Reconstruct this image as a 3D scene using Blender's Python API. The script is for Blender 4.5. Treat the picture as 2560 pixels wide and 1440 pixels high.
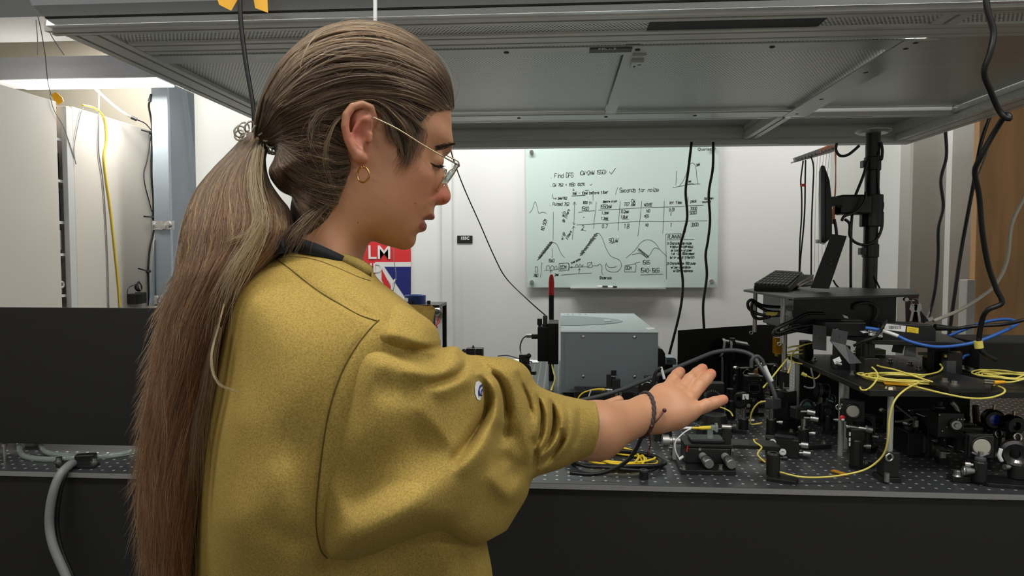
import bpy, bmesh, math, random
import numpy as np
from mathutils import Vector, Matrix
random.seed(7); rng = np.random.default_rng(11)
for o in list(bpy.data.objects): bpy.data.objects.remove(o)
S = bpy.context.scene; COL = S.collection
# ---------------------------------------------------------------- camera
FP = 1700.0; CZ = 1.36; YAW = math.atan(120/FP); PIT = math.atan(80/FP)
cam = bpy.data.cameras.new('camera'); cam.sensor_width = 36; cam.lens = 36*FP/2560; cam.clip_start = .02
co = bpy.data.objects.new('camera', cam); COL.objects.link(co)
co.location = (0, 0, CZ); co.rotation_euler = (math.pi/2-PIT, 0, YAW); S.camera = co
RM = co.rotation_euler.to_matrix(); C0 = Vector((0, 0, CZ)); RN = np.array(RM)
def ray(px, py): return RM @ Vector(((px-1280)/FP, (720-py)/FP, -1))
def at(px, py, Y):
    d = ray(px, py); return C0 + d*(Y/d.y)
def onz(px, py, z=.9):
    d = ray(px, py); return C0 + d*((z-CZ)/d.z)
# ---------------------------------------------------------------- world, lamps, exposure
S.view_settings.view_transform = 'Standard'; S.view_settings.look = 'None'; S.view_settings.gamma = 1
S.view_settings.use_curve_mapping = False; S.view_settings.exposure = 0.0
S.cycles.max_bounces = 8
w = bpy.data.worlds.new('world'); S.world = w; w.use_nodes = True
w.node_tree.nodes['Background'].inputs[0].default_value = (.9, .95, 1, 1)
w.node_tree.nodes['Background'].inputs[1].default_value = .15
def area(name, loc, sx, sy, power, rot=(0, 0, 0), col=(1, .98, .95)):
    l = bpy.data.lights.new(name, 'AREA'); l.shape = 'RECTANGLE'; l.size = sx; l.size_y = sy; l.energy = power; l.color = col
    o = bpy.data.objects.new(name, l); o.location = loc; o.rotation_euler = rot; COL.objects.link(o); return o
LAMPS = [(-1.28, .55, 13), (0, .55, 13), (1.28, .55, 13), (-1.2, -1.0, 12), (1.6, -1.0, 14), (-2.3, 3.72, 13), (-.4, 3.6, 27), (1.5, 3.6, 14)]
for i, (x, y, p) in enumerate(LAMPS): area('ceiling_lamp_light', (x, y, 2.735), 1.15, .26, p)
# ---------------------------------------------------------------- materials
def lin(c):
    return tuple((v/255/12.92 if v/255 <= .04045 else ((v/255+.055)/1.055)**2.4) for v in c)
MT = {}
def mat(name, c, rough=.5, metal=0, noise=None, bump=None, emit=None, trans=0, spec=.5, sheen=0, sss=0, alpha=1, coat=0):
    m = bpy.data.materials.new(name); m.use_nodes = True; nt = m.node_tree; N = nt.nodes; L = nt.links
    b = N['Principled BSDF']; c = lin(c)
    b.inputs['Base Color'].default_value = (*c, 1); b.inputs['Roughness'].default_value = rough; b.inputs['Metallic'].default_value = metal
    b.inputs['Specular IOR Level'].default_value = spec; b.inputs['Transmission Weight'].default_value = trans
    b.inputs['Sheen Weight'].default_value = sheen; b.inputs['Coat Weight'].default_value = coat
    if sss: b.inputs['Subsurface Weight'].default_value = sss; b.inputs['Subsurface Radius'].default_value = (.012, .005, .003); b.inputs['Subsurface Scale'].default_value = 1
    b.inputs['Alpha'].default_value = alpha
    if emit: b.inputs['Emission Color'].default_value = (*lin(emit[0]), 1); b.inputs['Emission Strength'].default_value = emit[1]
    tc = N.new('ShaderNodeTexCoord')
    if noise:   # (scale, strength 0-1, stretch)
        mp = N.new('ShaderNodeMapping'); mp.inputs['Scale'].default_value = noise[2] if len(noise) > 2 else (1, 1, 1); L.new(tc.outputs['Object'], mp.inputs[0])
        n = N.new('ShaderNodeTexNoise'); n.inputs['Scale'].default_value = noise[0]; n.inputs['Detail'].default_value = 5; L.new(mp.outputs[0], n.inputs[0])
        r = N.new('ShaderNodeValToRGB'); k = noise[1]
        r.color_ramp.elements[0].position = .3; r.color_ramp.elements[1].position = .7
        r.color_ramp.elements[0].color = (*[v*(1-k) for v in c], 1); r.color_ramp.elements[1].color = (*[min(1, v*(1+k)) for v in c], 1)
        L.new(n.outputs[0], r.inputs[0]); L.new(r.outputs[0], b.inputs['Base Color'])
    if bump:
        n2 = N.new('ShaderNodeTexNoise'); n2.inputs['Scale'].default_value = bump[0]; n2.inputs['Detail'].default_value = 4
        L.new(tc.outputs['Object'], n2.inputs[0]); bp = N.new('ShaderNodeBump'); bp.inputs['Strength'].default_value = bump[1]; bp.inputs['Distance'].default_value = bump[2]
        L.new(n2.outputs[0], bp.inputs['Height']); L.new(bp.outputs[0], b.inputs['Normal'])
    MT[name] = m; return m
mat('wall_white', (214, 216, 214), .7, noise=(1.2, .03), bump=(220, .1, .001)); mat('wall_cream', (214, 207, 190), .7, noise=(1.2, .03), bump=(220, .1, .001))
mat('board_laminate', (196, 190, 180), .55, noise=(1.5, .03)); mat('blue_grey_paint', (140, 150, 158), .5, noise=(5, .06))
mat('soffit_grey', (170, 173, 180), .6); mat('floor_grey', (110, 108, 104), .5, noise=(6, .1)); mat('ceiling_white', (215, 215, 210), .8)
mat('door_white', (222, 226, 224), .45, noise=(2, .02)); mat('wood', (156, 116, 72), .45, noise=(3, .16, (9, 9, .8)))
mat('pillar_grey', (150, 149, 142), .7, bump=(150, .2, .002)); mat('pillar_light', (190, 192, 188), .7)
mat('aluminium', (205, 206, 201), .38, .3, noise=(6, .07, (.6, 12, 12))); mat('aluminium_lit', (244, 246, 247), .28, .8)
mat('slot_dark', (28, 29, 28), .6); mat('steel', (190, 188, 182), .25, 1, noise=(30, .1)); mat('steel_plate', (176, 178, 173), .32, .55, noise=(4, .05, (1, 8, 1)))
mat('knurled', (175, 175, 172), .38, 1, bump=(900, .5, .0006)); mat('black_anod', (17, 17, 18), .42, 0, noise=(60, .15)); mat('black_soft', (9, 9, 9), .75)
mat('black_sheet', (17, 17, 18), .62, noise=(3, .1)); mat('black_plastic', (22, 22, 23), .35); mat('grey_plate', (62, 64, 66), .5, noise=(20, .06))
mat('rubber', (12, 12, 13), .45); mat('table_top', (66, 68, 70), .34, .35, noise=(25, .12)); mat('table_edge', (150, 150, 148), .4, .5)
mat('hole_metal', (215, 215, 210), .3, .6); mat('spec_side', (158, 172, 178), .5, noise=(300, .05), bump=(500, .12, .0005)); mat('spec_top', (158, 172, 172), .42, noise=(300, .03))
mat('spec_oval', (112, 128, 128), .45); mat('red_plastic', (205, 30, 34), .3, trans=.2); mat('red', (200, 34, 40), .4); mat('yellow', (226, 196, 48), .4); mat('yellow_pale', (214, 200, 96), .4)
mat('kapton', (196, 140, 20), .2, alpha=.75); mat('amber_tape', (232, 170, 30), .35); mat('blue', (44, 96, 176), .4); mat('navy', (32, 52, 110), .4); mat('white', (225, 226, 224), .45)
mat('off_white_cable', (186, 180, 164), .45); mat('grey_cable', (120, 122, 122), .45); mat('white_label', (214, 216, 216), .5); mat('ink', (30, 32, 34), .6)
mat('glass_board', (190, 208, 204), .4, noise=(2, .02), spec=.25); mat('board_edge', (140, 160, 156), .3); mat('lens_teal', (70, 98, 100), .08, .4, coat=1)
mat('mirror_white', (178, 176, 164), .25, .1, coat=.5); mat('lens_blue', (22, 60, 190), .1, coat=1); mat('gold', (210, 160, 90), .22, 1); mat('pale_gold', (196, 184, 160), .2, 1)
mat('clear_tube', (190, 205, 195), .08, trans=.7, alpha=.7); mat('foil', (200, 200, 200), .25, .9, bump=(40, .8, .01)); mat('poster_red', (214, 52, 56), .35); mat('poster_blue', (38, 44, 118), .35)
mat('tape_white', (230, 230, 226), .5); mat('lamp_face', (255, 255, 255), .5, emit=((255, 252, 244), 3.2)); mat('led_red', (255, 40, 50), .5, emit=((255, 40, 60), 4))
mat('screen', (16, 18, 20), .12); mat('orange_cable', (206, 128, 92), .5); mat('roller_white', (196, 202, 208), .35)
mat('diffuser_grey', (160, 163, 160), .4); mat('brown_dark', (70, 24, 20), .4); mat('bracelet', (62, 52, 52), .8)
def glass(name, tint):
    m = bpy.data.materials.new(name); m.use_nodes = True; nt = m.node_tree; N = nt.nodes; N.clear()
    o = N.new('ShaderNodeOutputMaterial'); t = N.new('ShaderNodeBsdfTransparent'); t.inputs[0].default_value = (*tint, 1)
    g = N.new('ShaderNodeBsdfGlossy'); g.inputs['Roughness'].default_value = .03; f = N.new('ShaderNodeFresnel'); f.inputs[0].default_value = 1.5; x = N.new('ShaderNodeMixShader')
    nt.links.new(f.outputs[0], x.inputs[0]); nt.links.new(t.outputs[0], x.inputs[1]); nt.links.new(g.outputs[0], x.inputs[2]); nt.links.new(x.outputs[0], o.inputs[0]); MT[name] = m
hmb = None
mat('tie_clear', (206, 200, 180), .08, trans=.35, coat=1)
glass('lens_glass', (.86, .9, .86))
# perforated sheet: staggered 3 mm holes as a hole mask on a steel sheet
def perf(name, col, see):
    m = mat(name, col, .34, .6); nt = m.node_tree; N = nt.nodes; L = nt.links; b = N['Principled BSDF']
    tc = N['Texture Coordinate']; sp = N.new('ShaderNodeSeparateXYZ'); L.new(tc.outputs['Object'], sp.inputs[0])
    def ma(op, a, c2=None, v=None):
        n = N.new('ShaderNodeMath'); n.operation = op; L.new(a, n.inputs[0])
        if c2: L.new(c2, n.inputs[1])
        if v is not None: n.inputs[1].default_value = v
        return n.outputs[0]
    P = .0040
    def lat(ox):
        ux = ma('SUBTRACT', ma('PINGPONG', ma('ADD', sp.outputs[0], v=5+ox*P), v=P), v=0); uy = ma('PINGPONG', ma('ADD', sp.outputs[1], v=5+ox*P*1.732), v=P*1.732)
        return ma('SQRT', ma('ADD', ma('MULTIPLY', ux, ux), ma('MULTIPLY', uy, uy)))
    d = ma('MINIMUM', lat(0), lat(1)); h = ma('LESS_THAN', d, v=.0026 if see else .0021)
    if see:
        inv = ma('MULTIPLY', h, v=-1); a1 = ma('ADD', inv, v=1); L.new(a1, b.inputs['Alpha'])
    else:
        mx = N.new('ShaderNodeMix'); mx.data_type = 'RGBA'; L.new(h, mx.inputs[0]); mx.inputs[6].default_value = b.inputs['Base Color'].default_value; mx.inputs[7].default_value = (.012, .012, .012, 1)
        L.new(mx.outputs[2], b.inputs['Base Color']); mb = ma('MULTIPLY', h, v=-.5); L.new(ma('ADD', mb, v=.5), b.inputs['Metallic']) if name == 'perforated' else None
perf('perforated', (205, 207, 202), False); perf('perforated_lit', (236, 238, 234), False); MT['perforated_lit'].node_tree.nodes['Principled BSDF'].inputs['Roughness'].default_value = .5  # second sheet is paler: light through its mesh put into the colour
# ---------------------------------------------------------------- mesh builder
def catmull(P, k=6, closed=False):
    P = [Vector(p) for p in P]; n = len(P)
    if n < 3 and not closed: return P
    out = []
    for i in range(n if closed else n-1):
        p1, p2 = P[i], P[(i+1) % n]
        p0 = P[i-1] if (i or closed) else p1*2-p2; p3 = P[(i+2) % n] if (closed or i+2 < n) else p2*2-p1
        for j in range(k):
            t = j/k; out.append(.5*((2*p1)+(p2-p0)*t+(2*p0-5*p1+4*p2-p3)*t*t+(3*p1-p0-3*p2+p3)*t**3))
    if not closed: out.append(P[-1])
    return out
def basis(a):
    a = Vector(a).normalized(); u = Vector((0, 0, 1)) if abs(a.z) < .9 else Vector((1, 0, 0))
    u = (u-a*u.dot(a)).normalized(); return a, u, a.cross(u)
class MB:
    def __init__(s): s.v = []; s.f = []; s.sm = []; s.mi = []; s.m = 0
    def add(s, V, F, smooth=False):
        o = len(s.v); s.v += [Vector(p) for p in V]; s.f += [[i+o for i in q] for q in F]; s.sm += [smooth]*len(F); s.mi += [s.m]*len(F); return s
    def box(s, x0, x1, y0, y1, z0, z1):
        return s.obox(((x0+x1)/2, (y0+y1)/2, (z0+z1)/2), (1, 0, 0), (0, 1, 0), (0, 0, 1), abs(x1-x0)/2, abs(y1-y0)/2, abs(z1-z0)/2)
    def obox(s, c, a, b, d, ha, hb, hd):
        c = Vector(c); a = Vector(a)*ha; b = Vector(b)*hb; d = Vector(d)*hd
        V = [c+i*a+j*b+k*d for i in (-1, 1) for j in (-1, 1) for k in (-1, 1)]
        return s.add(V, [(0, 1, 3, 2), (4, 6, 7, 5), (0, 4, 5, 1), (2, 3, 7, 6), (0, 2, 6, 4), (1, 5, 7, 3)])
    def rbox(s, c, ang, hx, hy, hz):   # box turned by ang about z
        return s.obox(c, (math.cos(ang), math.sin(ang), 0), (-math.sin(ang), math.cos(ang), 0), (0, 0, 1), hx, hy, hz)
    def cyl(s, p0, p1, r, r2=None, n=14, cap=True):
        p0 = Vector(p0); p1 = Vector(p1); r2 = r if r2 is None else r2; a, u, w = basis(p1-p0)
        V = [p+(u*math.cos(2*math.pi*i/n)+w*math.sin(2*math.pi*i/n))*q for p, q in ((p0, r), (p1, r2)) for i in range(n)]
        s.add(V, [(i, (i+1) % n, n+(i+1) % n, n+i) for i in range(n)], True)
        if cap: s.add(V, [list(range(n))[::-1], list(range(n, 2*n))])
        return s
    def tube(s, P, r, n=6, k=6, closed=False, flat=1):
        P = catmull(P, k, closed); m = len(P); V = []; pu = None
        for i, p in enumerate(P):
            t = (P[(i+1) % m]-P[i-1]) if (closed or 0 < i < m-1) else (P[1]-P[0] if i == 0 else P[-1]-P[-2])
            if t.length < 1e-9: t = Vector((0, 0, 1))
            t.normalize()
            if pu is None: _, pu, _ = basis(t)
            pu = (pu-t*pu.dot(t)).normalized(); w2 = t.cross(pu); q = r(i/(m-1)) if callable(r) else r
            V += [p+(pu*math.cos(2*math.pi*j/n)+w2*math.sin(2*math.pi*j/n)*flat)*q for j in range(n)]
        F = [(i*n+j, i*n+(j+1) % n, ((i+1) % m)*n+(j+1) % n, ((i+1) % m)*n+j) for i in range(m if closed else m-1) for j in range(n)]
        if not closed: F += [list(range(n))[::-1], [(m-1)*n+j for j in range(n)]]
        return s.add(V, F, True)
    def ring(s, c, ax, R, r, n=22, k=7, ry=None):
        a, u, w = basis(ax); c = Vector(c); ry = ry or R
        return s.tube([c+u*math.cos(2*math.pi*i/n)*R+w*math.sin(2*math.pi*i/n)*ry for i in range(n)], r, k, 1, True)
    def lathe(s, c, ax, prof, n=18):   # prof = [(r, h)...]
        a, u, w = basis(ax); c = Vector(c); V = []
        for r, h in prof: V += [c+a*h+(u*math.cos(2*math.pi*j/n)+w*math.sin(2*math.pi*j/n))*r for j in range(n)]
        m = len(prof); return s.add(V, [(i*n+j, i*n+(j+1) % n, (i+1)*n+(j+1) % n, (i+1)*n+j) for i in range(m-1) for j in range(n)], False)
    def prism(s, P, ext):
        P = [Vector(p) for p in P]; e = Vector(ext); n = len(P)
        return s.add(P+[p+e for p in P], [list(range(n))[::-1], list(range(n, 2*n))]+[(i, (i+1) % n, n+(i+1) % n, n+i) for i in range(n)])
    def sph(s, c, r, sc=(1, 1, 1), n=10):
        c = Vector(c); V = []; m = n//2
        for i in range(m+1):
            t = math.pi*i/m
            V += [c+Vector((r*sc[0]*math.sin(t)*math.cos(2*math.pi*j/n), r*sc[1]*math.sin(t)*math.sin(2*math.pi*j/n), r*sc[2]*math.cos(t))) for j in range(n)]
        return s.add(V, [(i*n+j, (i+1)*n+j, (i+1)*n+(j+1) % n, i*n+(j+1) % n) for i in range(m) for j in range(n)], True)
    def ribbon(s, P, wid, nrm):
        n = Vector(nrm)
        for a, b in zip(P, P[1:]):
            d = (b-a)
            if d.length < 1e-6: continue
            q = d.normalized().cross(n)*wid/2; e = d.normalized()*wid*.3
            s.add([a-q-e, b-q+e, b+q+e, a+q-e], [(0, 1, 2, 3)])
        return s
    def build(s, name, mats, parent=None, bev=0, label=None):
        me = bpy.data.meshes.new(name); o = bpy.data.objects.new(name, me); COL.objects.link(o)
        if isinstance(mats, str): mats = [mats]
        off = Vector(parent['_loc']) if parent is not None and '_loc' in parent else Vector((0, 0, 0))
        if parent is None and s.v:
            off = sum(s.v, Vector())/len(s.v); off.z = min(p.z for p in s.v); o.location = off
        me.from_pydata([p-off for p in s.v], [], s.f)
        me.polygons.foreach_set('use_smooth', s.sm); me.polygons.foreach_set('material_index', s.mi)
        for m in mats: me.materials.append(MT[m])
        bm = bmesh.new(); bm.from_mesh(me); bmesh.ops.recalc_face_normals(bm, faces=bm.faces)
        if bev:
            es = [e for e in bm.edges if len(e.link_faces) == 2 and e.calc_face_angle(0) > .6 and not (e.link_faces[0].smooth and e.link_faces[1].smooth)]
            bmesh.ops.bevel(bm, geom=es, offset=bev, segments=2, affect='EDGES', profile=.5)
        bm.to_mesh(me); bm.free()
        if parent is not None: o.parent = parent; o['_loc'] = tuple(off)
        if label: o['label'] = label
        return o
def thing(name, label, cat, loc, group=None):
    o = bpy.data.objects.new(name, None); COL.objects.link(o); o.location = loc; o.empty_display_size = .02
    o['_loc'] = tuple(loc); o['label'] = label; o['category'] = cat
    if group: o['group'] = group
    return o
def tag(o, label, cat, group=None, kind=None):
    o['label'] = label; o['category'] = cat
    if group: o['group'] = group
    if kind: o['kind'] = kind
    return o
def struct(o): o['kind'] = 'structure'; return o
def cable(name, label, cat, pts, r, m, group=None, k=8, n=7):
    P = [at(*p) for p in pts]; mb = MB(); mb.tube(P, r, n, k); return tag(mb.build(name, m), label, cat, group)
# lettering with the built-in font, as flat mesh (origin, right vector, up vector)
def letters(name, txt, org, right, up, size, m, parent, thick=.0004, label=None, sx=1, bold=0):
    cu = bpy.data.curves.new('t', 'FONT'); cu.body = txt; cu.size = size; cu.extrude = thick; cu.offset = bold; cu.resolution_u = 3
    o = bpy.data.objects.new('t', cu); COL.objects.link(o); dg = bpy.context.evaluated_depsgraph_get(); me = bpy.data.meshes.new_from_object(o.evaluated_get(dg))
    r = Vector(right).normalized(); u = Vector(up).normalized(); n = r.cross(u); off = Vector(parent['_loc']) if parent is not None else Vector()
    for v in me.vertices: v.co = Vector(org)+r*v.co.x*sx+u*v.co.y+n*v.co.z-off
    bpy.data.objects.remove(o); ob = bpy.data.objects.new(name, me); COL.objects.link(ob); me.name = name; me.materials.clear(); me.materials.append(MT[m]); ob.parent = parent; ob['_loc'] = tuple(off)
    if label: ob['label'] = label
    return ob
# ================================================================ SETTING
WB = 4.3
def wallpiece(name, x0, x1, y0, y1, z0, z1, m): return struct(MB().box(x0, x1, y0, y1, z0, z1).build(name, m))
wallpiece('floor', -4, 3.4, -2.2, 4.6, -.1, 0, 'floor_grey'); wallpiece('ceiling', -4, 3.4, -2.2, 4.6, 2.76, 2.86, 'ceiling_white')
xs = at(487, 400, WB).x
wallpiece('wall_back', xs, 3.4, WB, WB+.12, 0, 2.76, 'wall_white'); wallpiece('wall_far_left', -4, xs, WB-.12, WB, 0, 2.76, 'wall_cream')
wallpiece('wall_left', -4.1, -4, -2.2, WB, 0, 2.76, 'wall_cream'); wallpiece('wall_right', 3.3, 3.4, -2.2, WB, 0, 2.76, 'wall_white'); wallpiece('wall_front', -4, 3.4, -2.3, -2.2, 0, 2.76, 'wall_white')
# pillar and jogs on the right
a = at(2240, 500, 3.9); b = at(2264, 500, 3.9)
struct(MB().box(a.x, b.x, 3.86, WB, 0, 2.76).build('trim_1', 'pillar_light'))
struct(MB().box(b.x, at(2372, 500, 3.86).x, 3.83, WB, 0, 2.76).build('wall_pillar', 'pillar_grey'))
struct(MB().box(at(2372, 500, 3.8).x, 2.9, 3.78, WB, 0, 2.76).build('wall_right_return', 'pillar_light'))
# bright metal panel on the back wall right of the cable comb
m_ = MB().box(at(2088, 500, 4.22).x, at(2196, 500, 4.22).x, 4.22, WB, .7, 2.2)
tag(m_.build('wall_cabinet', 'pillar_light', bev=.004), 'pale metal wall box behind the black pole', 'wall box')
# door, frame
xd0, xd1 = at(1105, 500, WB-.04).x, at(1130, 500, WB-.04).x
DOOR = struct(MB().box(xd1-.92-.065, xd0, WB-.03, WB, 0, 2.1).build('door_1', 'door_white', bev=.003)); DOOR['_loc'] = tuple(DOOR.location)
struct(MB().box(xd0, xd1, WB-.06, WB, 0, 2.15).box(-1.78, xd1, WB-.05, WB, 2.1, 2.15).build('trim_2', 'wall_white', bev=.004))
# wooden board wall on the far right
p = at(2440, 600, 3.0)
struct(MB().box(p.x, 3.3, 3.0, 3.04, 0, 2.1).build('wall_wood_panel', 'wood', bev=.003))
struct(MB().box(p.x-.035, p.x, 2.99, 3.05, 0, 1.26).build('trim_3', 'pillar_grey', bev=.003))
# lamps in the ceiling
for i, (x, y, pw) in enumerate(LAMPS):
    d = ['over the aisle at the left', 'over the middle of the aisle', 'over the aisle at the right', 'behind the camera at the left', 'behind the camera at the right', 'above the white cabinets', 'in front of the door', 'in front of the pillar'][i]
    t = thing('ceiling_lamp', 'long white recessed ceiling lamp '+d, 'lamp', (x, y, 2.74), 'recessed ceiling lamps')
    MB().box(x-.6, x+.6, y-.15, y+.15, 2.742, 2.76).build('lamp_housing', 'white', t); MB().box(x-.57, x+.57, y-.13, y+.13, 2.738, 2.744).build('diffuser', 'lamp_face', t)
# hanging linear lamp at the left with its grey beam
t = thing('linear_lamp', 'long grey beam lamp with bright white underside above the cabinets', 'lamp', (-2.2, 3.1, 2.18))
x1 = at(390, 195, 3.0).x; zb = at(200, 199, 3.0).z; z1 = at(200, 139, 3.0).z
MB().box(-3.4, x1, 3.0, 3.16, zb+.004, z1).build('lamp_housing', 'soffit_grey', t, bev=.004)
MB().box(at(6, 203, 3.0).x, x1-.002, 3.004, 3.15, zb-.004, zb+.004).build('diffuser', 'lamp_face', t)
area('linear_lamp_light', ((x1-.35), 3.08, zb-.02), .7, .12, 11)
struct(MB().box(-4, at(95, 20, 2.6).x+.25, 2.6, 2.9, at(40, 43, 2.6).z, 2.76).build('ceiling_soffit', 'soffit_grey'))
# tall white cabinets at the left, standing side by side
XC = at(150, 400, 2.81).x; yA, yB, yC = 2.80, 2.87, 3.47
zt = at(150, 254, 2.81).z
def cabinet(y0, y1, lab):
    t = thing('tall_cabinet', lab, 'cabinet', (XC-.3, (y0+y1)/2, 0), 'tall white cabinets at the left')
    MB().box(XC-.6, XC-.018, y0, y1, .05, zt).build('body', 'board_laminate', t, bev=.003)
    MB().box(XC-.016, XC, y0+.003, y1-.003, .05, zt-.002).build('side_panel', 'board_laminate', t, bev=.002)
    return t
cabinet(1.75, yA, 'tall off-white cabinet at the left edge, nearest of the row'); cabinet(yB+.02, yC, 'tall off-white cabinet beside the grey column, yellow cable down its side')
t = thing('open_shelf_rack', 'narrow open shelf rack seen in the gap between the two cabinets', 'rack', (XC-.1, 2.83, 0))
MB().box(XC-.55, XC-.28, yA+.002, yB+.018, 0, zt-.02).build('back', 'black_sheet', t)
MB().box(XC-.02, XC+.004, yB-.022, yB+.018, .4, zt-.01).build('upright', 'pillar_light', t, bev=.002)
for z in (1.02, 1.18, 1.36, 1.5, 1.68, 1.86): MB().box(XC-.28, XC-.02, yA+.003, yB-.02, z, z+.012).build('shelf', 'white', t)
for z, h, m in ((1.03, .1, 'grey_plate'), (1.195, .12, 'steel_plate'), (1.385, .09, 'white_label'), (1.515, .13, 'navy'), (1.7, .11, 'black_plastic')):
    MB().box(XC-.26, XC-.03, yA+.01, yB-.025, z, z+h).build('instrument', m, t, bev=.004)
MB().ring((XC-.026, yA+.03, 1.235), (1, 0, 0), .012, .005).build('cable_reel', 'white', t)
# grey column with foil tape
xa, xb, xc = at(384, 500, 3.25).x, at(424, 500, 3.25).x, at(449, 500, 3.5).x
t = thing('support_column', 'blue-grey support column wrapped with silver tape left of the hair', 'column', (xa+.07, 3.35, 0))
MB().box(xa, xb, 3.25, 3.5, 0, zb+.05).build('front_face', 'blue_grey_paint', t, bev=.003)
MB().prism([(xb, 3.27, 0), (xc, 3.5, 0), (xb, 3.5, 0)], (0, 0, zb+.05)).build('side_flange', 'blue_grey_paint', t)
for py in (563, 750):
    z = at(400, py, 3.24).z; mb = MB(); 
    for i in range(9):
        x = xa-.004+i*(xb-xa+.03)/8; y = 3.245-.006*random.random(); dz = .006*random.random()
        mb.v += [Vector((x, y, z-.024+dz)), Vector((x, y-.004*random.random(), z)), Vector((x, y, z+.024-dz))]
    mb.f = [(3*i+j, 3*i+3+j, 3*i+4+j, 3*i+1+j) for i in range(8) for j in range(2)]; mb.sm = [False]*16; mb.mi = [0]*16
    mb.build('tape_band', 'foil', t)
MB().prism([at(372, 765, 3.22), at(386, 600, 3.24), at(386, 765, 3.24)], (0, .02, 0)).build('loose_flap', 'blue_grey_paint', t)
# ---- cabling on the cabinet side
yc = lambda px: XC*FP/(px-1400)   # depth of a point lying on the cabinet side plane
def side(px, py, off=.006):
    d = ray(px, py); return C0+d*((XC+off)/d.x)
def scable(name, label, pts, r, m):
    return tag(MB().tube([side(*p) for p in pts], r, 6, 8).build(name, m), label, 'cable')
scable('yellow_cable', 'yellow cord running down the side of the white cabinet', [(205, 262), (240, 272), (262, 300), (266, 350), (260, 390), (266, 450), (276, 520), (287, 620), (297, 720), (300, 770)], .0042, 'yellow')
scable('signal_cable', 'grey cable running down the cabinet side left of the yellow cord', [(248, 225), (247, 300), (247, 380), (257, 450), (265, 560), (270, 680), (272, 770)], .003, 'grey_cable')
scable('black_cable_bundle', 'bundle of black cables tied along the cabinet edge', [(376, 250), (372, 265), (378, 300), (380, 330), (379, 430), (383, 500), (383, 545), (384, 580), (375, 620), (371, 660), (371, 690), (372, 765)], .005, 'rubber')
scable('thin_black_cable', 'thin black cable looping off the tied bundle', [(378, 335), (368, 400), (360, 430), (362, 460), (372, 500), (380, 530)], .0028, 'rubber')
scable('thin_grey_lead', 'thin grey lead hanging from the cabinet top beside the yellow tape', [(124, 235), (135, 275), (160, 320), (184, 390), (190, 410), (185, 370), (200, 290), (208, 270)], .0016, 'grey_cable')
for (x, y, x2, y2) in ((354, 325, 378, 332), (360, 541, 384, 543), (346, 671, 370, 678)):
    tag(MB().tube([side(x, y, .02), side((x+x2)/2, (y+y2)/2, .02), side(x2, y2, .01)], .004, 6, 3).cyl(side(x2-3, y2, .004), side(x2+4, y2, .004), .009).build('cable_tie', 'rubber'),
        'black cable tie holding the bundle, %s of the three' % {325: 'topmost', 541: 'middle', 671: 'lowest'}[y], 'cable tie', 'cable ties on the cabinet')
t = thing('power_adapter', 'black plug-in power adapter with coiled lead at the cabinet foot', 'adapter', side(345, 765))
c = side(340, 745, .03); MB().box(c.x-.028, c.x+.02, c.y-.03, c.y+.03, c.z-.03, c.z+.022).build('body', 'black_plastic', t, bev=.003)
MB().box(c.x-.03, c.x+.01, c.y+.035, c.y+.075, c.z-.03, c.z+.026).build('socket', 'black_anod', t, bev=.003)
mb = MB()
for k in range(4): mb.ring(side(346+k, 718-k, .03), (1, .2*k-.3, .2), .021+.001*k, .0024)
mb.tube([side(318, 745, .03), side(320, 722, .03), side(335, 712, .03)], .0022); mb.build('coiled_lead', 'rubber', t)
t = thing('lamp_connector', 'white lamp lead with black plug hanging above the cabinet', 'connector', side(320, 292))
MB().tube([at(238, 222, 3.1), at(290, 268, 3.15), at(325, 292, 3.2)], .005, 8, 4).build('lead', 'white', t)
MB().cyl(at(328, 293, 3.2), at(342, 299, 3.21), .009).tube([at(342, 299, 3.21), at(362, 308, 3.25), at(378, 325, 3.27)], .003).build('plug', 'rubber', t)
MB().cyl(at(378, 235, 3.25), at(374, 254, 3.25), .005, .009).build('hanging_plug', 'rubber', t)
tag(MB().prism([at(128, 236, 2.84), at(140, 230, 2.84), at(155, 244, 2.84), at(158, 253, 2.84), at(146, 262, 2.84), at(134, 250, 2.84)], (0, .004, 0)).build('amber_tape', 'amber_tape'), 'crumpled amber tape on the cabinet top corner', 'tape')
for i, (pts, d) in enumerate([([(80, -5, 2.0), (96, 45, 2.0), (112, 130, 2.1), (119, 200, 2.2), (128, 240, 2.3)], 'leftmost of the three thin wires'), ([(90, 50, 2.0), (94, 100, 2.0), (94, 137, 2.0)], 'shortest of the three thin wires'), ([(120, 72, 2.0), (135, 100, 2.05), (160, 137, 2.1)], 'slanted one of the three thin wires')]):
    cable('thin_wire', 'thin grey wire hanging at the canopy corner, '+d, 'wire', pts, .0014, 'grey_cable', 'thin wires left of the canopy')
# ---- poster on the door
yp = WB-.036; P = lambda x, y, d=0: at(x, y, yp-d)
t = thing('door_poster', 'red poster with white lettering and part of a union flag on the white door', 'poster', P(960, 700))
MB().prism([P(900, 590), P(1027, 590), P(1027, 800), P(900, 800)], (0, .003, 0)).build('sheet', 'poster_red', t)
MB().prism([P(938, 655, .001), P(1027, 655, .001), P(1027, 800, .001), P(938, 800, .001)], (0, .001, 0)).build('flag_white', 'white', t)
MB().prism([P(961, 667, .002), P(1027, 667, .002), P(1027, 765, .002)], (0, .001, 0)).build('flag_blue', 'poster_blue', t)
MB().prism([P(954, 672, .002), P(954, 700, .002), P(1000, 788, .002), P(1016, 792, .002)], (0, .001, 0)).build('flag_red', 'poster_red', t)
R_, U_ = (P(1027, 600)-P(900, 600)).normalized(), Vector((0, 0, 1))
for tx, x, y, h, mm in (('LM', 918, 647, 35, 'white'), ('ND', 906, 681, 24, 'white'), ('Y', 968, 724, 28, 'white')):
    letters('lettering', tx, P(x, y, .004), R_, U_, h/FP*WB*1.4, mm, t, bold=.001)
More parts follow.
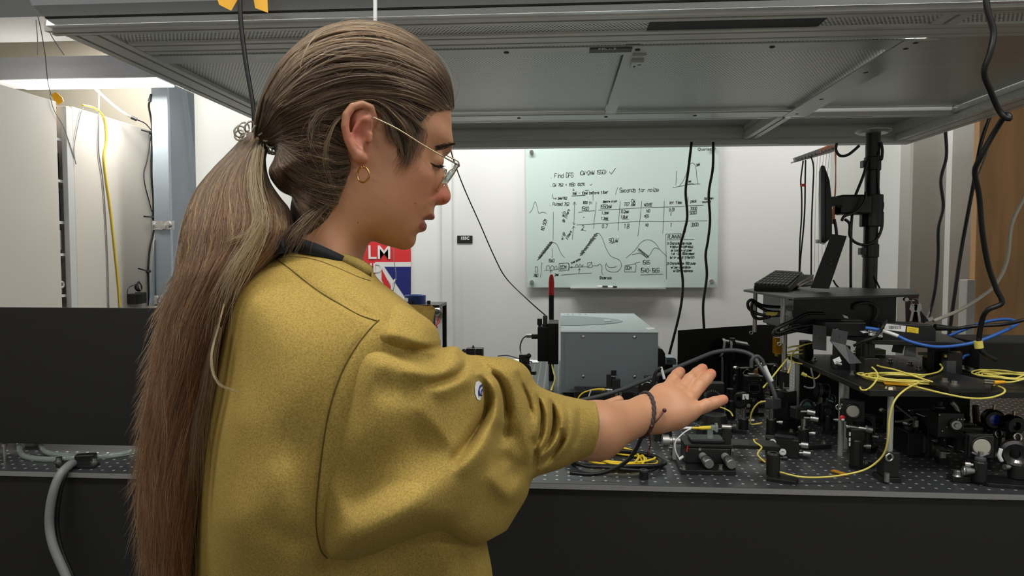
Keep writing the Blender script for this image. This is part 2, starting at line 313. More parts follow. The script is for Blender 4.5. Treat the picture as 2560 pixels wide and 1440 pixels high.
cable('thin_lead', 'thin grey lead hanging in front of the red poster', 'lead', [(983, 590, 4.2), (985, 650, 4.2), (990, 690, 4.2), (981, 735, 4.2)], .0025, 'grey_cable')
# ---- door knob and red keys
p = at(1096, 777, WB-.04)
MB().lathe(p, (0, -1, 0), [(0, 0), (.046, 0), (.046, .004), (.03, .01), (.014, .012), (.014, .03), (.026, .034), (.027, .055), (.018, .062), (0, .063)], 24).build('door_knob', 'steel', DOOR)
mb = MB()
for k in range(7): mb.ring(p+Vector((.008*math.sin(k), -.04, -.05-.008*k)), (.4*k, 1, .3), .009, .002, 8, 5)
tag(mb.build('key_coil', 'red'), 'red spiral key coil hanging from the door knob', 'key coil')
# ---- room sign
t = thing('room_sign', 'small black room sign reading 155C on the white wall', 'sign', at(1162, 608, WB)); q = lambda x, y, d: at(x, y, WB-d)
MB().prism([q(1143, 589, .006), q(1181, 589, .006), q(1181, 608, .006), q(1143, 608, .006)], (0, .006, 0)).build('plate', 'black_plastic', t)
letters('lettering', '155C', q(1151, 599, .007), (1, 0, 0), (0, 0, 1), .026, 'white', t, bold=.0008)
# ================================================================ WHITEBOARD
YW = WB-.03; W = lambda zx, zy, d=.0: at(1300+zx/3.6, 360+zy/3.6, YW-d)
bd = thing('glass_whiteboard', 'frosted glass whiteboard covered with black handwritten notes', 'whiteboard', W(900, 1290))
c4 = [W(50, -60), W(1793, -60), W(1777, 1293), W(62, 1293)]
MB().prism(c4, (0, .006, 0)).build('glass_panel', 'glass_board', bd, bev=.001)
for x, y in ((104, 72), (1742, 40), (106, 1242), (1724, 1235)): MB().cyl(W(x, y), W(x, y, .022), .013, .012, 18).cyl(W(x, y, .022), W(x, y, .0235), .005).build('standoff', 'steel', bd)
MB().box(W(458, 0).x, W(1318, 0).x, YW-.05, YW, W(0, 1302).z, W(0, 1290).z).build('pen_tray', 'steel_plate', bd, bev=.001)
letters('maker_lettering', 'Quartet', W(1597, 58, .001), (1, 0, 0), (0, 0, 1), .025, 'ink', bd)
t = thing('whiteboard_marker', 'white marker with black cap lying on the pen tray', 'marker', W(780, 1290, .03))
MB().cyl(W(700, 1283, .03), W(835, 1286, .03), .006).build('barrel', 'white', t); MB().cyl(W(835, 1286, .03), W(872, 1287, .03), .0062).build('cap', 'black_plastic', t)
MB().cyl(W(740, 1284, .03), W(790, 1285, .03), .0063).build('print_band', 'ink', t)
G = dict(zip('0123456789', ['12 03 07 18 38 47 43 32 12', '17 28 22', '07 18 38 47 45 02 42', '08 48 25 44 43 32 12 03', '38 04 44,36 32', '48 08 05 35 44 43 32 02', '38 06 03 12 32 43 44 35 05', '08 48 12', '25 06 07 18 38 47 46 25 44 43 32 12 03 04 25', '45 15 06 07 18 38 47 32']))
G.update({'A': '02 28 42,14 34', 'B': '02 08 38 47 46 35 05,35 44 43 32 02', 'C': '47 38 18 07 03 12 32 43', 'D': '02 08 28 46 44 22 02', 'E': '48 08 02 42,05 35', 'F': '48 08 02,05 35', 'G': '47 38 18 07 03 12 32 43 45 25', 'H': '08 02,48 42,05 45', 'I': '28 22', 'K': '08 02,48 04,25 42', 'L': '08 02 42', 'M': '02 08 25 48 42', 'N': '02 08 42 48', 'O': '12 03 07 18 38 47 43 32 12', 'P': '02 08 38 47 46 35 05', 'R': '02 08 38 47 46 35 05,25 42', 'S': '47 38 18 07 06 15 35 44 43 32 12 03', 'T': '08 48,28 22', 'U': '08 03 12 32 43 48', 'V': '08 22 48', 'W': '08 12 25 32 48', 'Y': '08 25 48,25 22',
 'a': '45 36 16 05 03 12 32 43,46 42', 'b': '08 02,05 26 45 43 22 03', 'c': '45 26 05 03 22 43', 'd': '48 42,45 26 05 03 22 43', 'e': '04 44 45 26 05 03 22 43', 'f': '38 27 20,06 36', 'g': '45 26 05 03 22 43,46 40 20', 'h': '08 02,05 26 45 42', 'i': '26 22,28 27', 'k': '08 02,46 04 42', 'l': '28 22', 'm': '02 06,05 16 25 22,25 36 45 42', 'n': '02 06,05 26 45 42', 'o': '26 05 03 22 43 45 26', 'p': '06 00,05 26 45 43 22 03', 'q': '46 40,45 26 05 03 22 43', 'r': '06 02,05 26 46', 's': '46 16 05 44 32 02', 't': '28 23 32,06 46', 'u': '06 03 22 43,46 42', 'v': '06 22 46', 'w': '06 12 25 32 46', 'x': '06 42,46 02', 'y': '06 23,46 10', 'z': '06 46 02 42',
 '(': '38 26 24 32', ')': '18 26 24 12', '+': '15 45,37 33', '-': '15 45', '/': '02 48', '.': '22 32', ':': '22 32,25 35', ',': '22 11', '?': '07 28 47 25 24,22 32', '=': '14 44,16 46', '@': '34 15 26 45 33 13 07 38 48'})
def scribe(mb, txt, zx, zy, h, rot=0, wd=3.5, gap=.95, sp=W, jit=.35):
    cw = h*.62; cx = 0; cr, sr = math.cos(rot), math.sin(rot)
    for ch in txt:
        if ch != ' ':
            jx, jy = random.uniform(-jit, jit)*h*.1, random.uniform(-jit, jit)*h*.15; sc = random.uniform(.9, 1.1)
            for st in G[ch].split(','):
                P = []
                for q in st.split():
                    x = cx+int(q[0])/4*cw*.78*sc+jx+(int(q[1])-2)*h*.02; y = -(int(q[1])-2)/6*h*sc+jy
                    P.append(sp(zx+x*cr-y*sr, zy+x*sr+y*cr, .0012))
                P = catmull(P, 3) if len(P) > 2 else P
                mb.ribbon(P, wd/3.6/FP*WB, (0, -1, 0))
        cx += cw*gap*(.72 if ch in '.:,iIl1()' else 1)
def line(mb, pts, wd=3.6, smooth=True, sp=W): mb.ribbon(catmull([sp(x, y, .0012) for x, y in pts], 5) if smooth else [sp(x, y, .0012) for x, y in pts], wd/3.6/FP*WB, (0, -1, 0))
mb = MB()
for a in [('. Find DFG', 270, 305, 38, -.03), ('(CW+2mW 1550)', 535, 280, 34, -.05), ('. CW 762 + 1550 (DCM)', 268, 382, 27, -.02), ('1mW - 10mW before fiber', 470, 457, 25, -.04), ('Seconds for noize', 895, 435, 36, -.02), ('2mW/762', 340, 498, 20, -.02), ('. Pulsed 762', 268, 553, 26, -.01)]: scribe(mb, a[0], a[1], a[2], a[3], a[4])
line(mb, [(805, 250), (822, 270), (860, 217)], 4, False); line(mb, [(628, 362), (636, 372), (648, 358)], 3, False); line(mb, [(480, 398), (482, 420), (474, 410)], 3, False); line(mb, [(482, 420), (490, 410)], 3, False)
line(mb, [(466, 468), (588, 462)], 4, False); line(mb, [(880, 390), (858, 455)], 3, False); line(mb, [(585, 415), (618, 415)], 3, False); line(mb, [(290, 450), (295, 478), (305, 492), (328, 490)]); line(mb, [(318, 482), (328, 490), (318, 498)], 3, False)
mb.build('handwriting', 'ink', bd, label='handwritten bullet list')
mb = MB()
for a in [('1550 fil', 565, 537, 20), ('1550', 552, 600, 32, -.06), ('Before cryst', 748, 528, 18, -.05), ('1550mW', 720, 580, 32, -.03), ('CW', 1005, 528, 27, -.05), ('737 mW', 932, 558, 30, -.02), ('NOISE', 1118, 560, 27), ('int time', 1342, 540, 26, -.02), ('peak', 1535, 525, 24, -.02), ('(screen', 1655, 500, 22, -.03), ('counts)', 1640, 530, 20, -.03),
          ('1.3mW', 733, 632, 25, -.02), ('0.2mW', 910, 620, 25, -.01), ('NO', 1140, 615, 26, -.03), ('0.01', 1342, 603, 25, -.02), ('7000', 1532, 595, 26, -.05), ('-', 560, 680, 40), ('1.3mW', 728, 682, 25, -.02), ('1.8uW', 905, 668, 25, -.02), ('YES', 1115, 662, 26, -.03), ('1', 1350, 648, 30), ('5000', 1528, 632, 26, -.03),
          ('2', 555, 768, 34), ('0.7', 737, 755, 31), ('1.8', 935, 757, 34), ('NO', 1130, 740, 22), ('1', 1350, 745, 30), ('3000', 1540, 740, 28, -.03)]: scribe(mb, *a)
for l in [[(525, 615), (672, 598)], [(706, 595), (878, 587), (1090, 573), (1295, 568), (1480, 560)], [(1512, 555), (1650, 550)], [(508, 727), (670, 718), (880, 708), (1078, 695), (1290, 698), (1490, 692), (1685, 690)], [(687, 520), (680, 600), (668, 680), (663, 765)], [(902, 515), (895, 600), (888, 700), (883, 775)],
          [(1095, 512), (1088, 600), (1075, 720), (1060, 830)], [(1298, 512), (1296, 600), (1292, 700), (1284, 805)], [(1513, 475), (1505, 570), (1497, 680), (1490, 795)], [(545, 775), (595, 778)], [(765, 690), (800, 686)], [(920, 675), (980, 675)], [(655, 425), (658, 510)],
          [(490, 520), (488, 620), (485, 725)], [(478, 545), (491, 520), (507, 545)], [(475, 705), (486, 725), (496, 712)], [(483, 740), (470, 860)], [(470, 760), (483, 738), (494, 755)]]: line(mb, l, 3, False)
scribe(mb, 'w/o', 395, 655, 28, -1.2); scribe(mb, 'BP filters', 400, 705, 22, -1.15); scribe(mb, 'filters', 425, 860, 22, -1.0); scribe(mb, 'w/ BP', 385, 862, 22, -1.1)
mb.build('handwriting', 'ink', bd, label='handwritten table of power readings')
mb = MB()
for l in [[(85, 618), (110, 590), (135, 520), (155, 570), (170, 622), (200, 612), (235, 622)], [(152, 1048), (190, 1010), (230, 940), (270, 890), (305, 887), (335, 910), (370, 985), (402, 1022)], [(540, 1005), (590, 940), (640, 860), (685, 805), (720, 815), (750, 870), (775, 940), (820, 1010), (880, 1035), (905, 1060), (912, 1100), (880, 1145), (820, 1150), (780, 1130), (770, 1095), (780, 1070)],
          [(780, 1085), (800, 1108), (840, 1110), (870, 1100)], [(955, 1025), (1030, 960), (1090, 885), (1150, 862), (1210, 885), (1260, 950), (1320, 1010)], [(1060, 935), (1100, 975), (1135, 1018), (1165, 1000), (1200, 945), (1225, 935), (1250, 950)], [(1010, 995), (1080, 985), (1130, 1012)], [(1375, 392), (1440, 380), (1520, 365), (1622, 358)], [(1435, 380), (1480, 310), (1520, 200), (1550, 170), (1580, 200), (1592, 300), (1600, 360)], [(1500, 365), (1540, 352), (1570, 362)],
          [(218, 1135), (300, 1132), (345, 1125)], [(235, 1130), (240, 1100), (262, 1095), (270, 1125), (280, 1100), (300, 1098), (305, 1125), (318, 1102), (330, 1100), (335, 1128)], [(498, 1102), (510, 1080), (525, 1100), (540, 1080), (555, 1100), (568, 1085), (560, 1102)], [(700, 1090), (718, 1080), (738, 1105), (735, 1150), (748, 1178)], [(370, 1180), (500, 1168), (645, 1162)]]: line(mb, l, 3)
for l in [[(300, 612), (298, 865)], [(290, 938), (290, 1022)], [(198, 1065), (185, 1200)], [(135, 1105), (158, 1105), (158, 1152), (137, 1152), (135, 1105)], [(352, 1075), (430, 1070), (440, 1085), (436, 1135), (350, 1142), (352, 1075)], [(430, 1070), (442, 1078), (444, 1130), (436, 1135)], [(445, 1110), (605, 1104)], [(455, 1110), (470, 1100)], [(455, 1110), (470, 1118)],
          [(608, 1068), (645, 1062), (650, 1110), (610, 1112), (608, 1068)], [(612, 1108), (646, 1066)], [(652, 1096), (705, 1094)], [(530, 1168), (535, 1120), (525, 1135)], [(535, 1120), (546, 1132)], [(945, 1095), (1035, 1078), (1045, 1090), (1040, 1150), (940, 1150), (945, 1095)], [(1085, 1178), (1285, 1170)], [(1410, 242), (1403, 370)], [(1035, 1075), (1045, 1068), (1080, 1062)], [(820, 895), (845, 888)], [(275, 1165), (278, 1135), (270, 1145)], [(278, 1135), (290, 1145)]]: line(mb, l, 3, False)
for i in range(8):
    x, y = 160+i*15, 1040-i*19; r_ = random.uniform; line(mb, [(x+r_(-4, 4), y), (x+26, y-14+r_(-5, 5)), (x+r_(-6, 6), y-20), (x+24, y-30), (x+8, y-8), (x+30, y-22)], 3)
for i in range(9):
    x, y = 535+i*16, 1005-i*21; line(mb, [(x+r_(-4, 4), y), (x+34, y-12+r_(-5, 5)), (x+4+r_(-5, 5), y-20), (x+30, y-32), (x+12, y-10), (x+26, y-6)], 3)
for i in range(9):
    x, y = 1060+i*10, 945+i*8; line(mb, [(x, y+18), (x+14, y-4), (x+16, y+16)], 3.5)
scribe(mb, 'NO DCM', 215, 778, 28, -1.28); scribe(mb, '1560', 255, 1062, 24); scribe(mb, 'DCM', 360, 1125, 32, 0, 4); scribe(mb, 'free space', 462, 1080, 16, -.45); scribe(mb, '780', 120, 1195, 24); scribe(mb, '2mW', 312, 1185, 20); scribe(mb, 'Shamrock', 715, 1215, 24); scribe(mb, '50uW', 803, 885, 34, -.03)
scribe(mb, 'DCM', 952, 1130, 28); scribe(mb, '1565', 1098, 1082, 34, -.03); scribe(mb, '1540-1565', 1080, 1155, 36, -.01); scribe(mb, '2mW', 1588, 200, 20, -.3); scribe(mb, '1mW', 1515, 345, 16, -.1)
mb.build('handwriting', 'ink', bd, label='hand-drawn spectra and beam path sketch')
mb = MB(); line(mb, [(1318, 1215), (1312, 810), (1455, 806)], 3, False); line(mb, [(1325, 862), (1565, 858)], 3, False)
for a in [('PLANNING :', 1330, 852, 32, -.01), ('1) Characterize noize', 1322, 905, 22, -.01), ('@ 1600 w/ DISP COMP MODULE', 1352, 935, 16, -.01), ('as function of power', 1358, 965, 19), ('1 uW - 2mW (150uW steps)', 1358, 995, 18), ('(w/ or w/out filters?)', 1345, 1030, 21), ('2) Characterize 1550 pump', 1322, 1085, 21, -.01), ('w/ pwr dependence', 1360, 1118, 20), ('w/ DCM = reference', 1380, 1150, 19)]: scribe(mb, *a, gap=.82)
mb.build('handwriting', 'ink', bd, label='handwritten planning note box')
# marks on the wall left of the board
# ================================================================ TABLES
ZT = .9
def bench(name, lab, x0, x1, y0, y1, hx0, hx1, hy0, hy1, cols=True):
    t = thing(name, lab, 'optical table', ((x0+x1)/2, (y0+y1)/2, 0))
    MB().box(x0, x1, y0, y1, ZT-.012, ZT).build('table_top', 'table_top', t, bev=.001)
    MB().box(x0-.001, x1+.001, y0-.001, y0+.004, ZT-.011, ZT-.001).build('edge_strip', 'table_edge', t)
    MB().box(x0+.004, x1-.004, y0+.006, y1-.004, ZT-.31, ZT-.0125).build('table_core', 'black_sheet', t)
    MB().box(x0+.02, x1-.02, y0+.02, y1-.02, .1, ZT-.311).build('skirt_panel', 'black_sheet', t)
    for i in (0, 1):
        for j in (0, 1): MB().box(x0+.1+i*(x1-x0-.3), x0+.2+i*(x1-x0-.3), y0+.1+j*(y1-y0-.3), y0+.2+j*(y1-y0-.3), 0, .1).build('leg', 'black_anod', t)
    mb = MB(); x = hx0
    while x < hx1:
        y = hy0
        while y < hy1:
            R1, R2 = .0034, .0019; V = [(x+r*math.cos(k*1.0472), y+r*math.sin(k*1.0472), z) for r, z in ((R1, ZT+.0002), (R2, ZT+.0004), (R2*.2, ZT+.0003)) for k in range(6)]
            mb.m = 0; mb.add(V, [(k, (k+1) % 6, 6+(k+1) % 6, 6+k) for k in range(6)]); mb.m = 0; mb.add(V[6:], [(0, 1, 2, 3, 4, 5)])
            y += .025
        x += .025
    h = mb.build('mounting_hole', ['hole_metal'], t); h['kind'] = 'stuff'
    return t
TX0 = onz(1290, 1213).x; Y0 = onz(1700, 1216).y; YL = onz(200, 1181).y
bench('optical_table', 'dark grey optical table covered with optics and yellow fibres', -.55, 1.75, Y0, 2.98, -.53, 1.72, Y0+.024, 2.97)
bench('side_optical_table', 'second optical table at the left with a black enclosure on it', -2.0, onz(397, 1190).x, YL, 2.62, -1.98, onz(397, 1190).x-.01, YL+.018, YL+.16)
# ================================================================ CANOPY FRAME over the table
ZC0 = 1.805
cn = thing('canopy_frame', 'aluminium profile canopy frame hanging over the optical table', 'canopy', (.2, 2.0, ZC0))
def rail(name, p0, p1, wdt, hgt, m='aluminium', slots=True):
    """aluminium T-slot rail between two points on its bottom centre line; grooves cut as recessed channels"""
    p0 = Vector(p0); p1 = Vector(p1); a = (p1-p0).normalized(); s = Vector((0, 0, 1)).cross(a); up = Vector((0, 0, 1)); mb = MB()
    def prof(hw, h0, h1):      # cross-section with slots every 30 mm or so
        pts = []; nb = max(1, round(2*hw/.045)); g = .004; dp = .007
        for i in range(nb):
            c = -hw+(i+.5)*2*hw/nb; pts += [(-hw+i*2*hw/nb, h0), (c-g, h0), (c-g, h0+dp), (c+g, h0+dp), (c+g, h0)]
        pts += [(hw, h0)]; nh = max(1, round((h1-h0)/.045))
        for i in range(nh): c = h0+(i+.5)*(h1-h0)/nh; pts += [(hw, c-g), (hw-dp, c-g), (hw-dp, c+g), (hw, c+g)]
        pts += [(hw, h1), (-hw, h1)]
        for i in reversed(range(nh)): c = h0+(i+.5)*(h1-h0)/nh; pts += [(-hw, c+g), (-hw+dp, c+g), (-hw+dp, c-g), (-hw, c-g)]
        return pts
    Q = prof(wdt/2, 0, hgt); n = len(Q)
    V = [p+s*x+up*z for p in (p0, p1) for x, z in Q]
    mb.add(V, [list(range(n))[::-1], list(range(n, 2*n))]+[(i, (i+1) % n, n+(i+1) % n, n+i) for i in range(n)])
    return mb.build(name, m, cn)
XL, XR, YF, YB = -1.0, 1.32, 1.30, 2.72
rail('front_rail', (XL-.02, YF+.016, ZC0), (2.2, YF+.016, ZC0), .032, .09)
rail('far_rail', (XL, YB-.02, ZC0-.02), (XR, YB-.02, ZC0-.02), .045, .09)
rail('side_rail', (XL+.045, YF+.034, ZC0), (XL+.045, YB-.044, ZC0), .09, .09)
rail('side_rail', (XR-.02, YB-.0, ZC0-.012), (XR-.02, YF+.034, ZC0-.012), .09, .09)
rail('cross_rail', (XL+.092, 1.428, ZC0), (XR-.07, 1.428, ZC0), .075, .045)
rail('cross_rail', (.735, YF+.034, ZC0+.001), (.735, 1.388, ZC0+.001), .05, .06)
rail('cross_rail', (.72, 2.28, ZC0), (.72, YB-.045, ZC0), .045, .06)
rail('cross_rail', (XL+.092, 2.30, ZC0+.006), (XR-.07, 2.30, ZC0+.006), .03, .05)
zf = ZC0+.004
MB().box(XL+.092, .703, 1.475, 1.535, ZC0-.002, ZC0+.001).build('flat_strip', 'steel_plate', cn)
MB().box(.705, .775, 1.475, 2.235, ZC0-.003, ZC0+.001).build('flat_strip', 'steel_plate', cn)
MB().box(XL+.092, .77, 2.17, 2.24, ZC0-.002, ZC0+.001).build('flat_strip', 'steel_plate', cn)
MB().box(.139, .171, 1.535, 2.17, ZC0-.001, ZC0+.002).build('flat_strip', 'steel_plate', cn)
MB().box(.80, XR-.07, 1.475, 2.26, ZC0+.03, ZC0+.033).build('ceiling_panel', 'steel_plate', cn)
MB().box(XL+.092, .139, 1.5, 2.2, zf+.006, zf+.008).build('perforated_panel', 'perforated', cn)
MB().box(.171, .72, 1.5, 2.2, zf+.006, zf+.008).build('perforated_panel', 'perforated', cn)
MB().box(XL+.092, .71, YF+.032, 1.389, ZC0+.004, ZC0+.005).build('perforated_strip', 'perforated_lit', cn)
MB().box(.76, 2.2, YF+.032, 1.389, ZC0+.004, ZC0+.005).build('perforated_strip', 'perforated_lit', cn)
MB().box(XL+.06, XR-.03, 2.32, YB-.045, ZC0+.05, ZC0+.053).build('ceiling_panel', 'steel_plate', cn)
# filter fan unit above the perforated sheet (blocks the light)
MB().box(XL+.1, .76, 1.5, 2.22, ZC0+.04, ZC0+.3).build('fan_unit_housing', 'steel_plate', cn)
MB().box(.17, .50, YF+.034, 1.387, ZC0+.002, ZC0+.0038).build('cover_strip', 'slot_dark', cn)
rail('front_rail', (XR+.03, 1.45, ZC0), (2.2, 1.45, ZC0), .045, .045)
# screws in the flat strips
sc = [(at(px, 141, 1.5).x, 1.50) for px in (1266, 1930)]+[(at(1594, 133, 1.5).x, 1.50)]+[(.735, y) for y in (1.49, 1.53, 1.72, 2.0, 2.2)]+[(at(px, 303, 2.2).x, 2.205) for px in (1297, 1515, 1738)]
for x, y in sc: MB().cyl((x, y, ZC0-.0035), (x, y, ZC0-.0005), .0055, .0062, 12).cyl((x, y, ZC0-.0038), (x, y, ZC0-.003), .0022, n=6).build('screw', 'slot_dark', cn)
for x, y in ((XL+.1, 1.405), (.705, 1.405), (1.25, 2.28), (1.27, 2.66), (1.27, 2.69)): MB().cyl((x, y-.004, ZC0+.02), (x, y+.012, ZC0+.02), .009).build('end_plug', 'aluminium', cn)
# name plate and clip under the strip
o = at(1473, 146, 1.50); MB().box(at(1474, 130, 1.49).x, at(1580, 130, 1.49).x, 1.481, 1.509, ZC0-.0045, ZC0-.002).build('name_plate', 'grey_plate', cn)
letters('lettering', 'FFU-3', (at(1494, 130, 1.49).x, 1.486, ZC0-.0048), (1, 0, 0), (0, -1, 0), .016, 'white', cn)
MB().box(.158, .188, 1.53, 1.56, ZC0-.006, ZC0-.001).box(.160, .186, 1.56, 1.62, ZC0-.012, ZC0-.001).build('latch_clip', ['steel_plate'], cn, bev=.001)
MB().box(.166, .170, 1.59, 1.60, ZC0-.0125, ZC0-.012).box(.174, .182, 1.58, 1.584, ZC0-.0125, ZC0-.012).build('clip_slot', 'slot_dark', cn)
# roller cassette on the front rail
y0 = YF-.012
rc = thing('curtain_cassette', 'white curtain cassette with rounded front running along the canopy edge', 'curtain rail', (.3, y0, ZC0+.035))
prof = [(.002, .0225), (-.004, .0225), (-.03, .034), (-.048, .06), (-.05, .11), (-.03, .14), (.011, .145), (.011, .0225)]
xl = at(108, 30, y0).x
MB().prism([(xl, y0+a, ZC0+b) for a, b in prof], (3.2, 0, 0)).build('cassette', 'roller_white', rc, bev=.003)
MB().box(xl+.005, 2.2, y0-.002, y0+.011, 1.8245, 1.8312).build('seal_strip', 'slot_dark', rc)
MB().prism([(xl+.008, y0-.0042, 1.8100), (xl+.008, y0-.0005, 1.8238), (xl+.008, y0+.0115, 1.8238), (xl+.008, y0+.0115, 1.8085)], (2.2-xl, 0, 0)).build('highlight_lip', 'aluminium_lit', rc)  # near-white lip, tilted to stand in for the lamp highlight along the rail
for i, (a, b) in enumerate((((540, 600), 'left'), ((632, 668), 'right'))):
    t0, t1 = a; tag(MB().prism([at(t0, -12, y0-.053), at(t1, -12, y0-.053), at(t1+2 if i else t1-22, 32 if i else 27, y0-.053), at(t1-30 if i else t0+8, 20 if i else 12, y0-.053)], (0, .001, 0)).build('amber_tape', 'amber_tape'), 'amber tape piece on the canopy edge, the %s one by the black cable' % b, 'tape')
# ================================================================ hanging cables
cable('hanging_cable', 'black cable hanging from the canopy down behind the ponytail', 'cable', [(600, -60, 1.22), (601, 30, 1.22), (606, 90, 1.22), (617, 170, 1.22), (629, 240, 1.22), (635, 290, 1.22), (634, 345, 1.22), (632, 420, 1.22)], .0042, 'rubber')
cable('pull_rod', 'white pull rod hanging above the head', 'rod', [(938, -60, 1.2), (938, 30, 1.2), (938, 120, 1.2)], .0036, 'white')
cable('black_cable', 'thick black power cord hanging at the top right, bent into a hook', 'cord', [(2464, -60, 1.25), (2468, 20, 1.25), (2484, 80, 1.25), (2476, 130, 1.25), (2460, 182, 1.26), (2475, 225, 1.28), (2494, 270, 1.3), (2510, 292, 1.3), (2524, 296, 1.3), (2514, 288, 1.31), (2486, 330, 1.34), (2450, 395, 1.36), (2437, 430, 1.38), (2448, 490, 1.4), (2456, 580, 1.42), (2470, 660, 1.44), (2490, 720, 1.45), (2505, 757, 1.45), (2470, 775, 1.46), (2455, 800, 1.48), (2447, 860, 1.5), (2462, 885, 1.5), (2490, 900, 1.5)], .0052, 'rubber')
cable('hanging_cable', 'black cable crossing the right side of the whiteboard, left one of the pair', 'cable', [(1729, 355, 2.6), (1720, 430, 2.6), (1714, 479, 2.6), (1718, 540, 2.6), (1710, 580, 2.6), (1700, 618, 2.6), (1702, 660, 2.6), (1707, 707, 2.6), (1703, 760, 2.6), (1690, 820, 2.6), (1672, 890, 2.6)], .005, 'rubber')
cable('hanging_cable', 'black cable crossing the right side of the whiteboard, right one of the pair', 'cable', [(1783, 355, 2.6), (1782, 420, 2.6), (1772, 482, 2.6), (1775, 549, 2.6), (1770, 600, 2.6), (1764, 638, 2.6), (1767, 690, 2.6), (1758, 760, 2.6), (1760, 822, 2.6)], .005, 'rubber')
cable('thin_wire', 'thin dark wire slanting across the white wall to the grey instrument', 'wire', [(1122, 355, 2.5), (1134, 400, 2.5), (1160, 470, 2.5), (1200, 560, 2.5), (1235, 640, 2.5), (1265, 695, 2.5), (1320, 750, 2.4), (1365, 790, 2.35)], .0022, 'rubber')
cable('hanging_cable', 'wavy black cable hanging in front of the grey pillar', 'cable', [(2363, 318, 2.6), (2366, 390, 2.6), (2352, 450, 2.6), (2358, 515, 2.6), (2346, 570, 2.6), (2345, 640, 2.6), (2338, 720, 2.6), (2325, 780, 2.6), (2318, 800, 2.5)], .0058, 'rubber')
cable('hanging_cable', 'straight black cable slanting beside the wooden panel', 'cable', [(2475, 290, 2.3), (2452, 360, 2.3), (2430, 480, 2.3), (2404, 620, 2.3), (2386, 740, 2.3), (2374, 830, 2.3), (2370, 900, 2.3)], .006, 'rubber')
cable('grey_hose', 'pale grey hose sweeping down across the wooden panel', 'hose', [(2566, 485, 1.8), (2530, 560, 1.8), (2518, 650, 1.8), (2490, 710, 1.8), (2450, 745, 1.8), (2400, 775, 1.8), (2335, 802, 1.75)], .0045, 'off_white_cable')
cable('thin_wire', 'thin loop of brown wire at the top right beside the wooden panel', 'wire', [(2505, 295, 1.9), (2480, 340, 1.9), (2462, 395, 1.9), (2440, 450, 1.9)], .002, 'grey_cable')
# ================================================================ LEFT ENCLOSURE on the side table
y = YL+.14
tl = at(-40, 768, y); tr = at(385, 768, y); zb = at(200, 1112, y).z
t = thing('black_enclosure', 'large black board enclosure on the left optical table', 'enclosure', ((tl.x+tr.x)/2, y, ZT))
MB().box(-2.0, tr.x, y, y+.006, zb, tl.z).build('front_panel', 'black_sheet', t, bev=.001)
MB().box(tr.x-.006, tr.x, y+.008, y+.8, zb, tl.z-.0).build('side_panel', 'black_sheet', t)
MB().box(-2.0, tr.x, y+.5, y+.506, ZT, tl.z-.08).build('rear_panel', 'black_soft', t)
for px in (82, -60, 360): q = at(px, 1100, y+.05); MB().box(q.x-.011, q.x+.011, q.y-.011, q.y+.011, ZT, tl.z-.01).build('support_post', 'aluminium', t)
q = at(12, 1160, YL+.06); t = thing('short_post', 'short steel post standing at the table edge on the far left', 'post', q)
MB().cyl((q.x, q.y, ZT), (q.x, q.y, at(12, 1112, q.y).z), .0035).cyl((q.x, q.y, at(12, 1116, q.y).z), (q.x, q.y, at(12, 1109, q.y).z), .006).build('post', 'steel', t)
for nm, pts in (('upper', [(100, 1100, 1.62), (104, 1118, 1.58), (120, 1132, 1.54), (160, 1138, 1.5), (220, 1143, 1.5), (290, 1137, 1.5), (340, 1126, 1.5), (420, 1105, 1.52)]), ('lower', [(46, 1100, 1.62), (50, 1128, 1.56), (66, 1142, 1.52), (120, 1148, 1.48), (180, 1145, 1.48), (250, 1138, 1.5)])):
    cable('clear_hose', 'clear plastic tube lying on the left table, %s of the two' % nm, 'hose', [(a_, b_, onz(a_, b_+7).y) for a_, b_, _ in pts], .006, 'clear_tube', 'clear tubes on the left table', n=10)
q = onz(195, 1163); t = thing('cable_pass_through', 'black cable pass-through plate with two bolts on the left table', 'plate', q)
MB().prism([onz(138, 1165), onz(150, 1157), onz(238, 1155), onz(250, 1163), onz(235, 1172), onz(150, 1173)], (0, 0, .006)).build('plate', 'black_anod', t, bev=.001)
for px, py in ((148, 1161), (236, 1163)): q = onz(px, py); MB().cyl(q, q+Vector((0, 0, .016)), .0065, n=12).cyl(q, q+Vector((0, 0, .009)), .009).build('bolt', 'steel', t)
q = onz(215, 1156); MB().rbox(q+Vector((0, 0, .01)), .3, .02, .01, .009).build('clamp', 'black_anod', t, bev=.002)
cable('thick_hose', 'thick grey hose curving down in front of the left table', 'hose', [(182, 1158, 1.385), (172, 1164, 1.365), (152, 1184, 1.34), (136, 1220, 1.328), (125, 1270, 1.325), (124, 1320, 1.325), (135, 1370, 1.32), (165, 1440, 1.315), (190, 1500, 1.31)], .0088, 'grey_cable', n=12)
cable('black_cable', 'black cable running close beside the thick grey hose', 'cable', [(188, 1160, 1.39), (176, 1172, 1.37), (158, 1200, 1.350), (147, 1250, 1.345), (142, 1310, 1.345), (152, 1370, 1.34), (181, 1440, 1.335), (207, 1500, 1.33)], .005, 'rubber')
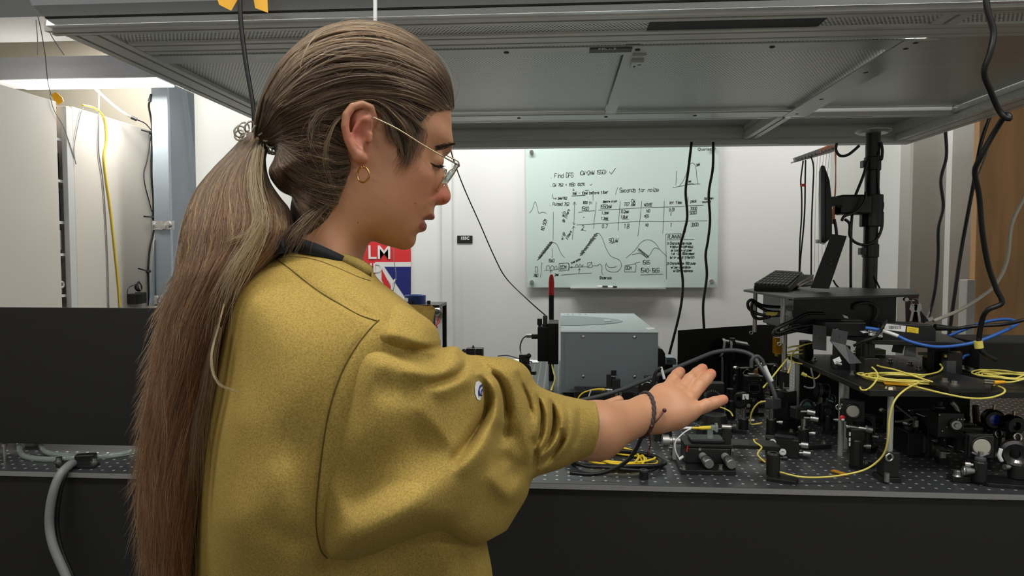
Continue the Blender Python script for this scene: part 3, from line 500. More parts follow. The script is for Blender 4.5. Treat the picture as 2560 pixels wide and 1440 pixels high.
# ================================================================ SPECTROMETER
F = 2.13
xl, xr = at(1402, 900, F).x, at(1645, 900, F).x; zt = at(1500, 830, F).z; zb = ZT+.03; yb = F+.70
sp = thing('spectrometer', 'large grey box spectrometer standing on the optical table', 'spectrometer', ((xl+xr)/2, (F+yb)/2, ZT))
MB().box(xl, xr, F, yb, zb, zt-.004).build('body', 'spec_side', sp, bev=.002); MB().box(xl-.001, xr+.001, F-.001, yb, zt-.004, zt).build('lid', 'spec_top', sp, bev=.0015)
MB().box(xl+.006, xr-.006, F+.006, yb-.02, ZT, zb).build('plinth', 'black_anod', sp)
MB().prism([(xl+.012, F-.002, zb+.01+.0), (xr-.012, F-.002, zb+.01), (xr-.012, F-.002, zt-.018), (xl+.012, F-.002, zt-.018)], (0, .001, 0)).build('side_cover', 'spec_side', sp)
for px, py in ((1458, 842), (1586, 843), (1458, 941), (1586, 942)): q = at(px, py, F-.002); MB().lathe(q, (0, -1, 0), [(.0055, 0), (.005, .0025), (.002, .0035), (0, .0035)], 12).build('screw', 'steel', sp)
O = [(onz(1402, 790, zt)), (onz(1430, 790, zt)), (onz(1470, 792, zt)), (onz(1510, 795, zt)), (onz(1542, 799, zt)), (onz(1557, 804, zt)), (onz(1545, 808, zt)), (onz(1510, 811, zt)), (onz(1450, 814, zt)), (onz(1402, 814, zt))]
MB().prism(O, (0, 0, .0015)).build('oval_inlay', 'spec_oval', sp)
MB().prism([onz(1508, 799, zt+.002), onz(1524, 799, zt+.002), onz(1529, 804, zt+.002), onz(1512, 804, zt+.002)], (0, 0, .0008)).build('badge', 'spec_top', sp)
MB().prism([onz(1612, 820, zt), onz(1634, 819, zt), onz(1638, 823, zt), onz(1620, 825, zt)], (0, 0, .0006)).build('sticker', 'white_label', sp)
for px in (1420, 1432, 1450, 1464): q = onz(px, 786, zt); MB().cyl(q, q+Vector((0, 0, .001)), .004, n=10).build('lid_screw', 'spec_oval', sp)
# entrance slit unit on the left
Yc = 2.32
es = thing('entrance_slit_unit', 'black entrance slit unit mounted on the left of the grey spectrometer', 'slit unit', at(1368, 915, Yc))
a = at(1344, 818, Yc); b = at(1371, 904, Yc); MB().box(a.x, b.x, Yc, Yc+.10, b.z, a.z).build('slit_body', 'black_soft', es, bev=.002)
a = at(1370, 808, Yc); b = at(1396, 910, Yc); MB().box(a.x, b.x, Yc-.01, Yc+.13, b.z, a.z).build('adapter_plate', 'black_soft', es, bev=.002)
q = at(1349, 818, Yc+.03); MB().cyl(q, q+Vector((0, 0, .012)), .005).cyl(q+Vector((0, 0, .008)), q+Vector((0, 0, .030)), .0085, n=16).build('knob', 'black_plastic', es)
q = at(1363, 818, Yc+.03); MB().cyl(q, q+Vector((0, 0, .012)), .010).cyl(q+Vector((0, 0, .01)), q+Vector((0, 0, .04)), .008, n=18).build('micrometer', 'grey_plate', es)
MB().cyl(at(1345, 841, Yc+.03), at(1329, 841, Yc+.03), .009).build('fibre_port', 'black_anod', es)
MB().cyl(at(1330, 840, Yc+.03), at(1316, 840, Yc+.03), .0062).build('fibre_ferrule', 'steel', es, label='bright steel fibre connector')
cable('thin_fibre', 'thin dark fibre looping down from the slit unit connector', 'fibre', [(1317, 840, 2.35), (1308, 846, 2.35), (1301, 862, 2.35), (1301, 878, 2.35), (1304, 890, 2.3)], .0022, 'rubber')
q = at(1378, 900, 2.5); t = thing('tipped_rod', 'black upright rod with a bright red tip behind the slit unit', 'rod', (q.x, q.y, ZT))
r = .0095; MB().cyl((q.x, q.y, ZT), (q.x, q.y, at(1378, 738, 2.5).z), r).build('rod', 'black_soft', t)
zr = at(1378, 738, 2.5).z; z2 = at(1378, 685, 2.5).z; MB().lathe((q.x, q.y, 0), (0, 0, 1), [(r+.0005, zr), (r+.001, z2-.03), (r*.9, z2-.012), (r*.5, z2-.002), (0, z2)], 18).build('tip', 'red_plastic', t, label='translucent red tip')
MB().box(at(1645, 0, 2.3).x, at(1664, 0, 2.3).x, 2.3, 2.5, ZT, at(1650, 878, 2.3).z).prism([at(1645, 872, 2.36), at(1648, 864, 2.36), at(1664, 877, 2.36), at(1664, 884, 2.36)], (0, .1, 0))
t = thing('detector_housing', 'black detector housing at the right end of the grey spectrometer', 'detector', at(1656, 985, 2.4))
MB().prism([at(1646, 870, 2.3), at(1656, 873, 2.3), at(1663, 884, 2.3), at(1666, 990, 2.3), at(1646, 990, 2.3)], (0, .16, 0)).build('housing', 'black_anod', t, bev=.002)
t = thing('grey_block', 'small grey block with a slot between the detector and the black screen', 'block', at(1678, 914, 2.45))
MB().prism([at(1666, 894, 2.4), at(1684, 894, 2.4), at(1691, 898, 2.4), at(1691, 912, 2.4), at(1667, 912, 2.4)], (0, .08, 0)).build('block', 'spec_side', t, bev=.001)
MB().prism([at(1666, 901, 2.398), at(1678, 901, 2.398), at(1678, 904, 2.398), at(1666, 904, 2.398)], (0, .004, 0)).build('slot', 'steel', t)
MB().box(at(1667, 0, 2.42).x, at(1691, 0, 2.42).x, 2.41, 2.46, ZT, at(1678, 912, 2.4).z-.001).build('support', 'black_soft', t)
# ================================================================ black screens
sc1 = thing('black_screen', 'large black light screen standing at the back of the optics', 'screen', onz(1800, 985))
MB().prism([at(1695, 826, 2.2), at(1900, 812, 2.42), at(1956, 814, 2.48), Vector((at(1956, 814, 2.48).x, 2.48, ZT)), Vector((at(1695, 826, 2.2).x, 2.2, ZT))], (0, .004, 0)).build('panel', 'black_soft', sc1)
q = at(1955, 877, 2.3); MB().prism([at(1937, 874, 2.2), at(1945, 876, 2.2), at(1945, 892, 2.2), at(1937, 890, 2.2)], (0, .001, 0)).build('sticker', 'yellow', sc1, label='small yellow sticker')
MB().cyl((at(1720, 0, 2.26).x, 2.26, ZT), (at(1720, 0, 2.26).x, 2.26, ZT+.12), .006).build('support_post', 'black_anod', sc1)
# ================================================================ generic optics hardware
def foot(root, x, y, ang, L=.055, wd=.0125, z=ZT):
    d = Vector((math.cos(ang), math.sin(ang), 0)); MB().rbox(Vector((x, y, z+.005))+d*(L/2-.008), ang, L/2, wd, .005).build('base_slab', 'black_anod', root, bev=.0012)
    q = Vector((x, y, z+.01))+d*(L-.02); MB().cyl(q, q+Vector((0, 0, .007)), .0046, n=10).cyl(q, q+Vector((0, 0, .0015)), .0065, n=12).build('bolt', 'steel', root)
def holder(root, x, y, h, z=ZT+.01, r=.0125, screw=0, m='black_anod'):
    MB().lathe((x, y, z), (0, 0, 1), [(0, 0), (r, 0), (r, h-.003), (r-.0015, h), (.0068, h), (.0066, h-.004), (0, h-.004)], 20).build('post_holder', m, root)
    d = Vector((math.cos(screw), math.sin(screw), 0)); q = Vector((x, y, z+h*.75))
    MB().cyl(q+d*r, q+d*(r+.006), .003).cyl(q+d*(r+.005), q+d*(r+.014), .0055, n=10).build('thumbscrew', 'knurled' if m == 'black_anod' else m, root)
def post(root, x, y, z0, z1, r=.00635, m='steel'): MB().cyl((x, y, z0), (x, y, z1), r, n=16).build('post', m, root)
def mirror(root, c, ang, R=.0127, m='mirror_white', S_=.021, knobs=True, pl='black_anod'):
    n = Vector((math.cos(ang), math.sin(ang), 0)); tt = Vector((-math.sin(ang), math.cos(ang), 0)); up = Vector((0, 0, 1)); c = Vector(c)
    MB().obox(c-n*.004, n, tt, up, .004, S_, S_).build('front_plate', pl, root, bev=.0015); MB().obox(c-n*.017, n, tt, up, .004, S_, S_).build('back_plate', pl, root, bev=.0015)
    MB().ring(c+n*.001, n, R+.0022, .0022).build('retaining_ring', 'black_plastic', root)
    MB().lathe(c, n, [(0, .0024), (R*.9, .0024), (R, .0012), (R, -.002)], 28).build('mirror', m, root)
    if knobs:
        for a, b in ((-1, 1), (1, -1)): q = c-n*.02+tt*a*S_*.7+up*b*S_*.7; MB().cyl(q, q-n*.008, .0035).cyl(q-n*.007, q-n*.020, .0062, n=14).build('adjuster_knob', 'knurled', root)
def lensring(root, c, ang, R=.0127, th=.008, m='lens_teal'):
    n = Vector((math.cos(ang), math.sin(ang), 0)); c = Vector(c)
    MB().lathe(c, n, [(R, -th/2), (R+.005, -th/2), (R+.005, th/2), (R, th/2), (R, -th/2)], 28).build('lens_cell', 'black_anod', root, bev=.0006)
    MB().lathe(c, n, [(0, th*.3), (R*.6, th*.25), (R*.98, 0), (R*.98, -th*.2), (0, -th*.3)], 24).build('lens', m, root)
def cap(root, q, d, r=.004, l=.006, m='steel'): MB().cyl(q, Vector(q)+Vector(d)*l, r, n=10).build('screw', m, root)
def unit(name, lab, cat, px, py, ang=0, **k):
    q = onz(px, py); t = thing(name, lab, cat, q); return t, q.x, q.y
PI = math.pi
# A: empty post holder at the very front
t, x, y = unit('post_holder_clamp', 'empty black post holder with its clamp slab at the front edge of the table', 'post holder', 1932, 1197)
MB().prism([onz(1916, 1203), onz(1990, 1214), onz(1997, 1204), onz(1925, 1190)], (0, 0, .008)).build('base_slab', 'black_anod', t, bev=.001)
holder(t, x, y, .047, ZT+.008, .0135, .1, 'black_plastic')
letters('lettering', 'OPTICS', (x-.008, y-.0145, ZT+.012), (1, 0, 0), (0, 0, 1), .005, 'white_label', t) if False else None
# B: kinematic stage lying low
t, x, y = unit('kinematic_mount', 'low black kinematic mount with two white dials and two knurled knobs', 'optic mount', 1955, 1140)
c = Vector((x, y, ZT+.022)); a = -.35; n = Vector((math.cos(a), math.sin(a), 0)); tt = Vector((-n.y, n.x, 0))
MB().rbox(c, a, .036, .012, .022).rbox(c+n*.02+tt*.01, a, .012, .014, .018).build('body', 'black_anod', t, bev=.003); MB().rbox(c+n*.004-tt*.004+Vector((0, 0, .024)), a, .02, .01, .003).build('top_plate', 'black_plastic', t, bev=.001)
for du, dz in ((-.02, .011), (.002, -.009)): q = c+n*du-tt*.012+Vector((0, 0, dz)); MB().lathe(q, -tt, [(.0075, 0), (.0075, .003), (.003, .0035), (.0025, .001), (0, .001)], 18).build('dial', 'white_label', t)
for du, dz in ((.037, .010), (.042, -.009)): q = c+n*du-tt*.004+Vector((0, 0, dz)); MB().cyl(q-n*.006, q+n*.004, .003).cyl(q+n*.003, q+n*.018, .0068, n=16).build('adjuster_knob', 'knurled', t)
# C: post with teal lens and knobs
t, x, y = unit('lens_mount', 'post-mounted optic with a teal lens and two silver knobs', 'lens mount', 2008, 1122)
foot(t, x, y, .25, .075); holder(t, x, y, .040, r=.0125, screw=-.5); MB().lathe((x, y, ZT+.049), (0, 0, 1), [(.0135, 0), (.0135, .003), (.008, .006)], 18).build('collar', 'steel', t)
post(t, x, y, ZT+.04, ZT+.095); q = at(2002, 1030, y); MB().rbox(q, .3, .022, .012, .014).build('mount_body', 'black_anod', t, bev=.003)
for px, py in ((2018, 1029), (2026, 1045)): e = at(px, py, y-.012); MB().cyl(e-Vector((.016, 0, 0)), e, .003).cyl(e, e+Vector((.016, -.006, -.002)), .0065, n=16).build('adjuster_knob', 'knurled', t)
e = at(2017, 1018, y+.01); lensring(t, e, -PI/2+.35, .0145, .006); MB().cyl((e.x, e.y+.01, e.z-.03), (e.x, e.y+.01, e.z-.01), .005).build('stem', 'black_anod', t)
# D: post with grey cube
t, x, y = unit('post_holder_assembly', 'post with a square grey cube clamp on top, a yellow fibre leaving its left side', 'post assembly', 1928, 1090)
foot(t, x, y, .2, .075, .014); holder(t, x, y, .036, screw=-.3); post(t, x, y, ZT+.03, at(1928, 1020, y).z)
q = at(1933, 1008, y); MB().rbox(q, .5, .0145, .013, .0125).build('cube_clamp', 'grey_plate', t, bev=.0012)
cap(t, q+Vector((-.004, 0, .0125)), (0, 0, 1), .004, .004); cap(t, q+Vector((.007, 0, .0125)), (0, 0, 1), .003, .002, 'slot_dark')
# E: tall black box
t, x, y = unit('beam_box', 'tall plain black box standing among the optics', 'box', 1962, 1075)
q = at(1962, 975, y); MB().rbox((x, y, (ZT+.03+q.z)/2), .55, .017, .022, (q.z-ZT-.03)/2).build('box', 'black_plastic', t, bev=.0015); MB().rbox((x, y, ZT+.015), .55, .03, .025, .015).build('base', 'black_anod', t, bev=.001)
e = at(1951, 990, y-.028); MB().cyl(e, e+Vector((-.01, -.004, 0)), .012, .010).build('aperture', 'black_soft', t)
MB().box(x-.014, x-.006, y-.004, y+.004, q.z, q.z+.012).build('top_bracket', 'steel', t)
e = at(1962, 938, y); MB().box(e.x-.011, e.x+.009, y-.01, y+.01, q.z+.004, e.z+.01).build('fibre_launcher', 'black_anod', t, bev=.001); MB().lathe((e.x, y, e.z+.01), (0, 0, 1), [(.012, 0), (.012, .002), (.006, .004), (.005, .012), (0, .012)], 16).build('connector', 'steel', t)
MB().box(e.x-.008, e.x+.008, y-.0115, y-.0105, q.z+.006, q.z+.009).box(e.x-.008, e.x-.005, y-.0115, y-.0105, q.z+.009, q.z+.022).build('bright_edge', 'steel', t)
# H: black camera box with printed grid
t, x, y = unit('camera_module', 'square black module with a framed grid screen on its face', 'module', 1888, 1040)
q = at(1886, 968, y); s = 22*y/FP
MB().box(q.x-s, q.x+s, y, y+.03, q.z-27*y/FP, q.z+27*y/FP).build('housing', 'black_plastic', t, bev=.002)
def fr(cx, cy, w2, h2, m='white_label', wd=.0006):
    c_ = [Vector((q.x+i*w2+cx, y-.0006, q.z+cy+j*h2)) for i, j in ((-1, -1), (1, -1), (1, 1), (-1, 1), (-1, -1))]; mb = MB(); mb.ribbon(c_, wd, (0, -1, 0)); return mb.build('screen_frame', m, t)
MB().box(q.x-.013, q.x+.013, y-.0008, y, q.z-.013, q.z+.007).build('screen', 'screen', t); y_ = y; fr(0, -.003, .0145, .0105, 'grey_cable', .0008)
for k, (w2, dz) in enumerate(((.012, .019), (.009, .0125), (.007, -.0185))): MB().box(q.x-w2, q.x+w2, y-.0006, y, q.z+dz, q.z+dz+.0008).build('printed_line', 'grey_cable', t)
for i in (-1, 1): cap(t, (q.x+i*.018, y, q.z+.021), (0, -1, 0), .0018, .001)
MB().rbox((q.x, y+.015, q.z+.031), 0, .014, .01, .006).build('top_connector', 'steel', t, bev=.001); MB().cyl((q.x+.008, y+.014, q.z+.036), (q.x+.008, y+.014, q.z+.05), .005).build('knob', 'gold', t)
holder(t, x, y+.015, .035); MB().box(x-.025, x+.025, y, y+.04, ZT, ZT+.01).build('base_slab', 'black_anod', t); post(t, x, y+.015, ZT+.04, q.z-.02)
# I: round mount with white label
t, x, y = unit('rotation_mount', 'round black rotation mount with a white printed label', 'rotation mount', 1858, 1082)
foot(t, x, y, 2.9, .05); holder(t, x, y, .030); post(t, x, y, ZT+.03, at(1858, 1020, y).z); q = at(1855, 1000, y)
nn = Vector((math.cos(-2.6), math.sin(-2.6), 0)); MB().lathe(q, nn, [(.010, -.008), (.021, -.008), (.021, .008), (.017, .010), (.010, .010), (.010, -.008)], 26).build('ring_body', 'black_anod', t)
MB().lathe(q, nn, [(0, .002), (.010, .002), (.010, 0)], 20).build('lens', 'screen', t); e = at(1864, 992, y-.019); MB().rbox(e, .1, .008, .0008, .007).build('label', 'white', t); MB().box(e.x-.003, e.x-.001, e.y-.002, e.y-.0008, e.z-.004, e.z+.003).build('label_print', 'ink', t)
cap(t, at(1870, 1013, y-.015), (0, -1, 0), .005, .006)
# G: white mirror on mount
t, x, y = unit('mirror_mount', 'upright mirror mount with a round pale mirror and red dot beside it', 'mirror mount', 2140, 1172)
foot(t, x, y, .5, .05); holder(t, x, y, .055, r=.0135, screw=-.2); q = at(2140, 1100, y); MB().box(q.x-.014, q.x+.014, y-.01, y+.014, ZT+.063, at(2140, 1070, y).z).build('riser_block', 'black_plastic', t, bev=.002)
for i, dz in enumerate((0, .012, .022)): e = at(2125, 1085, y-.012); MB().box(e.x-.002, e.x+.001, e.y-.001, e.y, e.z-dz-.004, e.z-dz+.004).build('scale_mark', 'white_label', t)
e = at(2132, 1028, y+.06); mirror(t, e, -PI/2-.25, .0135, S_=.024, knobs=False); MB().cyl((e.x, e.y+.012, e.z-.02), (e.x, e.y+.012, ZT+.05), .008).build('stem', 'black_anod', t)
MB().tube([at(2115, 1066, y), at(2135, 1068, y), at(2150, 1072, y)], .004).cyl(at(2148, 1070, y), at(2172, 1073, y-.01), .004).cyl(at(2165, 1072, y-.01), at(2178, 1075, y-.01), .0075).build('adjuster_knob', 'knurled', t)
e = at(2106, 1045, y+.04); MB().sph(e, .0065, (1, .5, 1)).build('red_dot', 'red', t); MB().sph(e-Vector((0, .004, .003)), .004, (1, .3, .7)).build('white_dot', 'white', t)
e = at(2096, 1018, y+.05); MB().ring(e, (0, -1, 0), .0055, .0016, 14).build('clip_ring', 'steel', t); cap(t, at(2104, 1011, y+.05), (0, -1, 0), .002, .003)
# F: small circular lens
t, x, y = unit('small_lens_mount', 'thin ring lens mount reflecting light in the middle of the table', 'lens mount', 2076, 1062)
e = at(2076, 999, y); lensring(t, e, -PI/2+.2, .0125, .006, 'lens_teal'); MB().ring(e+Vector((0, -.004, 0)), (.2, -1, 0), .014, .0008).build('bright_rim', 'steel', t); post(t, x, y, ZT+.04, e.z-.014); holder(t, x, y, .05); foot(t, x, y, 1.9)
MB().obox(e+Vector((.0, -.005, -.003)), (.9, 0, -.4), (0, 1, 0), (.4, 0, .9), .007, .0003, .0015).build('painted_glint', 'white_label', t)  # white sliver painted in as a glint on the lens
# cylindrical barrel behind
t, x, y = unit('objective_barrel', 'black objective barrel with white ring marks under the shelf', 'objective', 2052, 1062)
e = at(2040, 975, y); f_ = at(2070, 978, y); MB().cyl(e, f_, .019, n=24).build('barrel', 'black_anod', t)
for k in (.15, .3, .9): MB().cyl(e.lerp(f_, k), e.lerp(f_, k+.06), .0195, n=24).build('ring_mark', 'grey_cable', t)
post(t, e.x+.012, y, ZT+.04, e.z-.015); holder(t, e.x+.012, y, .05); foot(t, e.x+.012, y, 1.2)
# translation stage (front)
z0 = ZT; t = thing('translation_stage', 'black three-axis translation stage with knurled micrometers', 'translation stage', onz(1770, 1180))
B_ = [onz(1675, 1128), onz(1703, 1187), onz(1840, 1190), onz(1832, 1130)]
MB().prism(B_, (0, 0, .010)).build('base_plate', 'black_anod', t, bev=.001)
bx0, bx1 = onz(1716, 1175).x, onz(1832, 1172).x; by = onz(1716, 1172).y+.006; zt_ = at(1780, 1116, by).z
MB().box(bx0, bx1-.004, by, by+.062, ZT+.010, zt_-.004).build('front_block', 'black_plastic', t, bev=.003)
MB().box(bx0-.002, bx1, by-.002, by+.066, zt_-.003, zt_+.004).build('top_plate', 'black_anod', t, bev=.0015)
MB().box(bx0+.014, bx1-.016, by+.008, by+.055, zt_+.0045, zt_+.012).build('carriage', 'black_plastic', t, bev=.002)
MB().prism([Vector((bx1-.02, by+.03, zt_-.012)), Vector((onz(1885, 1105).x, by+.02, zt_-.012)), Vector((onz(1885, 1105).x, by+.07, zt_-.012)), Vector((bx1-.02, by+.08, zt_-.012))], (0, 0, .009)).build('side_arm', 'black_anod', t, bev=.001)
for dx in (.03, .10): MB().cyl((bx0+dx, by-.001, zt_-.006), (bx0+dx, by-.004, zt_-.006), .003).build('screw', 'knurled', t)
for px, py in ((1756, 1140), (1812, 1141)):
    a_ = at(px, py, by); q2 = at(px+17, py+20, by-.042); d = (q2-a_).normalized()
    MB().cyl(a_, a_+d*.016, .0085, n=20).build('thimble', 'grey_cable', t); MB().cyl(a_+d*.016, a_+d*.019, .0092, n=20).build('thimble_ring', 'steel', t); MB().lathe(a_+d*.018, d, [(.0098, 0), (.0098, .006), (.0106, .008), (.0106, .024), (.0095, .026), (0, .026)], 22).build('micrometer_knob', 'knurled', t)
a_ = at(1700, 1102, by+.03); b_ = at(1655, 1101, by+.03); d = (b_-a_).normalized(); L_ = (b_-a_).length
MB().lathe(a_, d, [(.0075, 0), (.0075, L_*.3), (.010, L_*.32), (.010, L_*.42), (.008, L_*.45), (.008, L_*.6), (.0125, L_*.62), (.0125, L_*.98), (0, L_)], 22).build('micrometer_knob', 'knurled', t)
MB().box(a_.x-.016, a_.x-.010, a_.y-.01, a_.y+.004, ZT+.012, a_.z).build('scale_bar', 'steel_plate', t)
MB().obox(at(1716, 1119, by+.004), (0, 1, 0), (.2, 0, 1), (1, 0, 0), .012, .006, .0006).build('red_label', 'red', t)
for px, py in ((1708, 1173), (1801, 1172), (1677, 1128)): q = onz(px, py, ZT+.01); MB().cyl(q, q+Vector((0, 0, .009)), .0056, n=12).cyl(q, q+Vector((0, 0, .002)), .0075, n=12).build('bolt', 'steel', t)
ft = thing('fibre_connector', 'yellow and white fibre connector clipped on the front translation stage', 'fibre connector', at(1790, 1073, by+.03)); yy = by+.02
MB().cyl(at(1690, 1070, yy), at(1705, 1070, yy), .0022).cyl(at(1728, 1070, yy), at(1748, 1070, yy), .0028).cyl(at(1746, 1070, yy), at(1755, 1070, yy), .003, .0045).cyl(at(1755, 1070, yy), at(1777, 1069, yy), .0045).build('yellow_boot', 'yellow', ft)
MB().cyl(at(1704, 1070, yy), at(1730, 1070, yy), .0028).tube([at(1732, 1069, yy), at(1712, 1080, yy-.006), at(1693, 1098, yy-.008), at(1687, 1112, yy-.008), at(1690, 1130, yy-.008), at(1698, 1146, yy-.008)], .0016, 6, 6).cyl(at(1698, 1148, yy-.008), at(1709, 1141, yy-.008), .0032).build('white_tether', 'white', ft)
MB().cyl(at(1776, 1069, yy), at(1790, 1069, yy), .006).cyl(at(1788, 1069, yy), at(1793, 1069, yy), .010, n=20).box(at(1783, 0, yy).x, at(1797, 0, yy).x, yy-.003, yy+.003, zt_+.011, at(1790, 1072, yy).z).build('bracket', 'clear_tube', ft)
MB().cyl(at(1804, 1067, yy), at(1830, 1068, yy), .0055).build('barrel', 'steel', ft); MB().cyl(at(1829, 1068, yy), at(1838, 1068, yy), .0115).box(at(1826, 0, yy).x, at(1842, 0, yy).x, yy-.01, yy+.012, zt_-.003, at(1830, 1072, yy).z).build('barrel_holder', 'black_anod', ft)
# rotation stages behind the hand
t, x, y = unit('rotation_stage', 'black rotation stage with toothed dial behind the fingers', 'rotation stage', 1785, 1088)
q = at(1779, 985, y+.12); MB().box(q.x-.035, q.x+.035, q.y, q.y+.03, ZT+.02, q.z+.03).build('housing', 'black_plastic', t, bev=.002)
MB().lathe(q+Vector((0, -.0, -.008)), (0, -1, 0), [(.010, .012), (.022, .012), (.024, .008), (.024, 0)], 28).build('dial', 'black_anod', t)
mb = MB()
for k in range(26): a = 2*PI*k/26; mb.obox(q+Vector((.020*math.cos(a), -.0125, -.008+.020*math.sin(a))), (math.cos(a), 0, math.sin(a)), (0, 1, 0), (-math.sin(a), 0, math.cos(a)), .0022, .0006, .0006)
mb.build('dial_marks', 'grey_cable', t); MB().box(q.x-.04, q.x+.04, q.y-.01, q.y+.04, ZT, ZT+.02).build('base', 'black_anod', t)
z = at(1785, 1053, y).z; MB().lathe((x, y, 0), (0, 0, 1), [(0, ZT), (.045, ZT), (.045, z-.03), (.043, z-.03), (.043, z-.008), (.034, z), (.030, z+.018), (0, z+.018)], 30).build('turntable', 'black_plastic', t); MB().ring((x, y, z-.009), (0, 0, 1), .0435, .0012, 30).build('bright_rim', 'grey_cable', t)
# plate with tapered column and pocket (1805..1850)
t, x, y = unit('pedestal_post', 'short black pedestal post with a small oval mirror above it', 'post assembly', 1826, 1046)
MB().lathe((x, y, 0), (0, 0, 1), [(0, ZT), (.014, ZT), (.014, ZT+.05), (.0115, ZT+.055), (.0115, at(1826, 972, y).z), (0, at(1826, 972, y).z)], 20).build('pedestal', 'black_anod', t)
q = at(1838, 949, y); lensring(t, q, -.5, .009, .006, 'lens_teal'); MB().cyl((q.x, y, q.z-.03), (q.x, y, q.z-.01), .006).build('stem', 'black_anod', t); MB().box(at(1802, 0, y).x, at(1817, 0, y).x, y+.02, y+.03, ZT, at(1808, 968, y).z).build('side_plate', 'steel_plate', t)
# lens barrels with white rings (back, in front of the screen)
t, x, y = unit('zoom_lens', 'black camera lens with white bands standing in front of the black screen', 'camera lens', 1830, 985)
q = at(1800, 868, y); e = at(1862, 880, y); MB().cyl(q, q.lerp(e, .5), .030, n=28).cyl(q.lerp(e, .5), e, .034, .034, 28).build('lens_barrel', 'black_plastic', t)
for k in (.02, .30): c = q.lerp(e, k); MB().cyl(c, c+(e-q).normalized()*.007, .0312, n=28).build('white_band', 'white_label', t)
MB().box(at(1845, 0, y).x, at(1885, 0, y).x, y-.02, y+.05, at(1860, 905, y).z, at(1860, 860, y).z).build('camera_body', 'black_anod', t, bev=.004); MB().cyl(at(1808, 850, y), at(1806, 866, y), .006).box(at(1836, 0, y).x, at(1850, 0, y).x, y-.01, y+.01, at(1840, 866, y).z, at(1840, 845, y).z).build('top_hardware', 'grey_plate', t, bev=.001)
MB().cyl(at(1825, 893, y-.04), at(1825, 880, y), .018, n=20).build('side_knob', 'black_plastic', t); post(t, at(1806, 890, y).x, y, ZT, at(1806, 872, y).z, .006); MB().box(x-.05, x+.05, y-.03, y+.03, ZT, ZT+.012).build('base', 'black_anod', t)
MB().cyl((x, y, ZT+.01), (x, y, at(1830, 905, y).z+.03), .014).build('support_column', 'black_anod', t)
# small mirrors row in the dark middle
for px, py, cy, an, lab in ((1866, 1022, 935, -1.2, 'black mirror mount with a white ring beside the black cable arch'), (1900, 1016, 930, -2.1, 'black mirror mount with a thin steel post behind the camera module'), (1935, 1008, 925, -1.0, 'black mirror mount with silver clip left of the shelf post')):
    t, x, y = unit('mirror_mount', lab, 'mirror mount', px, py); q = at(px, cy, y); holder(t, x, y, .04); foot(t, x, y, 2.2, .05); post(t, x, y, ZT+.04, q.z-.015); mirror(t, q, an, .0115, 'screen', .018)
    MB().ring(q+Vector((math.cos(an), math.sin(an), 0))*.003, (math.cos(an), math.sin(an), 0), .0135, .0012, 20, 5).build('bright_rim', 'steel', t); MB().cyl((x+.02, y, ZT+.05), (x+.02, y, q.z+.01), .003).build('side_rod', 'steel', t)
# fibre launcher block in front of the spectrometer
t, x, y = unit('fibre_launcher', 'black fibre launcher block with a knurled knob before the grey spectrometer', 'fibre launcher', 1540, 1052)
q = at(1540, 1000, y); a_, b_ = at(1530, 948, y), at(1551, 948, y); MB().box(a_.x, b_.x, y, y+.022, ZT, at(1540, 948, y).z).build('block', 'black_plastic', t, bev=.0015); MB().box(at(1523, 0, y).x, a_.x-.0005, y+.004, y+.02, at(1530, 970, y).z, at(1530, 938, y).z).build('side_plate', 'black_anod', t)
q = at(1534, 948, y+.01); MB().lathe(q, (0, 0, 1), [(.006, 0), (.006, .006), (.009, .008), (.009, .012), (.0075, .013), (.0075, .026), (0, .027)], 18).build('knob', 'black_plastic', t); MB().cyl(q+Vector((0, 0, .008)), q+Vector((0, 0, .011)), .0093).build('knob_ring', 'grey_cable', t)
q = at(1546, 984, y); MB().ring(q+Vector((0, -.004, 0)), (.3, -1, 0), .0085, .0022, 18).ring(q+Vector((0, -.006, 0)), (.3, -1, 0), .005, .0015, 14).build('port_ring', 'steel', t)
MB().cyl(at(1531, 975, y-.0), at(1513, 974, y), .0042).cyl(at(1523, 975, y), at(1518, 975, y), .006).build('connector', 'steel', t, label='steel fibre connector')
cable('fibre_cable', 'yellow and white fibre entering the launcher block from the left', 'fibre', [(1512, 974, y), (1495, 973, y), (1475, 976, y), (1458, 982, y), (1447, 993, y), (1442, 1010, y)], lambda s: .0042-.0022*min(1, s*2.5), 'yellow')
cable('fibre_tether', 'white tether strip hanging from the fibre in front of the spectrometer base', 'tether', [(1478, 974, y-.004), (1473, 988, y-.004), (1468, 1004, y-.004)], .0016, 'white')
tag(MB().sph(at(1493, 991, 2.1), .003).build('indicator_light', 'led_red'), 'tiny glowing red indicator light under the spectrometer', 'light')
t = thing('controller_box', 'long flat black controller box with white marks below the spectrometer', 'controller', onz(1530, 1015)); MB().box(at(1440, 0, 2.08).x, at(1680, 0, 2.08).x, 2.03, 2.11, ZT, at(1500, 976, 2.05).z).build('box', 'black_plastic', t, bev=.002); letters('lettering', 'CE FC', at(1583, 988, 2.025), (1, 0, 0), (0, 0, 1), .011, 'grey_cable', t)
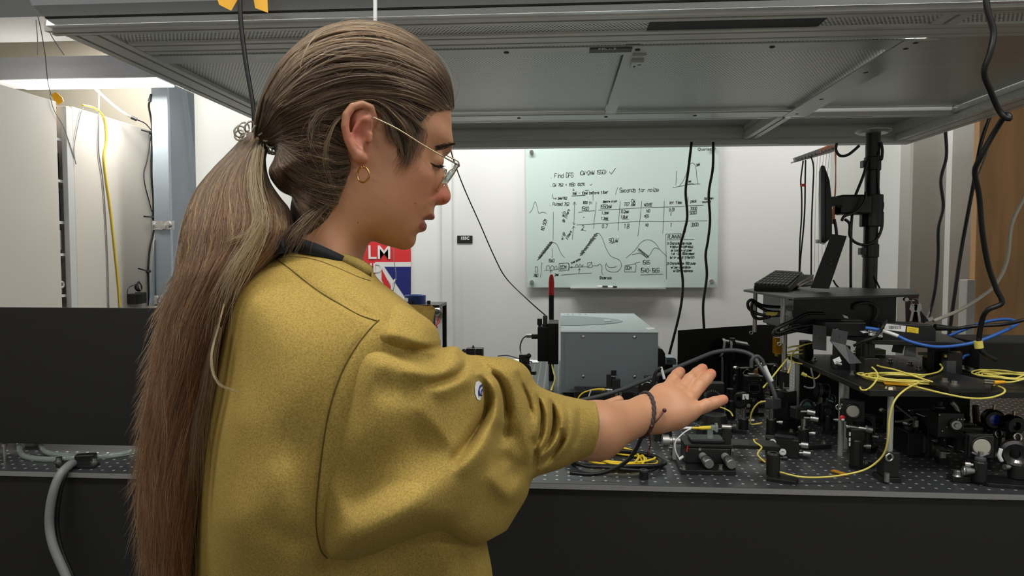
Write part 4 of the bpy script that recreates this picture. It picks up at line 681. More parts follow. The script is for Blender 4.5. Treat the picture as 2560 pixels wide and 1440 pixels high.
# dial mount beside the hand (1600..1650, 945..985)
t, x, y = unit('goniometer', 'round black goniometer with white arc scales behind the wrist', 'goniometer', 1622, 1050)
q = at(1622, 970, y); MB().lathe(q, (-.4, -1, 0), [(0, 0), (.028, 0), (.028, .01), (.022, .014), (.010, .014), (.010, .02), (0, .02)], 28).build('dial', 'black_anod', t); holder(t, x, y, .05); foot(t, x, y, 2.5)
mb = MB()
for R in (.019, .025): mb.tube([q+Vector((-.4, -1, 0)).normalized()*.0155+Vector((-.92, .37, 0))*R*math.cos(a)+Vector((0, 0, 1))*R*math.sin(a) for a in np.linspace(.5, 2.0, 7)], .0014, 5, 3)
mb.build('scale_arc', 'white_label', t); MB().box(q.x-.012, q.x+.03, q.y, q.y+.02, q.z+.018, q.z+.034).build('top_clamp', 'black_anod', t, bev=.003)
cable('labelled_cable', 'black cable arching with a white printed flag beside the index finger', 'cable', [(1632, 985, 1.5), (1634, 955, 1.5), (1640, 930, 1.5), (1652, 919, 1.5)], .0042, 'rubber')
cable('cable_flag', 'white printed flag label at the end of the arching black cable', 'label', [(1652, 918, 1.5), (1656, 930, 1.5), (1661, 948, 1.5)], .0032, 'white_label')
cable('thick_cable', 'thick dark cable arching over the optics from the hand to the camera module', 'cable', [(1440, 1003, 1.74), (1500, 990, 1.73), (1560, 972, 1.72), (1620, 948, 1.7), (1680, 924, 1.68), (1740, 899, 1.66), (1790, 880, 1.64), (1840, 876, 1.62), (1880, 888, 1.6), (1900, 915, 1.58), (1922, 950, 1.56), (1936, 985, 1.55), (1938, 998, 1.55)], .0052, 'grey_plate')
cable('white_banded_cable', 'dark cable loop with a white sleeve above the camera module', 'cable', [(1878, 920, 1.5), (1880, 900, 1.5), (1892, 890, 1.5), (1905, 900, 1.5), (1912, 916, 1.5)], .004, 'grey_plate'); cable('cable_sleeve', 'white sleeve on the cable running down from the dark arch', 'sleeve', [(1911, 914, 1.5), (1920, 934, 1.5), (1930, 953, 1.5)], .0042, 'white_label')
# left background mounts
t = thing('mirror_mount', 'black mirror mount standing on the far table edge left of the slit unit', 'mirror mount', onz(1315, 985)); y = 2.1
q = at(1312, 915, y); MB().box(q.x-.018, q.x+.014, y, y+.02, q.z-.06, q.z+.035).build('plate', 'black_anod', t, bev=.002); MB().ring(q+Vector((0, -.006, -.01)), (0, -1, .0), .017, .004, 20).ring(q+Vector((.004, -.006, -.06)), (0, -1, 0), .022, .004, 20).build('ring', 'black_plastic', t); MB().cyl(q+Vector((.006, 0, .03)), q+Vector((.012, 0, .03)), .004).sph(q+Vector((.012, 0, .032)), .0085).cyl(q+Vector((.012, 0, -.022)), q+Vector((.034, -.01, -.02)), .006).build('knob', 'black_plastic', t); post(t, q.x, y+.01, ZT, q.z-.06); MB().box(q.x-.03, q.x+.03, y-.02, y+.03, ZT, ZT+.01).build('base', 'black_anod', t)
y = 2.6; q = at(1183, 885, y); t = thing('adjustable_mount', 'black adjustable mount peeking over the sleeve before the white wall', 'optic mount', (q.x, y, ZT))
MB().box(at(1162, 0, y).x, at(1205, 0, y).x, y, y+.04, q.z-.03, at(1180, 871, y).z).build('body', 'black_anod', t, bev=.002); MB().cyl(at(1160, 878, y-.01), at(1160, 878, y+.02), .009).cyl(at(1183, 871, y+.01), at(1183, 863, y+.01), .007, .002).build('knob', 'grey_plate', t); post(t, q.x, y+.02, ZT, q.z-.03); MB().box(q.x-.03, q.x+.03, y-.02, y+.05, ZT, ZT+.01).build('base', 'black_anod', t); MB().tube([at(1189, 872, y-.005), at(1187, 882, y-.005), at(1192, 892, y-.005)], .002).build('spring', 'grey_cable', t)
cable('thin_cable', 'thin dark cable lying along the far table edge left of the mount', 'cable', [(1245, 890, 2.6), (1270, 889, 2.5), (1300, 897, 2.4), (1330, 905, 2.35)], .002, 'rubber')
tag(MB().prism([onz(1280, 908), onz(1345, 908), onz(1350, 902), onz(1285, 899)], (0, 0, .003)).build('paper_sheet', 'white'), 'white paper sheet lying at the far end of the table', 'paper')
cable('fibre_cable', 'yellow fibre running down beside the spectrometer left side', 'fibre', [(1380, 912, 2.25), (1384, 930, 2.15), (1388, 945, 2.0), (1384, 960, 1.9), (1378, 975, 1.82)], .0028, 'yellow_pale')
# rack with blue tape roll behind the shoulder
y = 3.2; t = thing('equipment_rack', 'black open equipment frame behind the shoulder holding a roll of tape', 'rack', (at(1060, 800, y).x, y+.1, 0))
a_, b_ = at(985, 770, y).x, at(1072, 770, y).x; z1 = at(1050, 770, y).z; z3 = at(1050, 860, y).z
for x_ in (a_, b_): MB().box(x_, x_+.02, y, y+.02, 0, z1).build('upright', 'black_anod', t); MB().box(x_+.03, x_+.05, y+.2, y+.22, 0, z1).build('upright', 'black_anod', t)
MB().box(a_, b_+.05, y, y+.22, z1, z1+.015).build('top_plate', 'black_plastic', t, bev=.002); MB().box(a_+.02, b_-.004, y+.01, y+.19, z3, z1-.004).build('instrument', 'black_soft', t)
for x_ in (.04, .12): MB().cyl((b_-x_+.03, y+.05, z1+.015), (b_-x_+.03, y+.05, z1+.032), .009, n=6).build('bolt', 'black_plastic', t)
q = at(1036, 768, y+.08); t = thing('tape_roll', 'roll of dark blue tape lying on the black frame behind the shoulder', 'tape roll', (q.x, y+.08, z1+.015))
MB().lathe((q.x, y+.1, z1+.0155), (0, 0, 1), [(.035, 0), (.052, 0), (.052, .04), (.035, .04), (.035, 0)], 26).build('roll', 'navy', t); MB().lathe((q.x, y+.1, z1+.0155), (0, 0, 1), [(.033, .001), (.035, .001), (.035, .042), (.033, .042), (.033, .001)], 24).build('core', 'blue', t)
MB().obox((q.x-.034, y+.06, z1+.035), (.75, -.66, 0), (.66, .75, 0), (0, 0, 1), .014, .001, .009).build('loose_end', 'tape_white', t)
# ================================================================ cable coil and yellow fibre coil at the front left
def coil(name, lab, cat, c, rx, ry, n, r, m, z=ZT, wob=.12, ang=0, dz=.0, seed=1):
    R = random.Random(seed); t = thing(name, lab, cat, c)
    for k in range(n):
        a = rx*R.uniform(1-wob, 1+wob); b = ry*R.uniform(1-wob, 1+wob); ox, oy = R.uniform(-1, 1)*rx*wob*.6, R.uniform(-1, 1)*ry*wob*.6; ph = R.uniform(0, 6); P = []
        for i in range(14):
            th = 2*PI*i/14; u = a*math.cos(th)*(1+.08*math.sin(2*th+ph)); v = b*math.sin(th)*(1+.06*math.sin(3*th+ph))
            P.append(Vector((c[0]+ox+u*math.cos(ang)-v*math.sin(ang), c[1]+oy+u*math.sin(ang)+v*math.cos(ang), z+r+dz*k+abs(math.sin(th*1.5+ph))*r*1.6)))
        MB().tube(P, r, 6, 5, True).build('loop', m, t)
    return t
q = onz(1545, 1153); coil('fibre_coil', 'coil of yellow fibre lying on the table below the forearm', 'fibre coil', q, .066, .055, 6, .0026, 'yellow', wob=.26, dz=.0012, seed=3)
q = onz(1540, 1168); coil('cable_coil', 'coil of black cable lying around the yellow fibre coil', 'cable coil', q+Vector((0, .02, 0)), .102, .062, 3, .0040, 'rubber', wob=.07, dz=.002, seed=5)
cable('black_cable', 'black cable rising from the coil up behind the wrist', 'cable', [(1425, 1182, 1.38), (1480, 1186, 1.37), (1530, 1175, 1.36), (1570, 1150, 1.35), (1592, 1120, 1.34), (1603, 1096, 1.33), (1622, 1076, 1.33), (1640, 1060, 1.36)], .0042, 'rubber')
q = onz(1609, 1197); t = thing('cable_puck', 'small round black cable puck with a centre screw at the front of the coil', 'puck', q); MB().lathe((q.x, q.y, ZT), (0, 0, 1), [(0, 0), (.0095, 0), (.0095, .014), (.0105, .016), (.0095, .019), (.003, .019), (.003, .017), (0, .017)], 18).build('puck', 'black_plastic', t)
t, x, y = unit('small_black_mount', 'small black mount half hidden under the wrist', 'optic mount', 1668, 1105); MB().box(x-.03, x+.012, y, y+.03, ZT, at(1660, 1072, y).z).build('block', 'black_anod', t, bev=.002); cap(t, (x+.004, y, ZT+.05), (0, -1, 0), .004, .004)
# ================================================================ raised breadboard on the right
zb = 1.09; XB = onz(2175, 975, zb).x; YB0 = onz(2175, 975, zb).y; YB1 = onz(1985, 885, zb).y
bb = thing('raised_breadboard', 'raised black breadboard on steel posts at the right, loaded with yellow fibres', 'breadboard', ((XB+1.6)/2, (YB0+YB1)/2, zb-.013))
MB().box(XB, 1.6, YB0, YB1, zb-.013, zb).build('board', 'black_anod', bb, bev=.0012)
mb = MB()
for i in range(37):
    for j in range(19):
        x, y = XB+.0125+i*.025, YB0+.0125+j*.025
        if y < YB1-.005: mb.add([(x+.003*math.cos(k*1.0472), y+.003*math.sin(k*1.0472), zb+.0003) for k in range(6)], [(0, 1, 2, 3, 4, 5)])
mb.build('mounting_hole', 'slot_dark', bb)['kind'] = 'stuff'
def bpost(px, Y, foot_=True):
    x = at(px, 1000, Y).x; MB().cyl((x, Y, ZT+(.06 if foot_ else 0)), (x, Y, zb-.0135), .0062, n=18).build('support_post', 'steel_plate', bb)
    if foot_:
        MB().box(x-.015, x+.015, Y-.012, Y+.022, ZT+.010, ZT+.062).build('post_clamp', 'black_anod', bb, bev=.002); MB().box(x-.02, x+.018, Y-.015, Y+.03, ZT, ZT+.010).build('clamp_foot', 'black_anod', bb, bev=.001)
        MB().ring((x-.006, Y-.013, ZT+.052), (.2, -1, 0), .0072, .0024, 16, 6).build('clamp_ring', 'steel', bb); MB().cyl((x-.013, Y-.02, ZT+.004), (x-.013, Y-.02, ZT+.022), .0052, n=12).build('bolt', 'knurled', bb)
t_ = thing('black_screen', 'black panel added behind the optics for the dark clutter under the raised board', 'screen', (at(2200, 1000, 1.98).x, 1.98, ZT)); MB().box(at(1995, 1000, 1.98).x, at(2425, 1000, 1.98).x, 1.98, 1.984, ZT, zb-.016).build('panel', 'black_soft', t_); MB().box(at(1995, 1000, 1.98).x, at(2425, 1000, 1.98).x, 1.975, 1.99, ZT, ZT+.01).build('base_strip', 'black_anod', t_)  # added black panel, stands in for dark clutter at the back
bpost(2227, 1.425); bpost(1992, 1.84, False); bpost(2104, 1.60, False); bpost(2116, 1.66, False)
def bt(nm, lab, cat, px, py, z=zb): q = onz(px, py, z); return thing(nm, lab, cat, q), q
def bscrew(t, px, py, z=zb, r=.0045): q = onz(px, py, z); MB().cyl(q, q+Vector((0, 0, .008)), r, n=12).cyl(q, q+Vector((0, 0, .0018)), r*1.6, n=12).build('bolt', 'steel', t)
# upright grey paddle plates (fibre polarisation paddles) with their black stands
def paddle(lab, corners, Y, fx, fy, dY=0):
    t, q = bt('fibre_paddle', lab, 'paddle', fx, fy)
    MB().prism([at(x, y, Y+dY*i/3) for i, (x, y) in enumerate(corners)], (0, .004, 0)).build('paddle_plate', 'grey_plate', t, bev=.0008)
    cx = sum(c[0] for c in corners)/4; cy = sum(c[1] for c in corners)/4; MB().cyl(at(cx, cy, Y-.0008), at(cx, cy, Y), .0014, n=10).build('pivot_hole', 'slot_dark', t)
    MB().box(q.x-.016, q.x+.016, Y+.002, Y+.03, zb, at(fx, corners[2][1]-12, Y).z).build('stand', 'black_plastic', t, bev=.0015); return t
t = paddle('upright grey plate at the left end of the raised board', [(2033, 812), (2067, 816), (2066, 877), (2032, 873)], 1.66, 2050, 900); bscrew(t, 2035, 901)
t = paddle('tilted grey plate just right of the leftmost one', [(2082, 822), (2121, 830), (2115, 864), (2076, 853)], 1.62, 2100, 905)
t = paddle('long slanting grey plate lying over its black stand', [(2076, 853), (2114, 862), (2155, 908), (2124, 910)], 1.56, 2135, 925, -.03); bscrew(t, 2132, 936); bscrew(t, 2152, 928, zb, .004)
t = paddle('small grey plate angled left in the middle of the raised board', [(2237, 850), (2264, 856), (2256, 884), (2230, 880)], 1.64, 2240, 896); bscrew(t, 2225, 905)
t = paddle('small upright grey plate in the middle of the raised board', [(2265, 857), (2291, 861), (2290, 893), (2262, 890)], 1.6, 2280, 905); bscrew(t, 2275, 912); bscrew(t, 2296, 924)
t, q = bt('mirror_mount', 'low black mount with a mirror whose glint is painted white under the slanting plate', 'mirror mount', 2098, 912); MB().rbox(q+Vector((0, 0, .012)), .4, .018, .012, .012).build('body', 'black_anod', t, bev=.002); MB().obox(at(2093, 901, 1.52), (1, 0, .5), (0, 1, 0), (-.5, 0, 1), .007, .0006, .005).build('mirror', 'white_label', t); MB().cyl(at(2090, 907, 1.5), at(2103, 911, 1.5), .0035).build('rod', 'steel', t)  # the mirror's glint is put in as flat white colour
t, q = bt('splice_box', 'small black box at the left end of the board with yellow fibres plugged in', 'box', 2022, 897); MB().box(q.x-.012, q.x+.012, q.y, q.y+.04, zb, zb+.045).build('box', 'black_plastic', t, bev=.001)
for dz in (.012, .022, .034): MB().tube([Vector((q.x-.012, q.y+.01, zb+dz)), Vector((q.x-.035, q.y+.012, zb+dz-.003)), Vector((q.x-.048, q.y+.02, zb+dz-.008))], .0022).build('fibre_boot', 'yellow_pale', t)
MB().box(q.x-.06, q.x-.03, q.y+.08, q.y+.11, zb, zb+.045).build('amber_panel', 'kapton', t)
t, q = bt('fibre_bench', 'long black low block with two bolts at the right of the raised board', 'block', 2400, 968)
MB().prism([onz(2300, 958, zb), onz(2372, 985, zb), onz(2475, 984, zb), onz(2482, 968, zb), onz(2350, 938, zb)], (0, 0, .012)).build('block', 'black_plastic', t, bev=.002)
for px, py in ((2362, 954), (2386, 962)): bscrew(t, px, py, zb+.012, .0055)
t, q = bt('fibre_clamp', 'black fibre clamp with two bright bolts near the far yellow loops', 'clamp', 2415, 930)
MB().prism([onz(2390, 924, zb), onz(2440, 936, zb), onz(2450, 926, zb), onz(2400, 914, zb)], (0, 0, .012)).build('block', 'black_anod', t, bev=.001)
for px, py in ((2404, 922), (2428, 928)): bscrew(t, px, py, zb+.012, .0055)
t, q = bt('square_mount', 'small dark square mount between the yellow coils', 'mount', 2371, 936); MB().rbox(q+Vector((0, 0, .016)), .1, .011, .01, .016).build('body', 'grey_plate', t, bev=.001); MB().cyl(q+Vector((0, 0, .033)), q+Vector((0, 0, .04)), .004).build('screw', 'steel', t); MB().obox(q+Vector((0, 0, .042)), (1, 0, 0), (0, 1, 0), (0, 0, 1), .010, .002, .003).build('yellow_boot', 'yellow_pale', t)
t, q = bt('dark_housing', 'large plain black housing at the right edge behind the raised board', 'housing', 2520, 930); MB().box(at(2478, 0, 1.62).x, 1.5, 1.62, 1.78, zb, at(2490, 856, 1.62).z).build('housing', 'black_soft', t, bev=.002)
t, q = bt('post_pair', 'black post clamp with yellow boot in front of the dark block', 'clamp', 2325, 915); MB().rbox(q+Vector((0, 0, .012)), .2, .012, .012, .012).build('body', 'black_anod', t, bev=.001); MB().cyl(q+Vector((-.016, -.004, .026)), q+Vector((.006, -.004, .020)), .0042).build('boot', 'yellow_pale', t)
# connector block with silver sleeves
t, q = bt('fibre_coupler', 'pair of silver fibre couplers with an amber sleeve on the raised board', 'coupler', 2474, 960, zb+.012); e = at(2460, 955, q.y); f_ = at(2484, 957, q.y)
for dz in (.0, .005): MB().cyl(e+Vector((0, 0, dz-.001)), f_+Vector((0, 0, dz-.001)), .0022).build('sleeve', 'steel', t)
MB().cyl(at(2485, 956, q.y), at(2512, 955, q.y), .0042, .003).build('amber_sleeve', 'amber_tape', t)
coil('fibre_coil', 'large flat coil of yellow fibre taped on the near part of the raised board', 'fibre coil', onz(2262, 953, zb), .075, .048, 9, .0018, 'yellow_pale', zb, .16, -.35, .0007, 9)
coil('fibre_coil', 'coil of yellow fibre at the right edge of the raised board', 'fibre coil', onz(2510, 958, zb), .046, .045, 5, .0018, 'yellow_pale', zb+.012, .25, -.3, .0008, 4)
coil('fibre_coil', 'small narrow coil of yellow fibre at the far side of the raised board', 'fibre coil', onz(2405, 912, zb), .06, .022, 5, .0018, 'yellow_pale', zb+.012, .25, -.25, .0008, 6)
q = onz(2250, 960, zb+.003); tag(MB().rbox(q, -.3, .03, .012, .0015).build('amber_tape', 'kapton', bev=.001), 'amber tape strip holding the large yellow coil', 'tape')
t = thing('oval_lug', 'brass oval lug at the front edge below the big coil', 'lug', onz(2228, 972, zb)); MB().lathe(onz(2226, 972, zb), (0, 0, 1), [(0, 0), (.011, 0), (.009, .005), (0, .006)], 16).build('lug', 'pale_gold', t)
FI = [('pale yellow fibre sweeping from the big coil along the board front to the couplers', [(2270, 962, 1.42), (2310, 972, 1.40), (2360, 984, 1.37), (2420, 995, 1.36), (2470, 995, 1.36), (2505, 985, 1.37), (2512, 975, 1.39), (2500, 967, 1.42), (2484, 964, 1.44)]),
 ('pale yellow fibre dropping beside the steel post and running along the table front', [(2300, 955, 1.42), (2262, 975, 1.38), (2236, 1003, 1.37), (2224, 1045, 1.37), (2221, 1090, 1.37), (2212, 1130, 1.38), (2192, 1155, 1.39), (2160, 1175, 1.395), (2110, 1187, 1.395), (2060, 1193, 1.39), (2010, 1193, 1.385), (1975, 1187, 1.39), (1950, 1180, 1.41)]),
 ('pale yellow fibre hanging in an arc off the left front corner of the board', [(2180, 918, 1.5), (2190, 928, 1.48), (2194, 942, 1.46), (2184, 960, 1.44), (2168, 974, 1.42), (2155, 975, 1.43), (2150, 968, 1.45)]),
 ('yellow fibre arching around the left end of the raised board', [(2040, 856, 1.75), (2008, 863, 1.78), (1986, 878, 1.8), (1978, 895, 1.8), (1985, 905, 1.78), (2006, 910, 1.75)]),
 ('straight pale fibre crossing the far half of the raised board', [(2150, 898, 1.65), (2200, 916, 1.55), (2240, 925, 1.5), (2300, 945, 1.46), (2332, 955, 1.44)]),
 ('pale fibre curling around the middle clamp of the board', [(2350, 910, 1.6), (2356, 920, 1.57), (2345, 930, 1.54), (2320, 936, 1.5), (2295, 938, 1.48)]),
 ('pale fibre running across the back of the raised board', [(2134, 878, 1.8), (2180, 878, 1.8), (2210, 877, 1.8)]),
 ('yellow fibre dropping from the board into the launcher below', [(1980, 900, 1.72), (1976, 915, 1.68), (1970, 932, 1.62)]),
 ('yellow fibre slanting between the camera module and the launcher', [(1970, 895, 1.7), (1945, 925, 1.64), (1925, 950, 1.6), (1908, 969, 1.54)]),
 ('yellow fibre arching left from the grey cube clamp to the table', [(1914, 1003, 1.56), (1896, 1008, 1.57), (1882, 1025, 1.58), (1876, 1045, 1.59), (1877, 1060, 1.6), (1890, 1060, 1.6), (1905, 1057, 1.6)]),
 ('wavy yellow fibre taped down on the table left of the front post holder', [(1884, 1098, 1.52), (1888, 1106, 1.51), (1900, 1114, 1.5), (1904, 1120, 1.49), (1896, 1130, 1.47), (1895, 1138, 1.46), (1904, 1148, 1.44), (1914, 1156, 1.43)]),
 ('yellow fibre bundle between the thumb-side turntable and the posts', [(1800, 1018, 1.7), (1812, 1022, 1.7), (1826, 1030, 1.68), (1832, 1040, 1.66)]),
 ('pale yellow fibre leaving the board at the right edge', [(2530, 948, 1.5), (2545, 944, 1.5), (2570, 934, 1.5)]),
 ('second yellow fibre leaving the board at the right edge', [(2500, 955, 1.45), (2530, 955, 1.45), (2570, 945, 1.45)])]
for d, p in FI: cable('fibre_cable', d, 'fibre', p, .0019, 'yellow_pale')
for px, py, z in ((2100, 1184, ZT), (1890, 1103, ZT), (1905, 1152, ZT)): q = onz(px, py, z+.001); tag(MB().rbox(q+Vector((0, 0, .002)), .2*px, .018 if px > 2000 else .008, .006, .0012).build('amber_tape', 'kapton'), 'amber tape patch on the table at the %s' % {2100: 'front fibre', 1890: 'upper end of the wavy fibre', 1905: 'lower end of the wavy fibre'}[px], 'tape')
cable('grey_lead', 'grey lead drooping under the raised board with a yellow tip', 'lead', [(2027, 920, 1.7), (2032, 940, 1.7), (2036, 955, 1.7), (2035, 968, 1.7), (2022, 970, 1.7), (2010, 966, 1.7)], .0022, 'grey_cable')
cable('yellow_boot', 'pale yellow boot hanging under the raised board', 'boot', [(2005, 934, 1.7), (2013, 938, 1.7), (2020, 941, 1.7), (2030, 945, 1.7), (2040, 946, 1.7), (2049, 938, 1.7), (2050, 928, 1.7)], lambda s: .0048 if s < .25 else .0018, 'yellow_pale')
# ================================================================ upper shelves, computer, keyboard
zs = 1.168
t = thing('lower_shelf', 'black shelf plate above the raised board carrying the black computer box', 'shelf', onz(2150, 850, zs))
MB().prism([onz(1916, 803, zs), onz(2180, 850, zs), onz(2416, 856, zs), onz(2360, 835, zs), onz(2200, 800, zs)], (0, 0, -.010)).build('shelf_plate', 'black_anod', t, bev=.001)
for px, Y in ((1962, 1.86), (2165, 1.62), (2372, 1.72)): x = at(px, 850, Y).x; MB().cyl((x, Y, zb if px > 1980 else ZT), (x, Y, zs-.0105), .006).build('support_post', 'steel_plate' if px < 1980 else 'black_anod', t)
pc = thing('computer_box', 'black computer box on the shelf under the keyboard, keys hanging at its right', 'computer', onz(2140, 815, zs))
y = 1.74; a_ = at(1985, 740, y); b_ = at(2262, 740, y); zt = at(2100, 738, y).z
MB().box(a_.x, at(2262, 0, y).x, y, y+.26, zs+.001, zt).build('case', 'black_plastic', pc, bev=.002)
MB().prism([Vector((b_.x, y+.002, zs+.004)), Vector((b_.x+.0, y+.25, zs+.004)), Vector((b_.x+.045, y+.25, zs+.004)), Vector((b_.x+.03, y+.06, zs+.004))], (0, 0, zt-zs-.004)).build('side_wing', 'brown_dark', pc) if False else None
MB().cyl((a_.x, y+.02, at(1985, 746, y).z), (a_.x-.007, y+.02, at(1985, 746, y).z), .006).build('knob', 'black_anod', pc)
MB().box(a_.x-.008, a_.x, y+.01, y+.03, at(1985, 793, y).z, at(1985, 779, y).z).box(a_.x-.022, a_.x-.008, y+.012, y+.028, at(1985, 790, y).z, at(1985, 782, y).z).build('serial_plug', 'white_label', pc)
MB().tube([at(2133, 773, y-.005), at(2140, 762, y-.01), at(2165, 757, y-.012), at(2186, 762, y-.012), at(2194, 780, y-.012), at(2184, 805, y-.01)], .0035, 7, 6).build('handle_loop', 'grey_plate', pc)
kt = thing('key_bunch', 'bunch of steel keys hanging at the right end of the computer box', 'keys', at(2285, 765, y)); q = at(2262, 748, y-.004); MB().cyl(q, q+Vector((0, -.01, 0)), .005).tube([q+Vector((0, -.008, 0)), at(2275, 752, y-.012), at(2286, 752, y-.012)], .002).build('lock', 'steel', kt); MB().ring(at(2288, 756, y-.01), (.2, -1, .1), .010, .0009, 20, 5).build('key_ring', 'steel', kt)
for dx, an in ((0, -.3), (8, .25)): e = at(2286+dx, 760, y-.012); d = Vector((math.sin(an)*.6, 0, -1)).normalized(); s = Vector((1, 0, 0)); s = (s-d*s.dot(d)).normalized(); MB().prism([e-s*.008, e+s*.008, e+s*.009+d*.014, e+s*.003+d*.02, e+s*.003+d*.042, e-s*.003+d*.044, e-s*.003+d*.02, e-s*.009+d*.014], (0, .0015, 0)).build('key', 'knurled', kt)
# slanted silver cable brackets at right end of case
t = thing('corner_bracket', 'dark bracket plate joining the computer box to the shelf at the right', 'bracket', onz(2290, 815, zs)); MB().prism([at(2264, 738, 1.9), at(2296, 732, 1.9), at(2297, 812, 1.9), at(2266, 815, 1.9)], (0, .004, 0)).build('bracket', 'brown_dark', t); MB().prism([at(2296, 770, 1.88), at(2320, 800, 1.88), at(2310, 808, 1.88), at(2292, 790, 1.88)], (0, .01, 0)).build('cable_boot', 'black_anod', t); MB().prism([at(2318, 796, 1.85), at(2332, 792, 1.85), at(2336, 801, 1.85), at(2322, 803, 1.85)], (0, .004, 0)).build('white_plug', 'white', t)
z2 = zt+.006
us = thing('upper_shelf', 'thin black shelf plate on slim posts carrying the keyboard', 'shelf', onz(2000, 730, z2))
MB().prism([onz(1859, 724, z2), onz(1985, 744, z2), onz(2298, 736, z2), onz(2285, 722, z2), onz(1930, 715, z2)], (0, 0, -.0055)).build('shelf_plate', 'black_anod', us, bev=.0008)
for px, Y, pb in ((1887, 1.86, 830), (1957, 1.70, 858)):
    x = at(px, 800, Y).x; MB().cyl((x, Y, at(px, pb, Y).z), (x, Y, z2-.006), .0055, n=16).build('support_post', 'steel_plate', us)
    MB().ring(at(px-9, pb+2, Y-.01), (0, -1, 0), .0042, .0015, 12, 5).build('clamp_screw', 'steel', us)
x = at(1957, 0, 1.70).x; MB().cyl((x, 1.70, z2), (x, 1.70, z2-.012), .0065).build('post_cap', 'steel', us) if False else None
kb = thing('keyboard', 'dark grey keyboard tilted up on the upper shelf', 'keyboard', onz(1950, 715, z2))
K = [at(1884, 714, 1.83), at(1940, 679, 2.05), at(2010, 683, 2.02), at(1972, 718, 1.78)]
nrm = (K[1]-K[0]).cross(K[3]-K[0]).normalized(); nrm = nrm if nrm.z > 0 else -nrm
MB().prism(K, -nrm*.018).build('case', 'black_plastic', kb, bev=.003)
for r in range(6):
    for c in range(9):
        u0, u1 = (r+.1)/6.2, (r+.92)/6.2; v0, v1 = (c+.1)/9.3, (c+.9)/9.3
        bi = lambda u, v: (K[0]*(1-v)+K[3]*v)*(1-u)+(K[1]*(1-v)+K[2]*v)*u
        MB().prism([bi(u0, v0), bi(u1, v0), bi(u1, v1), bi(u0, v1)], nrm*.006).build('key_cap', 'grey_plate', kb)
MB().prism([at(1998, 690, 1.95), at(2035, 690, 2.0), at(2030, 716, 1.9), at(1990, 718, 1.85)], (0, 0, .004)).build('wrist_rest', 'black_plastic', kb)
t = thing('computer_mouse', 'black computer mouse beside the keyboard on the upper shelf', 'mouse', onz(1968, 722, z2)); MB().sph(onz(1970, 721, z2)+Vector((0, 0, .008)), .03, (1.1, .7, .42), 16).build('shell', 'black_plastic', t)
for i, p in enumerate([[(1995, 712, 1.8), (2010, 702, 1.85), (2030, 694, 1.9)], [(1998, 716, 1.8), (2012, 708, 1.82), (2032, 703, 1.86)]]): cable('keyboard_lead', 'pale lead beside the keyboard, %s of the two' % ('upper', 'lower')[i], 'lead', p, .0025, 'off_white_cable')
t = thing('leaning_panel', 'black slanted panel standing on the upper shelf below the monitor', 'panel', onz(2050, 722, z2)); MB().prism([at(2080, 585, 1.86), at(2118, 590, 1.86), at(2073, 722, 1.80), at(2028, 720, 1.80)], (0, .006, 0)).build('panel', 'black_sheet', t, bev=.001)
for py in (650, 660, 669): MB().cyl(at(2077, py, 1.825), at(2077, py, 1.83), .0012).build('rivet', 'grey_cable', t)
mo = thing('monitor', 'flat monitor seen edge-on, carried by the black pole', 'monitor', at(2065, 608, 1.95))
mdir = Vector((ray(2058, 510).x/ray(2058, 510).y, 1, 0)).normalized()
MB().prism([at(2053, 413, 1.9), at(2062, 414, 1.9), at(2062, 608, 1.9), at(2053, 606, 1.9)], mdir*.30).build('back_cover', 'black_plastic', mo, bev=.002)
MB().prism([at(2047, 430, 1.915), at(2053, 413, 1.9), at(2053, 606, 1.9), at(2048, 604, 1.915)], mdir*.29).build('bezel', 'grey_cable', mo, bev=.001)
MB().prism([at(2062, 416, 1.93), at(2074, 450, 1.93), at(2080, 505, 1.93), at(2080, 590, 1.93), at(2062, 606, 1.93)], mdir*.25).build('back_bulge', 'black_sheet', mo, bev=.003)
MB().box(at(2047, 0, 1.91).x, at(2056, 0, 1.91).x, 1.895, 1.905, at(2050, 608, 1.9).z, at(2050, 599, 1.9).z).build('bezel_corner', 'steel', mo)
yp = 2.12; pl = thing('monitor_pole', 'thick black pole carrying the monitor, topped by a round plate', 'pole', at(2172, 722, yp))
xp = at(2178, 540, yp).x; MB().cyl((xp, yp, z2-.05), (xp, yp, at(0, 358, yp).z), .0205, n=22).build('pole', 'black_plastic', pl); MB().lathe((xp, yp, at(0, 361, yp).z), (0, 0, 1), [(0, 0), (.040, .0), (.05, .006), (.05, .010), (0, .010)], 26).build('top_plate', 'steel_plate', pl)
for z_ in (at(0, 430, yp).z, at(0, 628, yp).z): MB().lathe((xp, yp, z_), (0, 0, 1), [(.0215, -.02), (.0235, -.018), (.0235, .018), (.0215, .02)], 20).box(xp-.036, xp-.02, yp-.02, yp+.0, z_-.012, z_+.008).build('cable_clip', 'black_anod', pl)
MB().lathe((xp, yp, at(0, 535, yp).z), (0, 0, 1), [(.021, -.05), (.032, -.05), (.032, .045), (.021, .045)], 20).build('arm_collar', 'black_anod', pl, bev=.002)
MB().box(at(2083, 0, 2.08).x, at(2112, 0, 2.08).x, 2.06, 2.12, at(0, 526, 2.08).z, at(0, 505, 2.08).z).build('tilt_plate', 'black_anod', pl, bev=.002); MB().box(at(2110, 0, 2.08).x, xp-.02, 2.07, 2.12, at(0, 545, 2.08).z, at(0, 500, 2.08).z).build('arm', 'black_plastic', pl, bev=.006); MB().cyl(at(2098, 516, 2.058), at(2098, 516, 2.06), .004).build('hole', 'slot_dark', pl)
